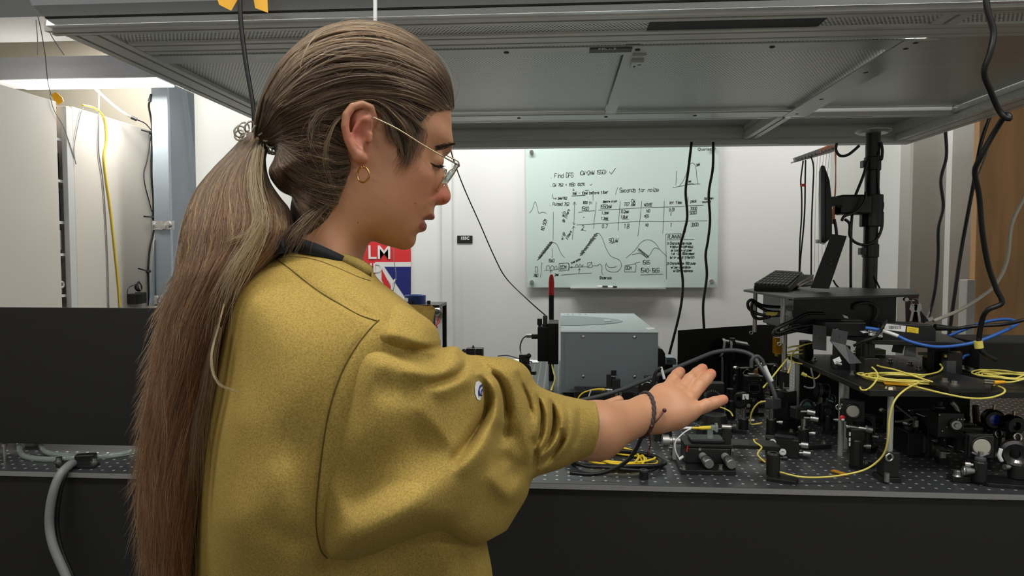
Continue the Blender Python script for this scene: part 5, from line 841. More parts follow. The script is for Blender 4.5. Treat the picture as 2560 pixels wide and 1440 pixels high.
CB = [('bundle of black cables looping beside the pole top', [(2092, 358, 2.1), (2090, 375, 2.1), (2100, 389, 2.1), (2118, 388, 2.1), (2135, 376, 2.1), (2148, 364, 2.1)]), ('black cable arching from the pole to the monitor arm', [(2170, 400, 2.1), (2158, 440, 2.1), (2142, 480, 2.1), (2130, 510, 2.1)]), ('black cable loop right of the pole collar', [(2196, 380, 2.1), (2194, 440, 2.1), (2198, 490, 2.1), (2207, 510, 2.1), (2200, 540, 2.1), (2188, 552, 2.1)]),
 ('big black cable loop below the monitor arm', [(2112, 548, 2.1), (2124, 560, 2.1), (2125, 590, 2.1), (2140, 607, 2.1), (2165, 612, 2.1), (2190, 600, 2.1), (2204, 570, 2.1), (2206, 530, 2.1)]), ('straight black cable hanging left of the pole', [(2132, 520, 2.1), (2128, 570, 2.1), (2127, 640, 2.1), (2127, 722, 2.1)]), ('black cable curling under the tilt plate', [(2104, 552, 2.05), (2112, 540, 2.05), (2140, 530, 2.05), (2160, 505, 2.05), (2165, 480, 2.05)]),
 ('short black cable from the monitor to the shelf', [(2086, 548, 2.0), (2090, 570, 2.0), (2092, 590, 2.0)]), ('thin black cable slanting right of the pole base', [(2184, 690, 2.1), (2192, 705, 2.1), (2202, 727, 2.1)]), ('thin cable slanting left of the pole base', [(2083, 700, 2.1), (2090, 712, 2.1), (2100, 722, 2.1)]),
 ('black lead hooked on the right of the pole', [(2202, 355, 2.1), (2206, 375, 2.1), (2204, 398, 2.1), (2200, 390, 2.1)]), ('black cable looping round the left shelf post', [(1985, 768, 1.84), (1950, 768, 1.84), (1912, 765, 1.84), (1893, 758, 1.83), (1880, 750, 1.83), (1870, 756, 1.83), (1872, 770, 1.83), (1884, 780, 1.83), (1905, 787, 1.82), (1935, 789, 1.8), (1965, 786, 1.76)]),
 ('lower black cable looping round the left shelf post', [(1985, 772, 1.85), (1955, 780, 1.85), (1920, 778, 1.85), (1895, 765, 1.85), (1882, 756, 1.82), (1879, 775, 1.82), (1885, 792, 1.82), (1900, 797, 1.82), (1925, 792, 1.8)]), ('black cable loop spreading in front of the computer box', [(2060, 784, 1.68), (2020, 784, 1.68), (1985, 800, 1.66), (1950, 818, 1.65), (1938, 828, 1.65), (1950, 832, 1.65), (1990, 818, 1.66), (2035, 812, 1.68)]),
 ('second black cable loop in front of the computer box', [(2035, 820, 1.68), (2000, 825, 1.67), (1965, 832, 1.66), (1940, 838, 1.66), (1934, 832, 1.66), (1950, 815, 1.66), (1975, 806, 1.66)]), ('third black cable running left of the grey plates', [(2035, 826, 1.68), (2000, 812, 1.67), (1975, 815, 1.66), (1985, 824, 1.66), (2030, 832, 1.68)])]
for d, p in CB: cable('black_cable', d, 'cable', p, .0042 if 'thin' not in d else .0026, 'black_plastic')
tag(MB().cyl(at(1918, 785, 1.815), at(1947, 786, 1.79), .0062).build('cable_label', 'yellow_pale'), 'yellowed paper label wrapped on the cable at the shelf post', 'label')
# cable comb on the wall
yc_ = 3.1; t = thing('cable_comb', 'grey toothed cable comb holding orange leads at the top right of the whiteboard', 'cable rack', at(2036, 385, yc_))
a_, b_ = at(1986, 402, yc_), at(2086, 366, yc_); d = (b_-a_); MB().prism([a_, b_, b_-Vector((0, 0, .022)), a_-Vector((0, 0, .006))], (0, .05, 0)).build('rail', 'grey_cable', t, bev=.001)
MB().cyl(b_+Vector((-.01, .03, -.005)), (b_.x-.01, b_.y+.03, 2.758), .006).build('hanger_rod', 'grey_cable', t)
for i in range(12): p = a_+d*(i+.3)/12; MB().obox(p+Vector((0, 0, .004)), d.normalized(), (0, 1, 0), (-.4, 0, .9), .0045, .012, .009).build('tooth', 'grey_cable', t)
t2 = thing('orange_cable_bunch', 'bunch of orange leads draped over the cable comb', 'cables', at(2070, 380, yc_)); R = random.Random(4)
for i in range(9): x = 2046+i*4.8; MB().tube([at(x, 386-i*2.2, yc_-.01), at(x+6, 372-i*1.2, yc_-.012), at(2087, 364+R.random()*6, yc_-.01), at(2089, 420+i*8, yc_), at(2086-i*2, 560, yc_)], .0018, 5, 4).build('lead', 'orange_cable', t2)
for i in range(6): x = 2036+i*8; cable('thin_lead', 'thin translucent lead fanning down from the cable comb, %s from the left' % ('first', 'second', 'third', 'fourth', 'fifth', 'sixth')[i], 'lead', [(x, 384-i*3, yc_+.001), (x-2-i, 440, yc_), (x-6, 540, yc_), (x-10+i*2, 680, yc_)], .0009, 'off_white_cable', 'thin leads under the cable comb')
for d_, p in (('leftmost black lead hanging from the comb', [(2008, 402), (2002, 450), (2004, 480), (2004, 540), (2000, 600), (1998, 680)]), ('second black lead hanging from the comb', [(2014, 400), (2013, 450), (2012, 520), (2008, 580), (2002, 640), (1999, 685)]), ('right black lead hanging from the comb', [(2028, 391), (2034, 420), (2032, 480), (2029, 560), (2028, 690)])):
    cable('black_lead', d_, 'lead', [(x, y_, yc_-.003) for x, y_ in p], .0034, 'rubber')
tag(MB().cyl(at(2008, 460, yc_-.003), at(2008, 466, yc_-.003), .011, n=8).build('red_tie', 'red'), 'small red tie around the leads under the comb', 'tie')
# power brick, small boxes on lower shelf
y = 1.60; pb = thing('power_brick', 'black power brick with a barcode label and a yellow label', 'power supply', at(2270, 868, y))
V = [at(2206, 806, y), at(2330, 812, y), at(2341, 825, y), at(2341, 868, y), at(2326, 872, y), at(2206, 858, y)]
MB().prism(V, (0, .06, 0)).build('case', 'black_plastic', pb, bev=.003); MB().prism([at(2195, 812, y+.01), at(2207, 806, y+.01), at(2207, 858, y+.01), at(2196, 850, y+.01)], (0, .04, 0)).build('end_cap', 'rubber', pb)
Lb = lambda a, b, d=.0008: at(a, b, y-d)
MB().prism([Lb(2213, 809), Lb(2265, 815), Lb(2263, 830), Lb(2211, 824)], (0, .0006, 0)).build('barcode_label', 'white', pb, label='white barcode label')
mb = MB(); R = random.Random(8); x = 2222
while x < 2254: w_ = R.uniform(.6, 1.7); mb.prism([Lb(x, 814, .001), Lb(x+w_, 814, .001), Lb(x+w_, 823, .001), Lb(x, 822.5, .001)], (0, .0002, 0)); x += w_+R.uniform(.6, 1.4)
mb.build('barcode', 'ink', pb); MB().prism([Lb(2268, 816), Lb(2297, 820), Lb(2296, 834), Lb(2267, 830)], (0, .0006, 0)).build('yellow_label', 'yellow', pb, label='yellow label with faint writing', bev=.0002)
mb = MB(); 
for k, yy in enumerate((821, 825, 829)): mb.ribbon([Lb(2271+i*1.6, yy+R.uniform(-.7, .7)+i*.18, .0012) for i in range(12)], .0004, (0, -1, 0))
mb.build('label_print', 'ink', pb)
MB().cyl(at(2337, 818, y+.02), at(2362, 820, y+.02), .008, .0065).cyl(at(2362, 820, y+.02), at(2392, 822, y+.02), .0062, .0045).build('plug', 'rubber', pb)
cable('power_lead', 'black power lead running right from the power brick', 'lead', [(2390, 822, 1.62), (2440, 815, 1.6), (2500, 812, 1.58), (2540, 805, 1.56), (2575, 795, 1.55)], .0042, 'rubber')
sb = thing('switch_box', 'small black box with a grey top label beside the power brick', 'box', at(2130, 860, 1.66)); MB().box(at(2080, 0, 1.66).x, at(2186, 0, 1.66).x, 1.66, 1.78, zs+.001, at(2100, 806, 1.66).z).build('box', 'black_plastic', sb, bev=.002)
MB().prism([onz(2102, 802, at(2100, 806, 1.66).z), onz(2160, 803, at(2100, 806, 1.66).z), onz(2150, 799, at(2100, 806, 1.66).z), onz(2108, 798, at(2100, 806, 1.66).z)], (0, 0, .0005)).build('top_label', 'steel_plate', sb); MB().box(at(2108, 0, 1.659).x, at(2113, 0, 1.659).x, 1.657, 1.66, at(0, 814, 1.66).z, at(0, 806, 1.66).z).build('clip', 'grey_cable', sb)
MB().prism([at(2107, 787, 1.68), at(2119, 791, 1.68), at(2121, 796, 1.68), at(2112, 795, 1.68)], (0, .004, 0)).build('tag', 'white', sb)
pt = thing('plug_stack', 'white printed plugs stacked left of the power brick', 'plugs', at(2188, 845, 1.585))
for k, (x0_, y0_) in enumerate(((2176, 825), (2193, 829), (2176, 833), (2193, 836))): MB().prism([at(x0_, y0_, 1.585), at(x0_+14, y0_+2, 1.585), at(x0_+14, y0_+8, 1.585), at(x0_, y0_+6, 1.585)], (0, .012, 0)).build('plug', 'white', pt, bev=.0008); MB().cyl(at(x0_+5, y0_+3.5, 1.584), at(x0_+5, y0_+3.5, 1.585), .001).cyl(at(x0_+9, y0_+4, 1.584), at(x0_+9, y0_+4, 1.585), .001).build('contact', 'ink', pt)
tag(MB().prism([at(2154, 829, 1.59), at(2168, 828, 1.59), at(2172, 832, 1.59), at(2158, 833, 1.59)], (0, .01, 0)).build('white_tab', 'white'), 'single white tab in the dark gap left of the plugs', 'tab')
cable('blue_cable', 'blue cable drooping in front of the power brick and off to the right', 'cable', [(2245, 840, 1.575), (2270, 852, 1.56), (2310, 863, 1.55), (2350, 867, 1.55), (2400, 863, 1.55), (2450, 852, 1.55), (2500, 832, 1.56), (2530, 818, 1.58), (2543, 808, 1.6), (2530, 800, 1.62), (2500, 799, 1.64), (2460, 806, 1.66), (2420, 820, 1.68), (2372, 840, 1.7)], .0038, 'blue', k=8)
cable('cable_boot', 'blue cable end boot at the left of the power brick', 'boot', [(2164, 820, 1.585), (2180, 822, 1.585), (2205, 826, 1.582)], .0042, 'blue'); cable('cable_sleeve', 'white sleeve on the blue cable', 'sleeve', [(2206, 827, 1.582), (2225, 833, 1.578), (2245, 840, 1.574)], .0042, 'white')
cable('black_strap', 'black velcro strap crossing left of the barcode label', 'strap', [(2216, 802, 1.59), (2208, 815, 1.57), (2200, 828, 1.57), (2186, 843, 1.57), (2160, 853, 1.58), (2135, 864, 1.6)], .0034, 'black_sheet')
cable('white_lead', 'pale lead with amber tape running behind the raised board', 'lead', [(2297, 884, 1.7), (2340, 885, 1.7), (2390, 884, 1.7), (2420, 877, 1.7), (2445, 868, 1.7)], .0038, 'off_white_cable')
tag(MB().cyl(at(2368, 885, 1.698), at(2400, 883, 1.698), .0052).build('tape_wrap', 'kapton'), 'amber tape wrap on the pale lead behind the board', 'tape')
tag(MB().tube([at(2405, 898, 1.66), at(2412, 890, 1.66), at(2425, 888, 1.66), at(2430, 893, 1.66), at(2428, 900, 1.66)], .0035).build('blue_tie', 'blue'), 'short blue curled tie behind the raised board', 'tie')
tag(MB().cyl(at(2445, 853, 1.495), at(2448, 870, 1.495), .0085).build('tape_wrap', 'yellow_pale'), 'yellow tape wrapped on the thick black power cord', 'tape')
t = thing('white_box', 'pale flat boxes standing behind the raised board', 'box', at(2180, 882, 1.86)); MB().box(at(2153, 0, 1.86).x, at(2208, 0, 1.86).x, 1.86, 1.9, zb, at(0, 866, 1.86).z).build('box', 'pillar_light', t, bev=.001); MB().box(at(2179, 0, 1.9).x, at(2240, 0, 1.9).x, 1.905, 1.95, at(0, 866, 1.9).z, at(0, 855, 1.9).z).build('lid', 'pillar_light', t)
# ================================================================ right foreground optics (cage system)
cg = thing('cage_system', 'black cage system with steel rods and a round pale mirror at the lower right', 'cage system', onz(2430, 1205))
ax = (at(2420, 1118, 1.50)-at(2330, 1080, 1.62)).normalized(); sdv = Vector((0, 0, 1)).cross(ax).normalized(); up = Vector((0, 0, 1)); cc = at(2385, 1085, 1.55)
def cagep(q, h, th=.005, m='black_anod', nm='cage_plate'):
    MB().obox(q, ax, sdv, up, th, h, h).build(nm, m, cg, bev=.002); MB().lathe(q, ax, [(0, th+.0005), (h*.45, th+.0005), (h*.5, th+.003), (h*.58, th+.003), (h*.58, th)], 24).build('aperture', 'black_plastic', cg)
for k in (-.11, -.055, 0, .045): cagep(cc+ax*k, .028, .007 if k else .014)
for i, j in ((-1, -1), (1, -1), (1, 1), (-1, 1)): MB().cyl(cc-ax*.13+sdv*i*.021+up*j*.021, cc+ax*.085+sdv*i*.021+up*j*.021, .003, n=10).build('cage_rod', 'steel', cg)
q = at(2390, 1062, 1.47); MB().lathe(q, (-.2, -1, .0), [(0, .008), (.004, .008), (.0055, .004), (.0095, .004), (.0105, 0), (.0105, -.006), (0, -.006)], 24).build('thumb_dial', 'knurled', cg)
MB().box(q.x-.03, q.x+.022, 1.48, 1.52, q.z-.03, q.z+.022).build('centre_block', 'black_anod', cg, bev=.002)
for px, py in ((2395, 1048), (2403, 1048), (2410, 1048), (2393, 1073), (2400, 1073), (2408, 1073), (2355, 1077), (2366, 1067), (2360, 1100), (2348, 1037)): q = at(px, py, 1.479); MB().cyl(q, q+Vector((0, -.0015, 0)), .0016, n=8).build('set_screw', 'steel', cg)
q = at(2343, 1071, 1.53); MB().ring(q, (-.3, -1, 0), .0035, .0012, 10, 4).build('screw_ring', 'steel', cg)
q = at(2454, 1117, 1.43); an = -PI/2-.1; mirror(cg, q, an, .0168, S_=.023, knobs=False)
MB().tube([at(2430, 1131, 1.42), at(2450, 1140, 1.42), at(2472, 1134, 1.42)], .002).build('lower_rim', 'grey_cable', cg)
for px in (2408, 2440): x = at(px, 1150, 1.44).x; MB().cyl((x, 1.45, ZT+.01), (x, 1.45, at(0, 1130, 1.45).z), .008).build('support_post', 'black_anod', cg)
MB().prism([onz(2384, 1196), onz(2470, 1217), onz(2480, 1200), onz(2400, 1180)], (0, 0, .008)).build('base_slab', 'black_anod', cg, bev=.001)
t = thing('ball_plate_arc', 'black plate with a bright curved bracket behind the cage system', 'bracket', onz(2390, 1080)); y = 1.72
MB().prism([at(2370, 996, y), at(2395, 1003, y), at(2425, 1011, y), at(2424, 1055, y), at(2370, 1050, y)], (0, .006, 0)).build('plate', 'black_sheet', t); MB().tube([at(2379, 1006, y-.01), at(2390, 1018, y-.01), at(2396, 1036, y-.01), at(2394, 1045, y-.01)], .006, 6, 5, flat=.4).build('curved_bracket', 'steel_plate', t)
MB().box(at(2372, 0, y).x, at(2425, 0, y).x, y, y+.03, ZT, at(0, 1050, y).z-.001).build('base', 'black_soft', t)
t = thing('knob_stack', 'black knob stack with steel rings under the raised board', 'adjuster', onz(2347, 1100)); y = 1.6; q = at(2347, 1018, y)
MB().lathe(at(2347, 1040, y), (0, 0, 1), [(.012, 0), (.012, .012), (.010, .013), (.010, .017), (.011, .018), (.011, .023), (.007, .024), (.007, .034), (0, .034)], 22).build('knob', 'black_anod', t); MB().ring(at(2347, 1016, y), (0, 0, 1), .0108, .0012, 22, 5).ring(at(2347, 1022, y), (0, 0, 1), .0108, .0012, 22, 5).build('bright_ring', 'steel', t)
MB().box(at(2300, 0, y).x, at(2365, 0, y).x, y, y+.06, ZT, at(0, 1040, y).z-.001).build('body', 'black_anod', t, bev=.002); MB().box(at(2308, 0, y).x, at(2316, 0, y).x, y-.012, y-.004, at(0, 1027, y).z, at(0, 1004, y).z).build('steel_block', 'steel', t)
MB().tube([at(2240, 1014, y-.01), at(2265, 1034, y-.01), at(2290, 1052, y-.01)], .0018).tube([at(2238, 1054, y-.01), at(2262, 1052, y-.01), at(2283, 1046, y-.01)], .003).build('lead', 'grey_cable', t); MB().cyl(at(2291, 1051, y-.01), at(2291, 1066, y-.01), .0042).build('lead_ferrule', 'white_label', t)
# lens mounts at right edge
for lab, cx, cy, fx, fy, m, R_, d_ in (('black round mount with a vivid blue lens at the right edge', 2484, 1048, 2484, 1120, 'lens_blue', .0125, -.15), ('black round mount with a dark lens right of the blue one', 2534, 1063, 2530, 1130, 'screen', .0095, .1)):
    t, x, y = unit('lens_mount', lab, 'lens mount', fx, fy+25); q = at(cx, cy, y)
    n = Vector((d_, -1, 0)).normalized(); MB().lathe(q, n, [(R_, -.012), (.0225, -.012), (.0225, .006), (.019, .010), (R_, .010), (R_, -.012)], 28).build('lens_housing', 'black_plastic', t)
    MB().lathe(q, n, [(0, .004), (R_, .003)], 24).build('lens', m, t); cap(t, q+Vector((0, 0, .0225)), (0, 0, 1), .003, .010, 'pale_gold'); post(t, x, y, ZT+.05, q.z-.022, .006); holder(t, x, y, .055, r=.014, screw=.8); MB().ring(Vector((x, y-.015, ZT+.06)), (.2, -1, .2), .009, .003, 14).build('clamp_ring', 'steel', t)
    foot(t, x, y, 2.6, .05)
t = thing('optic_carrier', 'black open carrier box above the dark lens at the right edge', 'carrier', onz(2525, 1130)); y = 1.62; MB().box(at(2497, 0, y).x, at(2533, 0, y).x, y, y+.03, at(0, 1046, y).z, at(0, 1019, y).z).build('box', 'black_anod', t, bev=.001); MB().box(at(2532, 0, y).x, at(2550, 0, y).x, y, y+.004, at(0, 1050, y).z, at(0, 1024, y).z).build('side_plate', 'grey_plate', t); MB().cyl((at(2520, 0, y).x, y+.015, ZT), (at(2520, 0, y).x, y+.015, at(0, 1046, y).z), .006).build('post', 'black_anod', t)
t, x, y = unit('iris_mount', 'large round black iris mount cut by the right frame edge', 'iris', 2540, 1205); q = at(2536, 1134, y); n = Vector((-.3, -1, 0)).normalized(); MB().lathe(q, n, [(.010, -.006), (.028, -.006), (.028, .006), (.022, .010), (.010, .004), (.010, -.006)], 30).build('iris_body', 'black_plastic', t); MB().tube([q+Vector((-.031, -.008, .012)), q+Vector((-.034, -.008, -.002)), q+Vector((-.029, -.008, -.014))], .004, 6, 5).build('painted_reflection', 'white_label', t)  # white curve painted in for the reflection on the black ring
post(t, x, y, ZT+.04, q.z-.028, .008); MB().lathe((x, y, ZT+.038), (0, 0, 1), [(.0125, 0), (.0125, .004), (.009, .009)], 18).build('collar', 'steel', t); holder(t, x, y, .03, r=.015, screw=3.4); MB().prism([onz(2470, 1218), onz(2580, 1226), onz(2580, 1206), onz(2480, 1200)], (0, 0, .008)).build('base_slab', 'black_anod', t, bev=.001)
t, x, y = unit('post_holder_assembly', 'black post holder with a steel collar between the cage mirror and the iris', 'post assembly', 2449, 1212); MB().lathe((x, y, ZT+.05), (0, 0, 1), [(.010, 0), (.010, .005), (.006, .008)], 16).build('collar', 'grey_plate', t); holder(t, x, y, .04, ZT+.009, .012, 2.8); q = at(2410, 1177, y); MB().cyl(q, q+Vector((.018, 0, 0)), .009, .006).ring(q, (1, -.4, 0), .0075, .0025, 14).build('wing_clamp', 'knurled', t); post(t, x, y, ZT+.05, ZT+.068, .005)
t, x, y = unit('table_clamp', 'silver clamp screw on a small black foot at the table front', 'clamp', 2394, 1204); MB().rbox((x+.004, y+.004, ZT+.006), 0, .018, .012, .006).build('foot', 'black_anod', t, bev=.001); MB().lathe((x, y, ZT+.012), (0, 0, 1), [(.010, 0), (.0075, .003), (.0075, .010), (.005, .012), (0, .012)], 16).build('screw', 'knurled', t)
t, x, y = unit('small_clamp', 'small silver clamp in the dark gap left of the cage posts', 'clamp', 2362, 1160); MB().box(x-.012, x+.012, y, y+.02, ZT, ZT+.012).build('foot', 'black_anod', t, bev=.001); MB().cyl((x, y+.01, ZT+.012), (x, y+.01, ZT+.026), .007, n=12).cyl((x, y+.01, ZT+.022), (x+.014, y+.01, ZT+.022), .004).build('screw', 'knurled', t)
t = thing('pen_tool', 'dark red handled tool standing behind the cage system', 'tool', onz(2440, 1090)); y = 1.7; MB().tube([at(2440, 1058, y), at(2440, 1040, y), at(2439, 1024, y), at(2439, 1013, y)], lambda s: .0065+.001*math.sin(s*3), 10, 4).build('handle', 'brown_dark', t); MB().cyl(at(2440, 1058, y), at(2440, 1064, y), .009).build('ferrule', 'steel', t); q = at(2440, 1064, y); MB().lathe((q.x, y, ZT), (0, 0, 1), [(0, 0), (.02, 0), (.02, .02), (.016, .03), (.016, q.z-ZT), (0, q.z-ZT)], 18).build('stand', 'black_anod', t)
# extra mounts in the dark right middle
for px, py, cy, an, m_, lab in ((2165, 1130, 1060, -1.9, 'screen', 'dark mirror mount behind the pale mirror, left of the steel board post'), (2310, 1140, 1082, -1.2, 'screen', 'dark mirror mount under the board right of the steel post'), (2070, 1085, 1030, -1.0, 'grey_plate', 'grey plate mount behind the teal lens'), (2240, 1120, 1050, -1.5, 'screen', 'black mirror mount directly behind the steel board post'), (1985, 1062, 1010, -.8, 'mirror_white', 'small mirror mount right of the tall black box')):
    t, x, y = unit('mirror_mount', lab, 'mirror mount', px, py); q = at(px, cy, y); holder(t, x, y, .04, screw=-.6); foot(t, x, y, .8, .05); post(t, x, y, ZT+.04, q.z-.015); mirror(t, q, an, .0115, m_, .02)
# ================================================================ PERSON: implicit surfaces polygonised with surface nets
def surfnet(F, X, Y, Z, tf=None, smooth=0):
    """polygonise F<0 on a rectilinear grid"""
    nx, ny, nz = F.shape; s = F < 0
    c = s[:-1, :-1, :-1].astype(np.int8)
    for a, b, d in ((0, 0, 1), (0, 1, 0), (0, 1, 1), (1, 0, 0), (1, 0, 1), (1, 1, 0), (1, 1, 1)):
        c += s[a:nx-1+a, b:ny-1+b, d:nz-1+d]
    act = np.nonzero((c > 0) & (c < 8)); i, j, k = act; n = len(i)
    idx = np.full(c.shape, -1, np.int32); idx[act] = np.arange(n)
    P = np.zeros((n, 3)); cnt = np.zeros(n)
    cor = [(a, b, d) for a in (0, 1) for b in (0, 1) for d in (0, 1)]; val = {q: F[i+q[0], j+q[1], k+q[2]] for q in cor}
    for q in cor:
        for ax in range(3):
            if q[ax]: continue
            r = list(q); r[ax] = 1; r = tuple(r); a, b = val[q], val[r]; m = (a < 0) != (b < 0)
            t = np.where(m, a/np.where(m, a-b, 1), 0)
            for d in range(3): P[:, d] += np.where(m, q[d]+(t if d == ax else 0), 0)
            cnt += m
    P /= cnt[:, None]; fr = lambda A, ii, p: A[ii]+(A[np.minimum(ii+1, len(A)-1)]-A[ii])*p
    V = np.stack([fr(X, i, P[:, 0]), fr(Y, j, P[:, 1]), fr(Z, k, P[:, 2])], 1); Q = []
    for ax in range(3):
        sl0 = [slice(1, -1)]*3; sl0[ax] = slice(0, -1); sl1 = list(sl0); sl1[ax] = slice(1, None)
        A = s[tuple(sl0)]; B = s[tuple(sl1)]; e = np.nonzero(A != B); e = [e[0]+(0 if ax == 0 else 1), e[1]+(0 if ax == 1 else 1), e[2]+(0 if ax == 2 else 1)]
        u, v = [d for d in range(3) if d != ax]
        def g(du, dv): q = list(e); q[u] = q[u]+du; q[v] = q[v]+dv; return idx[tuple(q)]
        f = np.stack([g(-1, -1), g(0, -1), g(0, 0), g(-1, 0)], 1); ins = s[tuple(e)]
        flip = ins if ax != 1 else ~ins; f[~flip] = f[~flip][:, ::-1]; Q.append(f)
    Q = np.concatenate(Q)
    for _ in range(smooth):
        E = np.concatenate([Q[:, [0, 1]], Q[:, [1, 2]], Q[:, [2, 3]], Q[:, [3, 0]]]); w_ = np.bincount(E[:, 0], minlength=n)+np.bincount(E[:, 1], minlength=n); N2 = np.zeros_like(V)
        for d in range(3): N2[:, d] = (np.bincount(E[:, 0], V[E[:, 1], d], n)+np.bincount(E[:, 1], V[E[:, 0], d], n))/np.maximum(w_, 1)
        V = V*.4+N2*.6
    if tf is not None: V = tf(V)
    return V, Q
def npmesh(name, VQ, mats, parent, label=None):
    off = np.array(parent['_loc']); Vs = []; Qs = []; b = 0
    for V, Q in VQ: Vs.append(V); Qs.append(Q+b); b += len(V)
    V = np.concatenate(Vs)-off; Q = np.concatenate(Qs).astype(np.int32); me = bpy.data.meshes.new(name)
    me.vertices.add(len(V)); me.vertices.foreach_set('co', V.astype(np.float32).ravel()); me.loops.add(Q.size); me.loops.foreach_set('vertex_index', Q.ravel())
    me.polygons.add(len(Q)); me.polygons.foreach_set('loop_start', np.arange(0, Q.size, 4, dtype=np.int32)); me.polygons.foreach_set('loop_total', np.full(len(Q), 4, np.int32)); me.update(calc_edges=True)
    me.polygons.foreach_set('use_smooth', np.ones(len(Q), bool))
    for m in ([mats] if isinstance(mats, str) else mats): me.materials.append(MT[m])
    bm = bmesh.new(); bm.from_mesh(me); bmesh.ops.recalc_face_normals(bm, faces=bm.faces); bm.to_mesh(me); bm.free()
    o = bpy.data.objects.new(name, me); COL.objects.link(o); o.parent = parent; o['_loc'] = tuple(off)
    if label: o['label'] = label
    return o
def sdpoly(PX, PY, poly):
    """signed distance (inside positive) to a 2D polygon"""
    P = np.array(poly, float); n = len(P); d = np.full(PX.shape, 1e18); ins = np.zeros(PX.shape, bool)
    for i in range(n):
        a, b = P[i], P[(i+1) % n]; e = b-a; wx, wy = PX-a[0], PY-a[1]; t = np.clip((wx*e[0]+wy*e[1])/(e@e), 0, 1)
        d = np.minimum(d, (wx-e[0]*t)**2+(wy-e[1]*t)**2); c = (a[1] > PY) != (b[1] > PY)
        with np.errstate(divide='ignore', invalid='ignore'): ins ^= c & (PX < (b[0]-a[0])*(PY-a[1])/(b[1]-a[1]+1e-12)+a[0])
    return np.where(ins, 1, -1)*np.sqrt(d)
def smoothpoly(P, k=4): return [(v.x, v.y) for v in catmull([(x, y, 0) for x, y in P], k, True)]
def tps(ctrl, PX, PY, s=100., reg=1e-3):
    C = np.array(ctrl, float); x = C[:, :2]/s; n = len(x)
    ph = lambda r2: np.where(r2 > 1e-12, r2*np.log(np.maximum(r2, 1e-12)), 0)
    K = ph(((x[:, None]-x[None])**2).sum(2))+reg*np.eye(n); Pm = np.c_[np.ones(n), x]; A = np.r_[np.c_[K, Pm], np.c_[Pm.T, np.zeros((3, 3))]]
    sol = np.linalg.solve(A, np.r_[C[:, 2], 0, 0, 0]); out = sol[n]+sol[n+1]*PX/s+sol[n+2]*PY/s
    for i in range(n): out = out+sol[i]*ph((PX/s-x[i, 0])**2+(PY/s-x[i, 1])**2)
    return out
def shep(ctrl, PX, PY, p=1.6):
    num = 0; den = 0
    for x, y, v in ctrl: w_ = 1/((PX-x)**2+(PY-y)**2+40)**p; num = num+w_*v; den = den+w_
    return num/den
def stroke(PX, PY, pts, width):
    d = np.full(PX.shape, 1e9); P = catmull([(x, y, 0) for x, y in pts], 3); n = len(P)-1; tt = np.zeros(PX.shape)
    for i in range(n):
        a, b = P[i], P[i+1]; ex, ey = b.x-a.x, b.y-a.y; t = np.clip(((PX-a.x)*ex+(PY-a.y)*ey)/(ex*ex+ey*ey+1e-9), 0, 1); q = (PX-a.x-ex*t)**2+(PY-a.y-ey*t)**2
        m = q < d; d = np.where(m, q, d); tt = np.where(m, (i+t)/n, tt)
    return np.exp(-d/(2*(width*.5)**2))*(1-(1-np.clip(np.minimum(tt, 1-tt)*3.5, 0, 1))**2)
def smin(a, b, k): h = np.clip(.5+.5*(b-a)/k, 0, 1); return b+(a-b)*h-k*h*(1-h)
def caps(X, Y, Z, a, b, r1, r2):
    a = np.array(a, float); b = np.array(b, float); e = b-a; L = e@e+1e-12; t = np.clip(((X-a[0])*e[0]+(Y-a[1])*e[1]+(Z-a[2])*e[2])/L, 0, 1)
    return np.sqrt((X-a[0]-e[0]*t)**2+(Y-a[1]-e[1]*t)**2+(Z-a[2]-e[2]*t)**2)-(r1+(r2-r1)*t)
mat('skin', (190, 138, 104), .5, noise=(9, .07), bump=(190, .22, .0007), sss=.10); mat('lip', (168, 104, 94), .45); mat('nail', (226, 176, 160), .3)
# ---- head frame: plane through the head centre, facing the camera ray
HD = .775; hr = ray(900, 350); H0 = C0+hr*(HD/hr.y); E2 = Vector((hr.x, hr.y, 0)).normalized(); E1 = Vector((E2.y, -E2.x, 0)); E3 = Vector((0, 0, 1))
def hp(px, py, w=0.):      # point of the head's vertical plane, moved w metres along the view (near side negative)
    d = ray(px, py); o = (H0+E2*w)-C0; return C0+d*(o.dot(E2)/d.dot(E2))
pp = (hp(1000, 350)-hp(900, 350)).length/100   # metres per pixel there
def h2w(V):                # head grid (px, w, py) -> world
    d = np.stack([(V[:, 0]-1280)/FP, (720-V[:, 2])/FP, -np.ones(len(V))], 1)@RN.T; e2 = np.array(E2); s = (np.array(H0-C0)@e2)/(d@e2)
    return np.array(C0)+d*s[:, None]+V[:, 1:2]*e2
FACE = [(1090, 190), (1112, 235), (1124, 270), (1128, 300), (1129, 330), (1132, 350), (1133, 362), (1128, 378), (1118, 388), (1108, 396), (1104, 408), (1107, 420), (1112, 438), (1117, 455), (1122, 470), (1127, 485), (1126, 499), (1117, 509), (1104, 513), (1092, 513), (1087, 517), (1085, 527), (1085, 536), (1087, 544), (1082, 550), (1068, 550), (1060, 551), (1062, 556), (1067, 563), (1066, 572), (1060, 579), (1047, 582), (1041, 588), (1040, 600), (1036, 612), (1024, 622), (1008, 625), (985, 619), (955, 611), (932, 603), (920, 612), (913, 630), (908, 650), (905, 690), (900, 745), (770, 745), (715, 700), (705, 620), (728, 560), (738, 520), (740, 480), (726, 440), (714, 405), (700, 375), (685, 352), (675, 310), (682, 260), (718, 185), (775, 125), (850, 90), (930, 84), (1010, 105), (1060, 145)]
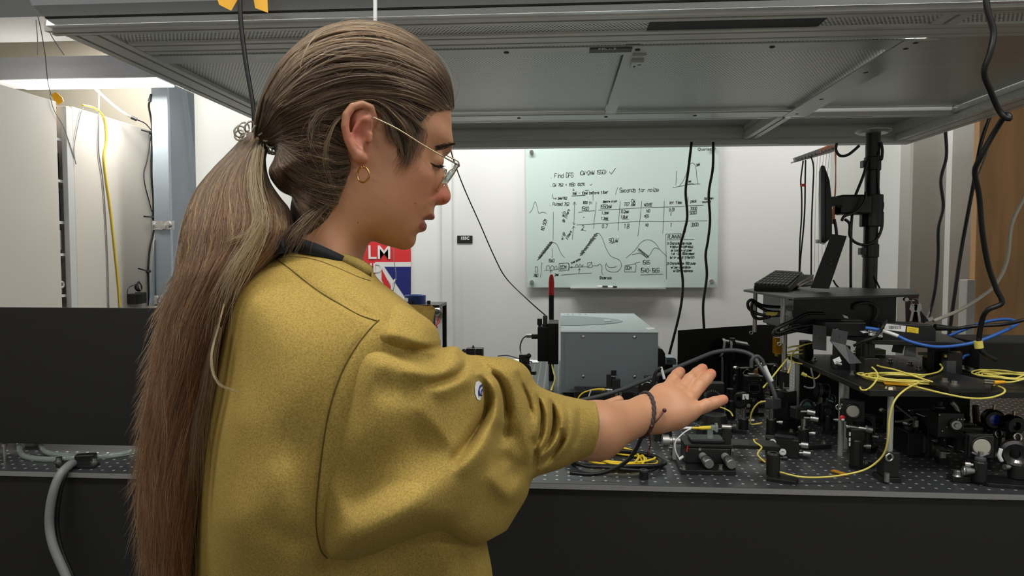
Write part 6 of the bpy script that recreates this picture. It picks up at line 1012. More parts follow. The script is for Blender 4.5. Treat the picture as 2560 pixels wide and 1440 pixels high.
WC = [(1126, 300, .040), (1060, 300, .060), (950, 250, .070), (800, 250, .074), (700, 340, .066), (900, 150, .070), (1060, 200, .058), (1122, 365, .030), (1085, 362, .050), (1100, 405, .024), (1085, 408, .033), (1060, 400, .050), (1040, 430, .057), (1070, 450, .043), (1094, 455, .022), (1112, 455, .008), (1122, 490, .011), (1098, 497, .019), (1084, 485, .024), (1066, 480, .037), (1078, 528, .024), (1086, 542, .014), (1062, 552, .023), (1045, 545, .033), (1060, 566, .016), (1045, 575, .024), (1022, 540, .045), (1012, 590, .033), (1030, 608, .018), (965, 565, .051), (960, 600, .034), (900, 500, .064), (900, 420, .068), (985, 450, .064), (985, 370, .067), (930, 570, .052), (870, 590, .054), (800, 520, .060), (800, 630, .060), (730, 560, .055), (850, 700, .066), (720, 700, .066), (700, 470, .060)]
RC = [(1128, 300, 75), (1000, 120, 120), (850, 100, 130), (690, 330, 120), (1128, 365, 45), (1105, 405, 22), (1112, 450, 20), (1125, 490, 22), (1100, 510, 14), (1085, 530, 22), (1085, 545, 10), (1062, 551, 7), (1064, 566, 12), (1045, 582, 16), (1036, 605, 34), (1000, 622, 34), (950, 610, 30), (910, 640, 70), (705, 600, 90), (900, 400, 120)]
gx = np.arange(655, 1150, 2.6); gy = np.arange(60, 760, 2.6); gw = np.arange(-.096, .096, .0022)
PX, PY = np.meshgrid(gx, gy, indexing='ij')
def hfield(PX, PY, poly, dW=0.):
    d = sdpoly(PX, PY, smoothpoly(poly, 3)); R = shep(RC, PX, PY)*1.25; Wm = np.maximum(tps(WC, PX, PY), .006)+dW; return d, R, Wm
dH, RH, WH = hfield(PX, PY, FACE)
# small relief on the side of the face: mouth corner, nostril wing, eye socket, jaw line
for pts, wd, am in [([(1082, 497), (1088, 488), (1098, 486), (1104, 494), (1100, 504)], 12, .0014), ([(1078, 500), (1080, 488), (1086, 480)], 8, -.0022), ([(1108, 504), (1100, 507)], 6, -.005), ([(1060, 552), (1048, 552)], 6, -.002), ([(1072, 512), (1062, 528), (1052, 540)], 12, -.0012), ([(1060, 412), (1075, 420), (1092, 424)], 9, -.0012), ([(1070, 392), (1085, 386), (1100, 390)], 9, -.0016),
                    ([(920, 598), (960, 600), (1000, 612)], 16, .002), ([(800, 560), (850, 640), (900, 700)], 40, .003)]: WH = WH+stroke(PX, PY, pts, wd)*am
QP = 2.6
tief = np.clip(np.hypot(PX-640, PY-348)/80, .12, 1)**.8; WH = WH*tief
def inflate(d, R, Wm, w3, pxm, yc=0.):
    q = np.clip(1-d/R, 0, None); c = np.where(d < 0, 1-d/R, q)
    Fv = ((w3-yc)/Wm[:, None, :])**2+(c**QP)[:, None, :]-1
    return Fv*np.minimum(Wm, R*pxm)[:, None, :]*.5
W3 = gw[None, :, None]; FH = inflate(dH, RH, WH, W3, pp)
X3 = PX[:, None, :]*pp; Z3 = -PY[:, None, :]*pp
def hcap(F, pts, r, k=.004, sub=False, both=True):
    for sgn in ((-1, 1) if both else (-1,)):
        d = np.full(F.shape, 9.); rr = r if isinstance(r, (list, tuple)) else [r]*len(pts)
        for (a, b, ra, rb) in zip(pts, pts[1:], rr, rr[1:]) if len(pts) > 1 else [(pts[0], pts[0], rr[0], rr[0])]:
            f = lambda p: (p[0]*pp*(1), sgn*p[2], -p[1]*pp); m = 25
            x0, x1 = min(a[0], b[0])-m, max(a[0], b[0])+m; z0, z1 = min(a[1], b[1])-m, max(a[1], b[1])+m
            i0, i1 = np.searchsorted(gx, [x0, x1]); k0, k1 = np.searchsorted(gy, [z0, z1]); sl = np.s_[i0:i1, :, k0:k1]
            d[sl] = np.minimum(d[sl], caps(X3[i0:i1, :, k0:k1], W3, Z3[i0:i1, :, k0:k1], f(a), f(b), ra, rb))
        if sub: F = -smin(-F, d, k)
        else: F = np.where(d < .03, smin(F, d, k), F)
    return F
# w is measured outwards; apparent pixel position of the ear is corrected for its nearness
kE = (HD-.07)/HD
def ec(x, y): c = (1280-400*0, 0); return (900+(x-900)*kE-6, 350+(y-350)*kE)
def E_(pts, w): return [(*ec(x, y), ww) for (x, y), ww in zip(pts, w if isinstance(w, list) else [w]*len(pts))]
FH = hcap(FH, E_([(912, 330), (903, 385)], [.067, .066]), [.0145, .0105], .004)
FH = hcap(FH, E_([(938, 352), (944, 325), (935, 300), (912, 293), (888, 301), (873, 322), (870, 350), (876, 380), (889, 404), (902, 420)], [.068, .073, .077, .080, .082, .083, .083, .081, .078, .075]), [.0026, .0032, .0036, .0040, .0044, .0046, .0044, .0042, .0050, .0056], .0015)
FH = hcap(FH, E_([(905, 420), (912, 424)], [.074, .073]), [.0072, .006], .003)
FH = hcap(FH, E_([(916, 330), (902, 342), (893, 358), (891, 378), (898, 394), (910, 402)], [.078, .079, .080, .079, .078, .077]), .0028, .002)
FH = hcap(FH, E_([(922, 312), (908, 318), (898, 330)], [.080, .082, .083]), [.0030, .0030, .0026], .002, True)
FH = hcap(FH, E_([(920, 350), (911, 370), (917, 388)], [.083, .082, .081]), [.0068, .0082, .0055], .002, True)
FH = hcap(FH, E_([(932, 366), (931, 380)], [.075, .075]), [.0034, .0030], .002)
# eyes: lids over the eyeball, looking down
FH = hcap(FH, [(1079, 409, .0275)], .0112, .004); FH = hcap(FH, [(1104, 506, .0085), (1096, 508, .010)], [.0028, .0022], .0015, True)
head = surfnet(FH, gx, gw, gy, h2w, 1)
# ---- right forearm and hand, left arm (metric grids)
def A3(p): v = at(*p); return np.array(v)
def limb(segs, lo, hi, st, k=.008, groups=None):
    X = np.arange(lo[0], hi[0], st); Y = np.arange(lo[1], hi[1], st); Z = np.arange(lo[2], hi[2], st); F = np.full((len(X), len(Y), len(Z)), .05, np.float32)
    for g in segs:
        D = np.full(F.shape, .05, np.float32)
        for a, b, r1, r2, kk in g[1]:
            m = max(r1, r2)+.02; mn = np.minimum(a, b)-m; mx = np.maximum(a, b)+m
            i0, i1 = np.searchsorted(X, [mn[0], mx[0]]); j0, j1 = np.searchsorted(Y, [mn[1], mx[1]]); k0, k1 = np.searchsorted(Z, [mn[2], mx[2]]); s = np.s_[i0:i1, j0:j1, k0:k1]
            if F[s].size == 0: continue
            D[s] = smin(D[s], caps(X[i0:i1, None, None], Y[None, j0:j1, None], Z[None, None, k0:k1], a, b, r1, r2), kk)
        F = smin(F, D, g[0])
    return surfnet(F, X, Y, Z, None, 1)
sh = A3((830, 870, .70)); el = A3((1290, 1085, .83)); fa = A3((1490, 1076, .912)); wr = A3((1612, 1037, .985)); 
K_ = [A3((1672, 972, 1.035)), A3((1699, 981, 1.028)), A3((1722, 997, 1.018)), A3((1733, 1026, 1.004))]
T_ = [[(1684, 951, 1.058), (1693, 938, 1.075), (1700, 930, 1.088)], [(1725, 950, 1.052), (1743, 934, 1.07), (1756, 922, 1.083)], [(1748, 965, 1.040), (1765, 948, 1.054), (1777, 935, 1.066)], [(1766, 1014, 1.010), (1788, 1006, 1.018), (1808, 999, 1.026)]]
segs = [(.02, [(sh, el, .040, .034, .02), (el, fa, .034, .0358, .02), (fa, wr, .0358, .0245, .02)]),
        (.012, [(wr, K_[i]*.72+wr*.28, .020, .0145, .012) for i in range(4)]+[(K_[i]*.72+wr*.28, K_[i], .0145, .0105, .012) for i in range(4)]+[(wr, A3((1690, 1048, .995)), .020, .014, .012), (A3((1650, 1052, .985)), A3((1722, 1034, 1.0)), .017, .0105, .012), (A3((1620, 1020, .99)), A3((1655, 985, 1.02)), .014, .011, .012)])]
for kn, tp in zip(K_, T_):
    r = [.0112, .0102, .0097, .0084] if kn is not K_[3] else [.0106, .0096, .0090, .0076]
    P_ = [kn]+[A3(t) for t in tp]; segs.append((.003, [(P_[i], P_[i+1], r[i], r[i+1], .002) for i in range(3)]+[(P_[1]+np.array([0, -.0012, .0016]), P_[1]+np.array([0, -.0011, .0015]), r[1]*.93, r[1]*.93, .002), (kn+np.array([0, -.002, .0025]), kn+np.array([0, -.0019, .0024]), r[0]*.92, r[0]*.92, .003)]))
segs.append((.006, [(A3((1640, 1010, 1.02)), A3((1665, 1005, 1.06)), .014, .011, .006), (A3((1665, 1005, 1.06)), A3((1700, 1000, 1.085)), .011, .0085, .004)]))
allp = np.array([sh, el, fa, wr]+K_+[A3(t) for q in T_ for t in q]); 
arm = limb(segs[:1]+segs[1:], np.minimum(allp.min(0), 9)-.05+np.array([.30, .12, 0]), allp.max(0)+.04, .0017)
up_arm = limb([(.02, [(A3((740, 900, .76)), sh, .07, .05, .02), (sh, el, .048, .042, .02), (el, fa, .042, .037, .02)])], allp.min(0)-.10, allp.max(0)+.0-np.array([.18, .12, 0]), .006)
lsh, lel, lwr = A3((850, 850, .92)), A3((1130, 1040, 1.02)), A3((1360, 1045, 1.08)); lm = A3((1455, 1036, 1.10))
lseg = [(.02, [(A3((760, 900, .80)), lsh, .07, .05, .02), (lsh, lel, .045, .038, .02), (lel, lwr, .036, .025, .02)]), (.01, [(lwr, lm, .026, .02, .01)])]
for dy, dz, Y_ in ((1000, 1548, 1.105), (1024, 1540, 1.115), (1040, 1530, 1.12), (1052, 1515, 1.125)): q = A3((dz-52, dy+22, Y_)); lseg.append((.006, [(lm, q, .012, .010, .004), (q, A3((dz, dy, Y_)), .010, .0078, .003)]))
lp = np.array([lsh, lel, lwr, A3((1560, 1000, 1.14))]); larm = limb(lseg, lp.min(0)-np.array([.1, .15, .07]), lp.max(0)+.03, .0035)
PL = Vector((H0.x-.02, .76, 0))
pers = thing('person', 'woman in a mustard sweatshirt with long brown ponytail, reaching a hand over the optical table', 'person', PL)
# hips, legs below the frame
leg = limb([(.04, [((PL.x+.02, .73, .90), (PL.x+.02, .81, .90), .10, .10, .05)]), (.03, [((PL.x, .69, .92), (PL.x+.01, .68, .5), .085, .06, .03), ((PL.x+.01, .68, .5), (PL.x, .68, .10), .055, .036, .03), ((PL.x, .84, .92), (PL.x+.01, .85, .5), .085, .06, .03), ((PL.x+.01, .85, .5), (PL.x, .85, .10), .055, .036, .03)])], (PL.x-.2, .5, .06), (PL.x+.2, 1.02, 1.25), .012)
nb = at(800, 690, .765); trunk = limb([(.03, [(np.array(nb), np.array(at(760, 900, .765)), .05, .085, .03), (np.array(at(760, 900, .765)), np.array((PL.x+.03, .77, 1.0)), .085, .075, .03), (np.array(at(740, 900, .70)), np.array(at(800, 900, .84)), .05, .05, .03)])], (PL.x-.2, .6, .86), (PL.x+.25, .95, 1.40), .009)
body = npmesh('body', [head, arm, up_arm, larm, trunk], 'skin', pers, 'tanned skin')
# true skin colouring: lips, ear rim, nose and cheek redness, finger tips
bv = np.array([tuple(v.co) for v in body.data.vertices])+np.array(pers['_loc']); cc_ = (bv-np.array(C0))@RN; bx = 1280+FP*cc_[:, 0]/-cc_[:, 2]; by_ = 720-FP*cc_[:, 1]/-cc_[:, 2]; isH = np.arange(len(bv)) < len(head[0])
def soft(poly, k): return np.clip(sdpoly(bx, by_, poly)/k+.5, 0, 1)*isH
lipv = np.maximum(soft([(1052, 551), (1064, 542), (1073, 536), (1081, 534), (1092, 538), (1090, 552), (1070, 552)], 4), soft([(1046, 566), (1052, 557), (1060, 553), (1072, 558), (1072, 574), (1060, 578), (1051, 575)], 4))
gs = lambda x, y, s, a: a*np.exp(-((bx-x)**2+(by_-y)**2)/(2*s*s))
blu = (gs(1108, 492, 20, .8)+gs(1040, 470, 45, .30)+gs(888, 340, 26, .75)+gs(900, 300, 22, .6)+gs(905, 405, 18, .3))*isH
for t_ in T_: X_ = A3(t_[2]); blu = np.maximum(blu, .6*np.exp(-((bv-X_)**2).sum(1)/(2*.010**2)))
for nm_, vv in (('lip_tint', lipv), ('blush', np.clip(blu, 0, 1))): a_ = body.data.attributes.new(nm_, 'FLOAT', 'POINT'); a_.data.foreach_set('value', vv.astype(np.float32))
nt = MT['skin'].node_tree; N = nt.nodes; bs = N['Principled BSDF']; src = bs.inputs['Base Color'].links[0].from_socket
for nm_, c_ in (('blush', (196, 112, 92)), ('lip_tint', (158, 92, 84))):
    at_ = N.new('ShaderNodeAttribute'); at_.attribute_name = nm_; mx = N.new('ShaderNodeMix'); mx.data_type = 'RGBA'; nt.links.new(at_.outputs['Fac'], mx.inputs[0]); nt.links.new(src, mx.inputs[6]); mx.inputs[7].default_value = (*lin(c_), 1); src = mx.outputs[2]
nt.links.new(src, bs.inputs['Base Color'])
mat('denim', (40, 44, 54), .8, noise=(80, .1)); npmesh('trousers', [leg], 'denim', pers)
for yy in (.68, .85): MB().sph((PL.x+.05, yy, .045), .05, (2.3, .9, .9), 16).build('shoe', 'white', pers)
# ================================================================ SWEATSHIRT (inflated outlines with a sculpted relief map)
def f2w(V):   # (px, depth, py) -> world
    d = np.stack([(V[:, 0]-1280)/FP, (720-V[:, 2])/FP, -np.ones(len(V))], 1)@RN.T; return np.array(C0)+d*(V[:, 1]/d[:, 1])[:, None]
def blur(A, r, n):
    for _ in range(n):
        for ax in (0, 1):
            P = np.pad(A, [(r+1, r) if k == ax else (0, 0) for k in (0, 1)], mode='edge'); C_ = np.cumsum(P, ax); A = (np.take(C_, range(2*r+1, C_.shape[ax]), ax)-np.take(C_, range(0, C_.shape[ax]-2*r-1), ax))/(2*r+1)
    return A
def shirt_mesh(poly, WCt, YCt, RCt, strokes, bounds, st, sty, clip=None, gain=1., smooth=2):
    x = np.arange(bounds[0], bounds[1], st); z = np.arange(bounds[2], bounds[3], st); PX, PY = np.meshgrid(x, z, indexing='ij')
    d = sdpoly(PX, PY, smoothpoly(poly, 3)); R = shep(RCt, PX, PY)*1.25; Wm = np.maximum(tps(WCt, PX, PY, 100., .04), .01); Yc = tps(YCt, PX, PY) if len(YCt) > 2 else YCt[0]+0*PX
    aW, aN = np.zeros(PX.shape), np.zeros(PX.shape)
    for pts, wd, am in strokes: (aW if wd >= 24 else aN).__iadd__(stroke(PX, PY, pts, wd)*am*.001)
    add = (blur(aW, int(11/st), 2)+aN)*gain
    y0 = (Yc-Wm-add).min()-.02; y1 = min((Yc+Wm)[d > 0].max()+.02, 1.25); y = np.arange(max(y0, .40), y1, sty)
    q = np.where(d < 0, 1-d/R, np.clip(1-d/R, 0, None))**2.6; bw = np.clip((d-6)/34, 0, 1); q = q*(1-bw)+blur(np.minimum(q, 2), int(18/st), 3)*bw; Y3 = y[None, :, None]; dy = Y3-Yc[:, None, :]
    near = (Wm+add)[:, None, :]; W_ = np.where(dy < 0, near, Wm[:, None, :]); F = ((dy/W_)**2+q[:, None, :]-1)*.03
    if clip is not None: F = np.maximum(F, clip(PX, PY)[:, None, :]*.0005)
    return surfnet(F.astype(np.float32), x, y, z, f2w, smooth)
TORSO = [(640, 640), (604, 668), (572, 705), (545, 770), (526, 860), (510, 950), (497, 1040), (484, 1140), (473, 1240), (466, 1340), (462, 1440), (460, 1560), (470, 1780), (1240, 1780), (1240, 1560), (1232, 1440), (1222, 1380), (1205, 1300), (1170, 1150), (1120, 1000), (1104, 900), (1100, 860), (1094, 832), (1062, 795), (1005, 745), (950, 702), (925, 668), (898, 652), (850, 634), (800, 621), (745, 614), (690, 620)]
TW = [(700, 625, .075), (800, 630, .08), (920, 668, .08), (650, 660, .085), (760, 700, .108), (850, 700, .112), (940, 730, .12), (640, 760, .135), (760, 780, .150), (880, 790, .155), (1040, 800, .15), (560, 850, .12), (700, 880, .172), (840, 900, .178), (1000, 900, .16), (520, 1000, .11), (600, 1050, .165), (720, 1100, .183), (860, 1100, .178), (1000, 1150, .14), (480, 1300, .10), (560, 1300, .165), (700, 1350, .182), (800, 1420, .15), (920, 1400, .112), (1100, 1400, .095), (1220, 1400, .08)]
TS = [([(945, 802), (900, 850), (862, 915), (835, 985), (815, 1060), (802, 1140), (793, 1300), (815, 1395)], 10, -3), ([(585, 950), (590, 1050), (578, 1150), (572, 1230), (600, 1330), (640, 1400)], 40, 4), ([(720, 900), (700, 1060), (690, 1180), (700, 1300), (740, 1420)], 80, 5), 
      ([(860, 700), (910, 735), (950, 768), (985, 790)], 22, 7), ([(905, 690), (960, 722), (1010, 752), (1050, 780)], 20, -7), ([(900, 680), (950, 700), (1000, 735)], 14, 5), ([(780, 690), (850, 750), (910, 790)], 24, 4), ([(840, 735), (885, 765), (935, 795)], 12, -5),
      ([(690, 648), (740, 690), (800, 732), (860, 768), (925, 802), (945, 806)], 6, -3), ([(570, 735), (610, 690), (655, 655), (690, 645)], 6, -2.5),
      ([(830, 1390), (800, 1440), (790, 1500)], 40, -9), ([(760, 1350), (740, 1420), (730, 1500)], 40, 7), ([(650, 1300), (720, 1350), (790, 1390)], 40, -6), ([(1165, 1360), (1172, 1420), (1175, 1500)], 20, -8), ([(1110, 1350), (1130, 1430), (1135, 1500)], 30, 5), ([(900, 1400), (960, 1450), (1000, 1500)], 50, 6),
      ([(700, 1150), (720, 1250), (770, 1340)], 60, 3)]
torso = shirt_mesh(TORSO, TW, [.765], [(640, 640, 60), (800, 620, 40), (950, 700, 70), (1100, 850, 90), (520, 900, 110), (470, 1400, 130), (1200, 1400, 130)], TS, (440, 1270, 590, 1700), 3.6, .0036, None, .9, 4)
SLEEVE = [(985, 762), (940, 800), (900, 850), (862, 915), (835, 985), (815, 1060), (802, 1140), (795, 1220), (793, 1300), (800, 1362), (818, 1395), (850, 1403), (920, 1390), (1000, 1357), (1075, 1332), (1115, 1332), (1150, 1352), (1190, 1366), (1228, 1364), (1258, 1338), (1292, 1285), (1318, 1240), (1328, 1205), (1345, 1190), (1400, 1173), (1450, 1150), (1520, 1130), (1580, 1090), (1570, 1030), (1520, 1008), (1470, 1001), (1400, 986), (1352, 968), (1334, 950), (1322, 925), (1300, 905), (1262, 893), (1230, 893), (1196, 888), (1168, 886), (1142, 867), (1122, 866), (1103, 868), (1101, 848), (1088, 815), (1060, 790), (1020, 768)]
SWc = [(950, 820, .06), (850, 980, .065), (800, 1200, .05), (820, 1370, .05), (960, 900, .085), (960, 1100, .092), (920, 1280, .085), (1080, 900, .085), (1100, 1100, .092), (1080, 1260, .085), (1200, 1000, .085), (1220, 1200, .085), (1230, 1320, .07), (1300, 1000, .070), (1310, 1150, .068), (1400, 1080, .064), (1480, 1075, .060), (1560, 1070, .060)]
SY = [(850, 1000, .655), (850, 1300, .648), (950, 820, .665), (1050, 1000, .685), (1050, 1250, .665), (1200, 1000, .745), (1200, 1250, .735), (1300, 1000, .80), (1320, 1150, .80), (1400, 1080, .855), (1500, 1075, .905), (1580, 1070, .94)]
SS = [([(1214, 975), (1212, 1030), (1190, 1075), (1160, 1118)], 6, -7), ([(1225, 930), (1250, 955), (1262, 1010), (1262, 1055)], 6, -8), ([(1303, 955), (1320, 1000), (1328, 1040)], 5, -5), ([(1345, 990), (1355, 1035), (1350, 1080)], 5, -6), ([(1380, 1000), (1385, 1050), (1375, 1098), (1350, 1140)], 5, -7), ([(1405, 1080), (1395, 1115), (1365, 1155)], 5, -6), ([(1200, 935), (1212, 965), (1222, 1000), (1212, 1040), (1190, 1078), (1165, 1115), (1120, 1170)], 20, -15), ([(1212, 905), (1238, 955), (1246, 1010), (1232, 1065), (1200, 1125), (1140, 1195)], 34, 17), ([(1145, 880), (1180, 892), (1222, 925), (1252, 960), (1264, 1010), (1262, 1060), (1250, 1120)], 20, -17), ([(1256, 900), (1290, 935), (1302, 985), (1312, 1050), (1325, 1110), (1330, 1160)], 34, 15),
      ([(1292, 925), (1302, 960), (1322, 1005), (1330, 1060)], 12, -10), ([(1262, 1060), (1252, 1110), (1262, 1170)], 34, -11), ([(1318, 930), (1332, 960), (1350, 1010), (1350, 1060), (1340, 1090)], 18, 8), ([(1340, 980), (1355, 1030), (1352, 1085), (1338, 1120)], 9, -13), ([(1362, 985), (1372, 1040), (1366, 1090), (1342, 1135)], 16, 10), ([(1376, 992), (1385, 1045), (1378, 1095), (1348, 1145)], 10, -14),
      ([(1398, 1000), (1408, 1050), (1398, 1092), (1370, 1125), (1345, 1142)], 16, 11), ([(1408, 1070), (1400, 1110), (1375, 1145), (1345, 1172)], 11, -12), ([(1424, 1010), (1432, 1060), (1420, 1108), (1385, 1150)], 16, 8), ([(1445, 1020), (1450, 1070), (1435, 1120)], 12, -4), ([(1332, 1090), (1338, 1140), (1334, 1190)], 12, -12),
      ([(780, 1370), (860, 1365), (950, 1335), (1030, 1290), (1110, 1225), (1200, 1150), (1240, 1080)], 95, 13), ([(840, 1240), (930, 1200), (1040, 1130), (1100, 1080)], 100, -16), ([(1225, 1175), (1250, 1215), (1275, 1240), (1300, 1220), (1322, 1185)], 26, 12), ([(1250, 1130), (1275, 1185), (1300, 1150)], 30, -9), ([(1060, 1330), (1110, 1300), (1150, 1330), (1200, 1350)], 40, 6), ([(1030, 1345), (1090, 1315), (1180, 1300)], 30, -5),
      ([(905, 860), (960, 870), (1030, 888), (1085, 900), (1120, 915)], 30, -12), ([(930, 830), (990, 835), (1050, 855), (1095, 868)], 36, 8), ([(1100, 868), (1060, 872), (1010, 872)], 12, -7), ([(1000, 920), (1080, 930), (1140, 905), (1165, 890)], 34, 9), ([(1165, 895), (1155, 930), (1120, 950), (1060, 965)], 16, -9), ([(1080, 985), (1140, 960), (1180, 935)], 30, 9), ([(930, 960), (1000, 975), (1060, 990)], 50, -5), ([(985, 790), (1040, 800), (1080, 830)], 30, 5)]
def cuff(PX, PY): return PX-(1499-((PY-1062)/85.)**2*24)
sleeve = shirt_mesh(SLEEVE, SWc, SY, [(950, 800, 40), (800, 1200, 38), (850, 1400, 50), (1100, 1330, 50), (1240, 1360, 50), (1250, 890, 40), (1100, 850, 40), (1400, 1170, 62), (1400, 990, 62), (1500, 1070, 70)], SS, (780, 1515, 750, 1410), 2.8, .003, cuff, 1.35, 1)
# far sleeve of the left arm
lf = limb([(.03, [((PL.x, .86, 1.3), lsh, .09, .075, .03), (lsh, lel, .072, .062, .03), (lel, lel*.45+lwr*.55, .058, .045, .03)])], lp.min(0)-np.array([.12, .12, .09]), lp.max(0)+.06, .007)
def fabric(name, c):
    m = mat(name, c, 1, spec=.08, sheen=0); nt = m.node_tree; N = nt.nodes; L = nt.links; b = N['Principled BSDF']; tc = N['Texture Coordinate']
    n1 = N.new('ShaderNodeTexNoise'); n1.inputs['Scale'].default_value = 600; n1.inputs['Detail'].default_value = 3; L.new(tc.outputs['Object'], n1.inputs[0])
    n2 = N.new('ShaderNodeTexVoronoi'); n2.inputs['Scale'].default_value = 240; L.new(tc.outputs['Object'], n2.inputs[0]); n3 = N.new('ShaderNodeTexNoise'); n3.inputs['Scale'].default_value = 5; n3.inputs['Detail'].default_value = 3; L.new(tc.outputs['Object'], n3.inputs[0])
    n4 = N.new('ShaderNodeTexNoise'); n4.inputs['Scale'].default_value = 330; n4.inputs['Detail'].default_value = 2; L.new(tc.outputs['Object'], n4.inputs[0])
    r = N.new('ShaderNodeValToRGB'); r.color_ramp.elements[0].position = .36; r.color_ramp.elements[1].position = .70; cl = lin(c); r.color_ramp.elements[0].color = (*[v*.8 for v in cl], 1); r.color_ramp.elements[1].color = (*[min(1, v*1.2) for v in cl], 1)
    e = r.color_ramp.elements.new(.5); e.color = (*cl, 1); L.new(n1.outputs[0], r.inputs[0]); L.new(r.outputs[0], b.inputs['Base Color'])
    mul = N.new('ShaderNodeMath'); mul.operation = 'GREATER_THAN'; L.new(n4.outputs[0], mul.inputs[0]); mul.inputs[1].default_value = .63; ad = N.new('ShaderNodeMath'); ad.operation = 'ADD'; L.new(n1.outputs[0], ad.inputs[0]); L.new(mul.outputs[0], ad.inputs[1])
    bp = N.new('ShaderNodeBump'); bp.inputs['Strength'].default_value = .35; bp.inputs['Distance'].default_value = .0010; L.new(ad.outputs[0], bp.inputs['Height']); L.new(bp.outputs[0], b.inputs['Normal']); return m
fabric('mustard', (162, 138, 74)); fabric('rib_knit', (160, 139, 80)); mat('seam', (92, 76, 22), .9); mat('navy_cloth', (18, 20, 26), .85, bump=(600, .3, .001))
sw = npmesh('sweatshirt', [torso, sleeve, lf], 'mustard', pers, 'mustard yellow fleece sweatshirt with pushed-up sleeves')
from mathutils.bvhtree import BVHTree
def bvh(VQ):
    V = []; Q = []; b = 0
    for v, q in VQ: V += [Vector(p) for p in v]; Q += [list(map(int, f+b)) for f in q]; b += len(v)
    return BVHTree.FromPolygons(V, Q)
BS = bvh([torso, sleeve])
def onshirt(px, py, lift=0., B=None):
    d = ray(px, py).normalized(); h = (B or BS).ray_cast(C0, d); p = h[0] if h[0] else at(px, py, .7); return p-d*lift
def subpart(o, par):   # hang an already placed part one level deeper
    o.parent = par; return o
def seamline(name, pts, r, m, par, lift=.0003, k=4, flat=1):
    q = catmull([(x, y, 0) for x, y in pts], k); return MB().tube([onshirt(v.x, v.y, lift) for v in q], r, 5, 1, flat=flat).build(name, m, par)
seamline('sleeve_seam', [(948, 800), (925, 822), (895, 860), (862, 915), (838, 975), (820, 1040), (808, 1110), (799, 1180), (793, 1240), (790, 1290), (793, 1340), (803, 1378), (818, 1396)], .0007, 'seam', sw)
seamline('shoulder_seam', [(688, 646), (720, 668), (760, 700), (800, 730), (850, 760), (900, 788), (946, 803)], .0006, 'seam', sw)
seamline('collar_seam', [(575, 722), (600, 700), (625, 680), (650, 662), (685, 647), (740, 642), (790, 650), (840, 668), (890, 690), (925, 702)], .0005, 'seam', sw)
# white and blue embroidered patch on the sleeve
pt_ = [onshirt(x, y, .0012) for x, y in [(1190, 955), (1197, 952), (1204, 958), (1207, 975), (1205, 990), (1200, 1001), (1193, 998), (1188, 985), (1187, 968)]]; c_ = onshirt(1197, 976, .0022)
MB().add(pt_+[c_], [(i, (i+1) % 9, 9) for i in range(9)]).build('embroidered_patch', 'white', sw, label='white embroidered patch with blue arcs'); MB().tube([onshirt(x, y, .003) for x, y in [(1204, 963), (1199, 968), (1197, 978), (1199, 990)]], .0012, 5, 4).tube([onshirt(x, y, .003) for x, y in [(1206, 974), (1203, 980), (1203, 990)]], .0010, 5, 4).build('patch_motif', 'navy', sw)
# ribbed collar band and dark undershirt
cpx = [(572, 724), (585, 705), (610, 682), (645, 655), (690, 634), (745, 627), (800, 634), (850, 650), (895, 672), (928, 692)]
def band(name, outer, up_, dw, m, par, th=.003):
    n = len(outer); V = []
    P = catmull([(x, y, 0) for x, y in outer], 4); U = catmull([(x, y, 0) for x, y in up_], 4)
    for a, b in zip(P, U):
        pa = onshirt(a.x, a.y, .0015); db = (pa.y if pa else .7)+dw
        pb = at(b.x, b.y, db); V += [pa, pb, pb+Vector((0, .006, 0)), pa+Vector((0, .006, 0))]
    m_ = len(P); mb = MB(); mb.add(V, [(4*i+j, 4*i+4+j, 4*i+4+(j+1) % 4, 4*i+(j+1) % 4) for i in range(m_-1) for j in range(4)], True); return mb.build(name, m, par)
band('collar_band', cpx, [(592, 690), (606, 674), (628, 656), (656, 636), (694, 618), (746, 612), (800, 618), (852, 632), (898, 648), (930, 668)], .012, 'rib_knit', sw)
BHd = bvh([head])
us_ = [(640, 640), (655, 618), (685, 598), (715, 590), (745, 594), (790, 608), (840, 630), (890, 655), (915, 668)]; lo_ = [(640, 665), (655, 650), (690, 636), (720, 632), (750, 632), (795, 640), (845, 655), (890, 675), (915, 690)]
V = []; P = catmull([(x, y, 0) for x, y in us_], 4); U = catmull([(x, y, 0) for x, y in lo_], 4)
for i, (a, b) in enumerate(zip(P, U)):
    t = i/(len(P)-1); dep = .757-.072*math.sin(math.pi*min(1, max(0, .12+.88*t))**.8) if t < .85 else .72+.03*(t-.85)/.15
    d_ = ray(a.x, a.y+6).normalized(); h_ = BHd.ray_cast(C0, d_)[0]; dep = (h_.y-.005) if h_ else dep
    V += [at(a.x, a.y, dep), at(b.x, b.y, dep-.006), at(b.x, b.y, dep+.01), at(a.x, a.y, dep+.006)]
MB().add(V, [(4*i+j, 4*i+4+j, 4*i+4+(j+1) % 4, 4*i+(j+1) % 4) for i in range(len(P)-1) for j in range(4)], True).build('undershirt_collar', 'navy_cloth', pers, label='black undershirt neckline')
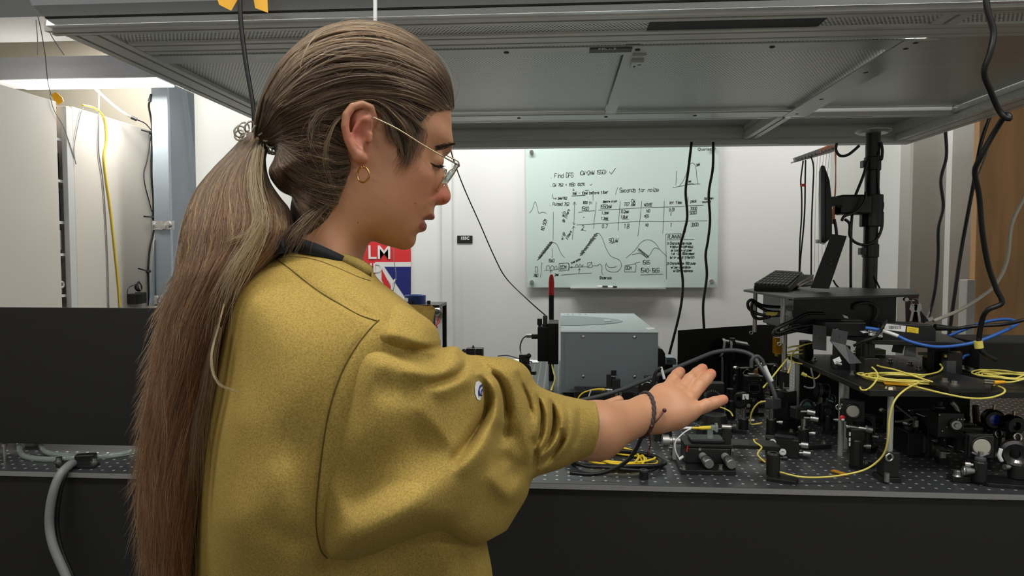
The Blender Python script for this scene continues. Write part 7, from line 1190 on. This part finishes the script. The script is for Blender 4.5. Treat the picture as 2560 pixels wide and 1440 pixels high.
# ================================================================ HAIR
def hairmat(name, stops, shift=None):
    m = bpy.data.materials.new(name); m.use_nodes = True; nt = m.node_tree; N = nt.nodes; L = nt.links; N.clear(); o = N.new('ShaderNodeOutputMaterial'); b = N.new('ShaderNodeBsdfHairPrincipled')
    b.inputs['Roughness'].default_value = .5; b.inputs['Radial Roughness'].default_value = .6
    h = N.new('ShaderNodeHairInfo'); r = N.new('ShaderNodeValToRGB'); e = r.color_ramp.elements
    while len(e) < len(stops): e.new(.5)
    for q, (p, c) in zip(e, stops): q.position = p; q.color = (*lin(c), 1)
    L.new(h.outputs['Random'], r.inputs[0]); src = r.outputs[0]
    if shift:   # ombre: colour changes with height on the body
        g = N.new('ShaderNodeNewGeometry'); s = N.new('ShaderNodeSeparateXYZ'); L.new(g.outputs['Position'], s.inputs[0]); mr = N.new('ShaderNodeMapRange'); mr.inputs[1].default_value = shift[0]; mr.inputs[2].default_value = shift[1]; L.new(s.outputs[2], mr.inputs[0])
        r2 = N.new('ShaderNodeValToRGB'); e2 = r2.color_ramp.elements
        while len(e2) < len(shift[2]): e2.new(.5)
        for q, (p, c) in zip(e2, shift[2]): q.position = p; q.color = (*lin(c), 1)
        L.new(h.outputs['Random'], r2.inputs[0]); mx = N.new('ShaderNodeMix'); mx.data_type = 'RGBA'; L.new(mr.outputs[0], mx.inputs[0]); L.new(r2.outputs[0], mx.inputs[6]); L.new(src, mx.inputs[7]); src = mx.outputs[2]
    L.new(src, b.inputs['Color']); L.new(b.outputs[0], o.inputs[0]); MT[name] = m
hairmat('hair_crown', [(0, (24, 16, 11)), (.35, (46, 32, 20)), (.7, (70, 50, 32)), (.93, (108, 81, 51)), (1, (176, 142, 92))])
hairmat('hair_tail', [(0, (26, 18, 10)), (.4, (54, 38, 22)), (.8, (90, 66, 38)), (1, (158, 126, 76))], (1.20, 1.48, [(0, (40, 21, 12)), (.4, (90, 52, 29)), (.8, (134, 84, 47)), (1, (190, 136, 86))]))
hairmat('hair_blond', [(0, (48, 37, 22)), (.5, (86, 70, 43)), (1, (146, 124, 82))])
hairmat('hair_brow', [(0, (34, 24, 18)), (1, (66, 48, 36))])
mat('hair_core', (42, 31, 22), .75, noise=(60, .3, (1, 1, .15)))
def strands(name, S_, mname, parent, r=.00016, label=None):
    sizes = [len(s) for s in S_]; hc = bpy.data.hair_curves.new(name); hc.add_curves(sizes); P = np.concatenate(S_).astype(np.float32)-np.array(parent['_loc'], np.float32)
    hc.points.foreach_set('position', P.ravel()); rad = hc.attributes.get('radius') or hc.attributes.new('radius', 'FLOAT', 'POINT')
    rr = np.concatenate([r*np.clip(1.25-np.linspace(0, 1, n)**3, .25, 1) for n in sizes]).astype(np.float32); rad.data.foreach_set('value', rr)
    hc.materials.append(MT[mname]); o = bpy.data.objects.new(name, hc); COL.objects.link(o); o.parent = parent; o['_loc'] = parent['_loc']
    if label: o['label'] = label
    return o
# cap under the strands
HAIRPOLY = [(1120, 205), (1129, 250), (1129, 290), (1130, 340), (1133, 362), (1118, 388), (1104, 420), (1120, 470), (1127, 490), (1092, 513), (1085, 545), (1064, 566), (1040, 600), (1008, 625), (932, 603), (908, 650), (900, 745), (770, 745), (715, 700), (705, 620), (726, 560), (726, 520), (730, 488), (702, 476), (678, 448), (676, 428), (688, 402), (692, 378), (680, 366), (655, 362), (640, 350), (645, 300), (664, 245), (700, 180), (750, 125), (800, 92), (860, 74), (920, 70), (985, 82), (1045, 112), (1092, 158)]
REG = [(1140, 200), (1140, 258), (1126, 268), (1105, 276), (1082, 290), (1060, 310), (1040, 338), (1024, 372), (1008, 402), (996, 408), (982, 385), (968, 355), (955, 325), (946, 306), (934, 298), (905, 292), (880, 300), (864, 330), (862, 370), (868, 400), (880, 430), (868, 470), (845, 520), (820, 560), (780, 590), (745, 596), (728, 560), (728, 525), (731, 490), (702, 478), (680, 450), (677, 428), (689, 405), (694, 382), (686, 368), (668, 363), (625, 362), (620, 300), (640, 60), (1140, 40)]
dC, RC_, WCp = hfield(PX, PY, HAIRPOLY); dR = sdpoly(PX, PY, smoothpoly(REG, 3)); lift = .0012+.006*np.clip(dR/60, 0, 1); WCp = (WCp+lift)*tief
# below the nape the ponytail hangs free: carve the opening
FC = inflate(dC, RC_, WCp, W3, pp); FC = np.maximum(FC, -(dR*pp)[:, None, :])
cap_ = surfnet(FC, gx, gw, gy, h2w, 1)
hair = npmesh('hair', [cap_], 'hair_core', pers, 'brown hair combed back into a ponytail')
from math import sin, cos
def wsurf(px, py, extra=0.):
    i = np.clip((px-gx[0])/(gx[1]-gx[0]), 0, len(gx)-2); k = np.clip((py-gy[0])/(gy[1]-gy[0]), 0, len(gy)-2); a = i.astype(int); b = k.astype(int); u = i-a; v = k-b
    g = lambda M: (M[a, b]*(1-u)+M[a+1, b]*u)*(1-v)+(M[a, b+1]*(1-u)+M[a+1, b+1]*u)*v
    d = g(dC); R = g(RC_); q = np.clip(1-d/R, 0, 1); return g(WCp)*np.sqrt(np.clip(1-q**QP, 0, 1))+extra
def w3(px, py, w):       # head-plane pixel + offset -> world (vectorised)
    return h2w(np.stack([px, w, py], 1))
def polypt(P, t): P = np.array(P, float); L = np.r_[0, np.cumsum(np.hypot(*np.diff(P, axis=0).T))]; L /= L[-1]; return np.stack([np.interp(t, L, P[:, 0]), np.interp(t, L, P[:, 1])], -1)
cm = lambda P, k=5: [(v.x, v.y) for v in catmull([(x, y, 0) for x, y in P], k)]
FAM = [cm([(1131, 268), (1128, 225), (1105, 170), (1060, 122), (1000, 88), (930, 72), (862, 74), (800, 93), (750, 127), (705, 178), (672, 235), (652, 290), (645, 330), (642, 348)]),
       cm([(1131, 270), (1110, 235), (1060, 200), (990, 175), (920, 165), (850, 170), (780, 200), (720, 250), (675, 305), (648, 342)]),
       cm([(1118, 285), (1070, 268), (1010, 248), (940, 235), (870, 240), (800, 260), (735, 290), (685, 322), (650, 346)]),
       cm([(1078, 300), (1040, 290), (985, 280), (930, 278), (870, 285), (805, 305), (745, 325), (690, 342), (652, 352)]),
       cm([(1012, 412), (1002, 372), (982, 335), (938, 290), (880, 296), (820, 320), (760, 340), (700, 352), (655, 356)]),
       cm([(868, 395), (845, 385), (810, 372), (770, 366), (730, 364), (690, 360), (658, 358)]),
       cm([(880, 440), (850, 450), (810, 450), (770, 435), (735, 408), (706, 378), (664, 360)]),
       cm([(850, 520), (815, 512), (775, 495), (740, 472), (708, 440), (700, 405), (694, 375), (664, 360)]),
       cm([(800, 575), (772, 550), (750, 520), (732, 490), (700, 472), (682, 447), (680, 425), (691, 400), (690, 374), (662, 360)])]
def fam(l, t):
    l = np.clip(l, 0, len(FAM)-1.001); i = int(l); f = l-i; return polypt(FAM[i], t)*(1-f)+polypt(FAM[i+1], t)*f
def dRi(p): return dR[np.clip(((p[:, 0]-gx[0])/2.6).astype(int), 0, len(gx)-1), np.clip(((p[:, 1]-gy[0])/2.6).astype(int), 0, len(gy)-1)]
HS = []; clump = rng.normal(0, 1, 400)
for n in range(15000):
    l = rng.random()**1.15*8; t0 = rng.random()*.75 if rng.random() < .7 else 0.; t1 = min(1, t0+.3+rng.random()*.8); m = 13
    t = np.linspace(t0, t1, m); side = -1 if rng.random() < .68 else 1
    c = int(l*40) % 400; ph = clump[c]; lw = l+.10*np.sin(t*5+ph*2)+.02*np.sin(t*14+ph*7)
    p = np.stack([fam(lw[k], t[k]) for k in range(m)])
    p[:, 1] += rng.normal(0, 1.8)+np.sin(t*9+n)*1.3+np.sin(t*31+n*3)*.5*(rng.random() < .4)
    ex = .0006+.0030*rng.random()+.0020*np.sin(ph*5+t*3)+(np.sin(np.pi*np.clip((t-t0)/(t1-t0+1e-6), 0, 1))*.004*max(0, rng.normal(0, .35)))
    w_ = side*wsurf(p[:, 0], p[:, 1], ex)
    if l < .5: out = np.array([.35, 1.])*0; p = p+np.stack([(p[:, 0]-880), (p[:, 1]-330)], 1)*(.004+.012*rng.random()**2)
    if dRi(p).min() < (-12 if l < 3.1 or l > 5 else -9): continue
    HS.append(w3(p[:, 0], p[:, 1], w_))
for n in range(700):   # loose frizzy strands lying over the combed hair
    l = rng.random()*8; t0 = rng.random()*.7; m = 16; t = np.linspace(t0, t0+.15+.3*rng.random(), m); u = np.linspace(0, 1, m); lw = l+rng.normal(0, .35)*u+.15*np.sin(u*rng.uniform(3, 9)+n)
    p = np.stack([fam(lw[k], min(t[k], 1)) for k in range(m)])
    if dRi(p).min() < 2: continue
    HS.append(w3(p[:, 0], p[:, 1], (-1 if rng.random() < .8 else 1)*wsurf(p[:, 0], p[:, 1], .003+.004*rng.random()*np.sin(np.pi*u))))
# flyaways along the crown and forehead
for n in range(150):
    l = rng.random()*.6; t0 = rng.random()*.7; t = np.linspace(t0, t0+.12+.2*rng.random(), 10); p = np.stack([fam(l, q) for q in t]); u = np.linspace(0, 1, 10); up_ = rng.random()**2*(16 if n < 100 else 34)
    p += np.stack([(p[:, 0]-880), (p[:, 1]-330)], 1)/260*np.sin(np.pi*u*.8)[:, None]*up_; HS.append(w3(p[:, 0], p[:, 1], rng.choice([-1, 1])*wsurf(p[:, 0], p[:, 1], .002)))
strands('crown_strands', HS, 'hair_crown', hair, .00019)
def lock(px_pts, n, spread, wbase, r_, mname, name, lab=None, wv=2.0, tip=1.0):
    out = []
    C_ = np.array(cm(px_pts, 6))
    for _ in range(n):
        t1 = .65+.35*rng.random(); t = np.linspace(0, t1, 18); p = polypt(C_, t); u = np.linspace(0, 1, 18)
        o = rng.normal(0, 1, 2)*spread; p = p+o*(.3+tip*u)[:, None]+np.stack([np.sin(u*6+rng.random()*6), np.cos(u*5+rng.random()*6)], 1)*wv*u[:, None]
        wb = np.interp(u, np.linspace(0, 1, len(wbase)), wbase)+rng.normal(0, .0015); out.append(w3(p[:, 0], p[:, 1], wb))
    return strands(name, out, mname, hair, r_, lab)
lock([(985, 308), (1000, 330), (1012, 365), (1012, 400), (1000, 430), (990, 448)], 240, 8, [-.070, -.0715, -.0695, -.067, -.066], .00015, 'hair_crown', 'temple_lock', wv=3)
lock([(1035, 322), (1040, 345), (1030, 375), (1016, 405), (1004, 435)], 200, 7, [-.062, -.0635, -.0655, -.066], .00013, 'hair_crown', 'temple_lock', wv=3)
lock([(952, 303), (962, 335), (970, 365), (983, 395)], 170, 6, [-.072, -.0735, -.072], .00015, 'hair_crown', 'temple_lock', wv=2)
lock([(1000, 310), (1030, 330), (1052, 350), (1050, 380), (1030, 420), (1005, 450)], 14, 3, [-.070, -.066, -.063, -.063], .00014, 'hair_crown', 'temple_lock', wv=3)
lock([(868, 318), (842, 348), (826, 390), (822, 430), (835, 470), (850, 510), (860, 540)], 34, 3.5, [-.078, -.083, -.083, -.078, -.072, -.068], .00013, 'hair_blond', 'loose_lock', 'light loose lock behind the ear', wv=7)
lock([(862, 300), (825, 312), (795, 350), (798, 400), (830, 440)], 22, 8, [-.074, -.086, -.085, -.078], .00012, 'hair_crown', 'loose_lock', wv=12)
lock([(860, 100), (815, 125), (785, 165), (768, 220), (770, 290)], 6, 1.2, [-.05, -.066, -.080, -.083, -.078], .00014, 'hair_blond', 'loose_lock', wv=3)
lock([(1110, 285), (1060, 284), (1000, 268), (940, 250), (860, 262)], 14, 6, [-.040, -.060, -.074, -.080, -.078], .00013, 'hair_crown', 'loose_lock', wv=4)
lock([(1010, 330), (1040, 400), (1036, 430), (1018, 470)], 7, 3, [-.067, -.064, -.062], .00012, 'hair_crown', 'loose_lock', wv=4)
lock([(830, 520), (800, 545), (760, 590), (740, 640)], 120, 10, [-.066, -.068, -.07, -.074], .00018, 'hair_crown', 'nape_lock', wv=5)
lock([(690, 480), (705, 515), (728, 555), (745, 590)], 25, 4, [-.03, -.045, -.055], .00015, 'hair_blond', 'nape_lock', wv=4)
# ---- ponytail
TY = np.array([322, 345, 380, 420, 470, 520, 570, 620, 680, 740, 800, 870, 950, 1050, 1150, 1250, 1350, 1470])
TL = np.array([628, 606, 575, 535, 495, 472, 458, 450, 440, 420, 402, 388, 372, 360, 352, 346, 350, 366])
TR = np.array([664, 680, 662, 661, 676, 716, 728, 706, 650, 605, 572, 548, 530, 514, 500, 492, 484, 474])
TD = np.array([.010, .016, .022, .028, .034, .038, .040, .042, .044, .045, .045, .044, .042, .040, .038, .036, .034, .030])   # half depth
TYC = np.array([.76, .755, .75, .74, .73, .72, .71, .705, .70, .70, .70, .70, .70, .70, .70, .70, .70, .70])
def tail_mesh():
    x = np.arange(320, 760, 5.); z = np.arange(316, 1520, 7.); y = np.arange(.60, .84, .005); PXt, PYt = np.meshgrid(x, z, indexing='ij')
    L_ = np.interp(PYt, TY, TL)+9; R_ = np.interp(PYt, TY, TR)-9; c = (L_+R_)/2; h = np.maximum((R_-L_)/2, 4); D = np.interp(PYt, TY, TD)-.006; Yc = np.interp(PYt, TY, TYC)
    F = (((PXt-c)/h)**2)[:, None, :]+((y[None, :, None]-Yc[:, None, :])/D[:, None, :])**2-1; F = np.maximum(F*.01, np.where(PYt < 330, 1, -1)[:, None, :]*.01); F[:, :, -1] = 1; return surfnet(F, x, y, z, f2w, 1)
tail = npmesh('ponytail', [tail_mesh()], 'hair_core', pers, 'long brown ponytail turning reddish towards the ends')
def fw(px, Y, py): return f2w(np.stack([px, Y, py], 1))
TS_ = []; NCL = 90; ca = rng.uniform(-1, 1, NCL); cp = rng.uniform(0, 6.3, NCL); cb = rng.uniform(0, 1, NCL)
for n in range(15000):
    c = rng.integers(NCL); m = 26; y0 = 330 if rng.random() < .55 else rng.uniform(340, 900); y1 = min(1500, y0+rng.uniform(350, 1250)); py = np.linspace(y0, y1, m); u = np.linspace(0, 1, m); v = (py-330)/1150
    a = ca[c]*np.clip(.9+.2*rng.random(), 0, 1)+rng.normal(0, .09)+.15*np.sin(v*9+cp[c])+.07*np.sin(v*23+cp[c]*3)+.03*np.sin(v*40+n)+.02*np.sin(v*90+n*5)*(rng.random() < .5); a = np.clip(a, -1.04, 1.04)
    L_ = np.interp(py, TY, TL); R_ = np.interp(py, TY, TR); px = (L_+R_)/2+a*(R_-L_)/2
    dep = np.sqrt(np.clip(1-(a*.96)**2, .02, 1))*(.80+.25*rng.random()+.10*np.sin(v*8+cp[c]*2)); sg = -1 if rng.random() < .74 else 1
    Y = np.interp(py, TY, TYC)+sg*dep*np.interp(py, TY, TD)
    if rng.random() < .05: px = px+rng.choice([-1, -1, 1])*u**3*rng.uniform(5, 40)
    TS_.append(fw(px, Y, py))
for n in range(420):     # frayed tips fanning out at the left edge
    y0 = rng.uniform(650, 1350); ln = rng.uniform(60, 190); py = y0+np.linspace(0, ln, 9); u = np.linspace(0, 1, 9); L_ = np.interp(py, TY, TL); px = L_+12*rng.random()-u**1.6*rng.uniform(4, 42)*(1.5 if rng.random() < .08 else 1); Y = np.interp(py, TY, TYC)+rng.normal(0, .02)*np.ones(9); TS_.append(fw(px, Y, py))
strands('ponytail_strands', TS_, 'hair_tail', tail, .00020)
def flock(pts, n, sp, Yb, mname, name, lab=None, r_=.00018, wv=4, endsp=1.):
    out = []; C_ = np.array(cm(pts, 6))
    for _ in range(n):
        t = np.linspace(0, .7+.3*rng.random(), 26); p = polypt(C_, t); u = np.linspace(0, 1, 26); p = p+rng.normal(0, 1, 2)*sp*(.5+endsp*u)[:, None]+np.stack([np.sin(u*9+rng.random()*6), 0*u], 1)*wv*u[:, None]
        out.append(fw(p[:, 0], np.interp(u, np.linspace(0, 1, len(Yb)), Yb)+rng.normal(0, .002), p[:, 1]))
    return strands(name, out, mname, tail, r_, lab)
flock([(648, 372), (640, 420), (640, 470), (650, 520), (652, 560), (634, 605), (602, 660), (574, 720), (552, 790), (538, 860)], 80, 15, [.715, .70, .68, .665, .655, .65, .645, .64, .635], 'hair_blond', 'blond_lock', 'pale blond lock on the right edge of the ponytail', wv=9, endsp=.8)
flock([(560, 760), (545, 820), (530, 880), (532, 930), (548, 960), (575, 972), (605, 982), (632, 990)], 14, 1.2, [.64, .632, .628, .622, .612, .603, .595, .59], 'hair_blond', 'blond_lock', 'thin blond wisp curling over the sweatshirt', .00022, 2, .6)
flock([(650, 540), (620, 580), (580, 600), (545, 620), (530, 660)], 18, 4, [.66, .655, .66, .665], 'hair_blond', 'blond_lock', None, .00017, 6)
flock([(545, 820), (528, 900), (515, 980), (500, 1060), (492, 1150), (484, 1250)], 110, 9, [.645, .64, .64, .645, .65], 'hair_crown', 'side_lock', None, .00018, 5)
# ---- hair tie: clear coiled spiral band
tie = thing('hair_tie', 'clear coiled hair tie around the top of the ponytail', 'hair tie', at(638, 345, .75))
mb = MB(); P = []; cT = at(643, 347, .745); ax = (at(625, 385, .745)-at(660, 318, .76)).normalized(); _, uT, wT = basis(ax)
for i in range(170):
    a = 2*PI*i/170*1.0; b = 2*PI*i/170*15; R_ = .0195+.0052*math.cos(b); P.append(cT+(uT*math.cos(a)+wT*math.sin(a))*R_+ax*(.0056*math.sin(b)+.003*math.sin(a*2)))
mb.tube(P, .0011, 6, 1, True); mb.build('spiral_coil', 'tie_clear' if 'tie_clear' in MT else 'pale_gold', tie)
# ---- eyebrow, lashes, lips tint, eye
BH = bvh([head]); mat('brow_dark', (38, 27, 20), .7)
def onhead(px, py, lift=0.): d = ray(px, py).normalized(); h = BH.ray_cast(C0, d); return (h[0] if h[0] else hp(px, py, -.02))-d*lift
def skinpatch(name, cen, outline, m, lab, lift=.0006):
    P = [onhead(*q, lift) for q in outline]; c = onhead(*cen, lift*1.6); n = len(P); MB().add(P+[c], [(i, (i+1) % n, n) for i in range(n)], True).build(name, m, body, label=lab)
eb = []
for n in range(170):
    t = rng.random(); x = 1087+t*45; y = 372-13*t**1.1+rng.normal(0, 3.2-1.2*t); m = 5; u = np.linspace(0, 1, m); px = x+u*11*(1-.3*t); py = y-u*(3+4*(1-t))*(.6)+u*u*2
    eb.append(np.array([tuple(onhead(a, b, .0004+.0004*rng.random())) for a, b in zip(px, py)]))
ebr = strands('eyebrow', eb, 'brow_dark', body, .00017, 'dark brown eyebrow')
EL = []
for n in range(120):
    t = rng.random(); a_ = onhead(1080+t*22, 408+5*math.sin(t*3)+t*4+rng.normal(0, .8), .0002); d_ = (E1*(.5+.5*t)-E2*(.55-.5*t)-E3*(.75-.2*t)).normalized(); L_ = rng.uniform(.004, .0075); EL.append(np.array([tuple(a_+d_*L_*u+E3*.0022*u*u) for u in np.linspace(0, 1, 5)]))
strands('eyelashes', EL, 'brow_dark', body, .00016, 'dark lashes')
MB().tube([onhead(1076+i*4.4, 407+5*math.sin(i/6*3)+i*.7, .0001) for i in range(7)], .0007, 5, 2).build('lash_line', 'brow_dark', body)
for px, py in ((1038, 508), (895, 556)): MB().sph(onhead(px, py, -.0003), .0007, (1, 1, 1), 8).build('mole', 'brown_dark', body, label='small mole')
# fingernails
for (x, y, Y_), (x0_, y0_, Y1_) in zip([q[2] for q in T_], [q[1] for q in T_]):
    a = at(x0_, y0_, Y1_); b = at(x, y, Y_); d = (b-a).normalized(); upn = Vector((-.05, -.25, 1)); upn = (upn-d*upn.dot(d)).normalized(); s = d.cross(upn); c = b+upn*.0058+d*.0005; mb = MB()
    V = []
    for i in range(6):
        for j in range(5): u = -1+2*j/4; v = i/5; wdt = .0046*(1 if i < 4 else .8 if i == 4 else .45); V.append(c+d*(.0085*(v-.45))+s*u*wdt-upn*(.0022*u*u+.0012*(v-.3)**2))
    mb.add(V, [(i*5+j, i*5+j+1, i*5+j+6, i*5+j+5) for i in range(5) for j in range(4)], True); mb.build('fingernail', 'nail', body)
# ---- earring
ear = thing('hoop_earring', 'small gold hoop earring hanging from the ear', 'earring', hp(908, 437, -.08)); P = []
c = hp(908, 437, -.080)
u1 = (E1*.72-E2*.69).normalized()
MB().tube([c+u1*math.cos(a)*.0082+Vector((0, 0, 1))*math.sin(a)*.0078 for a in np.linspace(1.75, 1.75+6.0, 26)], .00095, 8, 2).build('hoop', 'gold', ear)
MB().tube([hp(906, 415, -.080), hp(909, 417, -.083), hp(913, 420, -.082)], .0006, 6, 3).build('ear_wire', 'gold', ear)
# ---- glasses
gl = thing('eyeglasses', 'thin metal round eyeglasses worn by the woman', 'glasses', hp(1120, 440))
tp = hp(1148, 408, 0); bt_ = hp(1092, 479, 0); LD = (bt_-tp).normalized(); Lc0 = (tp+bt_)/2; hh = (tp-bt_).length/2
LN = (E2*.96+E1*.18).normalized()
for sgn in (-1, 1):
    c = Lc0+E2*(.031*sgn)+E1*(.0015*sgn-.0005)-E3*0; c = c+(Vector((0, 0, 0)) if sgn < 0 else E1*.001)
    if sgn < 0: c = hp(1120, 443, -.031)
    ringp = [c+LD*math.cos(a)*hh*.96+LN*math.sin(a)*.0235 for a in np.linspace(0, 2*PI, 36, endpoint=False)]
    MB().tube(ringp, .00075, 7, 1, True).build('rim', 'pale_gold', gl); MB().add(ringp+[c], [(i, (i+1) % 36, 36) for i in range(36)], True).build('lens', 'lens_glass', gl)
    hx = c-LD*hh*.62+E2*(.017*sgn)*1.0
    if sgn < 0:
        hx = hp(1141, 410, -.053); mid = hp(1060, 364, -.071); e_ = hp(1000, 326, -.079); MB().tube([hx, hp(1110, 393, -.064), mid, e_, hp(965, 308, -.080), hp(930, 292, -.080)], .00085, 8, 6).build('temple', 'pale_gold', gl); MB().tube([hx, hp(1147, 413, -.050), ringp[14] if False else hp(1146, 416, -.046)], .0013, 6, 3).build('hinge', 'steel', gl)
    else:
        hx = hp(1146, 404, .053); MB().tube([hx, hp(1110, 385, .062), hp(1060, 360, .070), hp(1000, 326, .078)], .00085, 6, 6).build('temple', 'pale_gold', gl); MB().tube([hp(1140, 407, -.048), hp(1150, 404, -.02), hp(1152, 404, .02), hx], .0009, 6, 6).build('brow_bar', 'pale_gold', gl) if False else None
    npd = hp(1100 if sgn < 0 else 1110, 447 if sgn < 0 else 428, sgn*.012); MB().sph(npd, .003, (.8, .6, 1.3), 10).build('nose_pad', 'clear_tube', gl); MB().tube([npd, npd+E1*.003+E3*.002, c+(npd-c)*.45], .0006, 6, 4).build('pad_arm', 'gold', gl)
MB().tube([Lc0-LD*hh*.5-E2*.012, Lc0-LD*hh*.62+E1*.002, Lc0-LD*hh*.5+E2*.012], .0009, 6, 5).build('bridge', 'pale_gold', gl)
# ---- bracelet
BA = bvh([arm]); br = thing('bracelet', 'dark braided cord bracelet with beaded tie ends on the wrist', 'bracelet', at(1620, 1040, .97))
ax = Vector(tuple(A3((1640, 1032, 1.0))-fa)).normalized(); cw = Vector(tuple(A3((1606, 1044, .983)))); tilt = (ax+Vector((.0, -.45, .0))+Vector((0, 0, -.25))).normalized(); _, u_, w_ = basis(tilt)
Rg = []
for i in range(40):
    a = 2*PI*i/40; d = u_*math.cos(a)+w_*math.sin(a); h = BA.ray_cast(cw+d*.09, -d, .09); Rg.append((h[0]+d*.0012) if h[0] else cw+d*.028)
for s in (0, 1):
    MB().tube([p+Vector((0, 0, 0))+((p-cw).normalized()*.0009*math.cos(i*1.9+s*PI)+tilt*.0016*math.sin(i*1.9+s*PI)) for i, p in enumerate(Rg)], .0021, 7, 4, True).build('braid_strand', 'bracelet', br)
k0 = min(range(40), key=lambda i: (Rg[i]-at(1632, 1070, .95)).length); kp = Rg[k0]
mb = MB(); tb = at(1661, 1026, .962)
mb.tube([kp, kp.lerp(tb, .5)+Vector((.001, -.003, .001)), tb], lambda s: .0011+.0004*math.sin(s*60), 6, 10); mb.sph(tb, .0032); mb.tube([kp, at(1624, 1085, .95), at(1626, 1110, .952), at(1621, 1130, .952)], .0010, 6, 5).sph(at(1621, 1133, .952), .0026, (.8, .8, 1.8)); mb.sph(kp, .0036); mb.build('tie_cord', 'brown_dark', br)
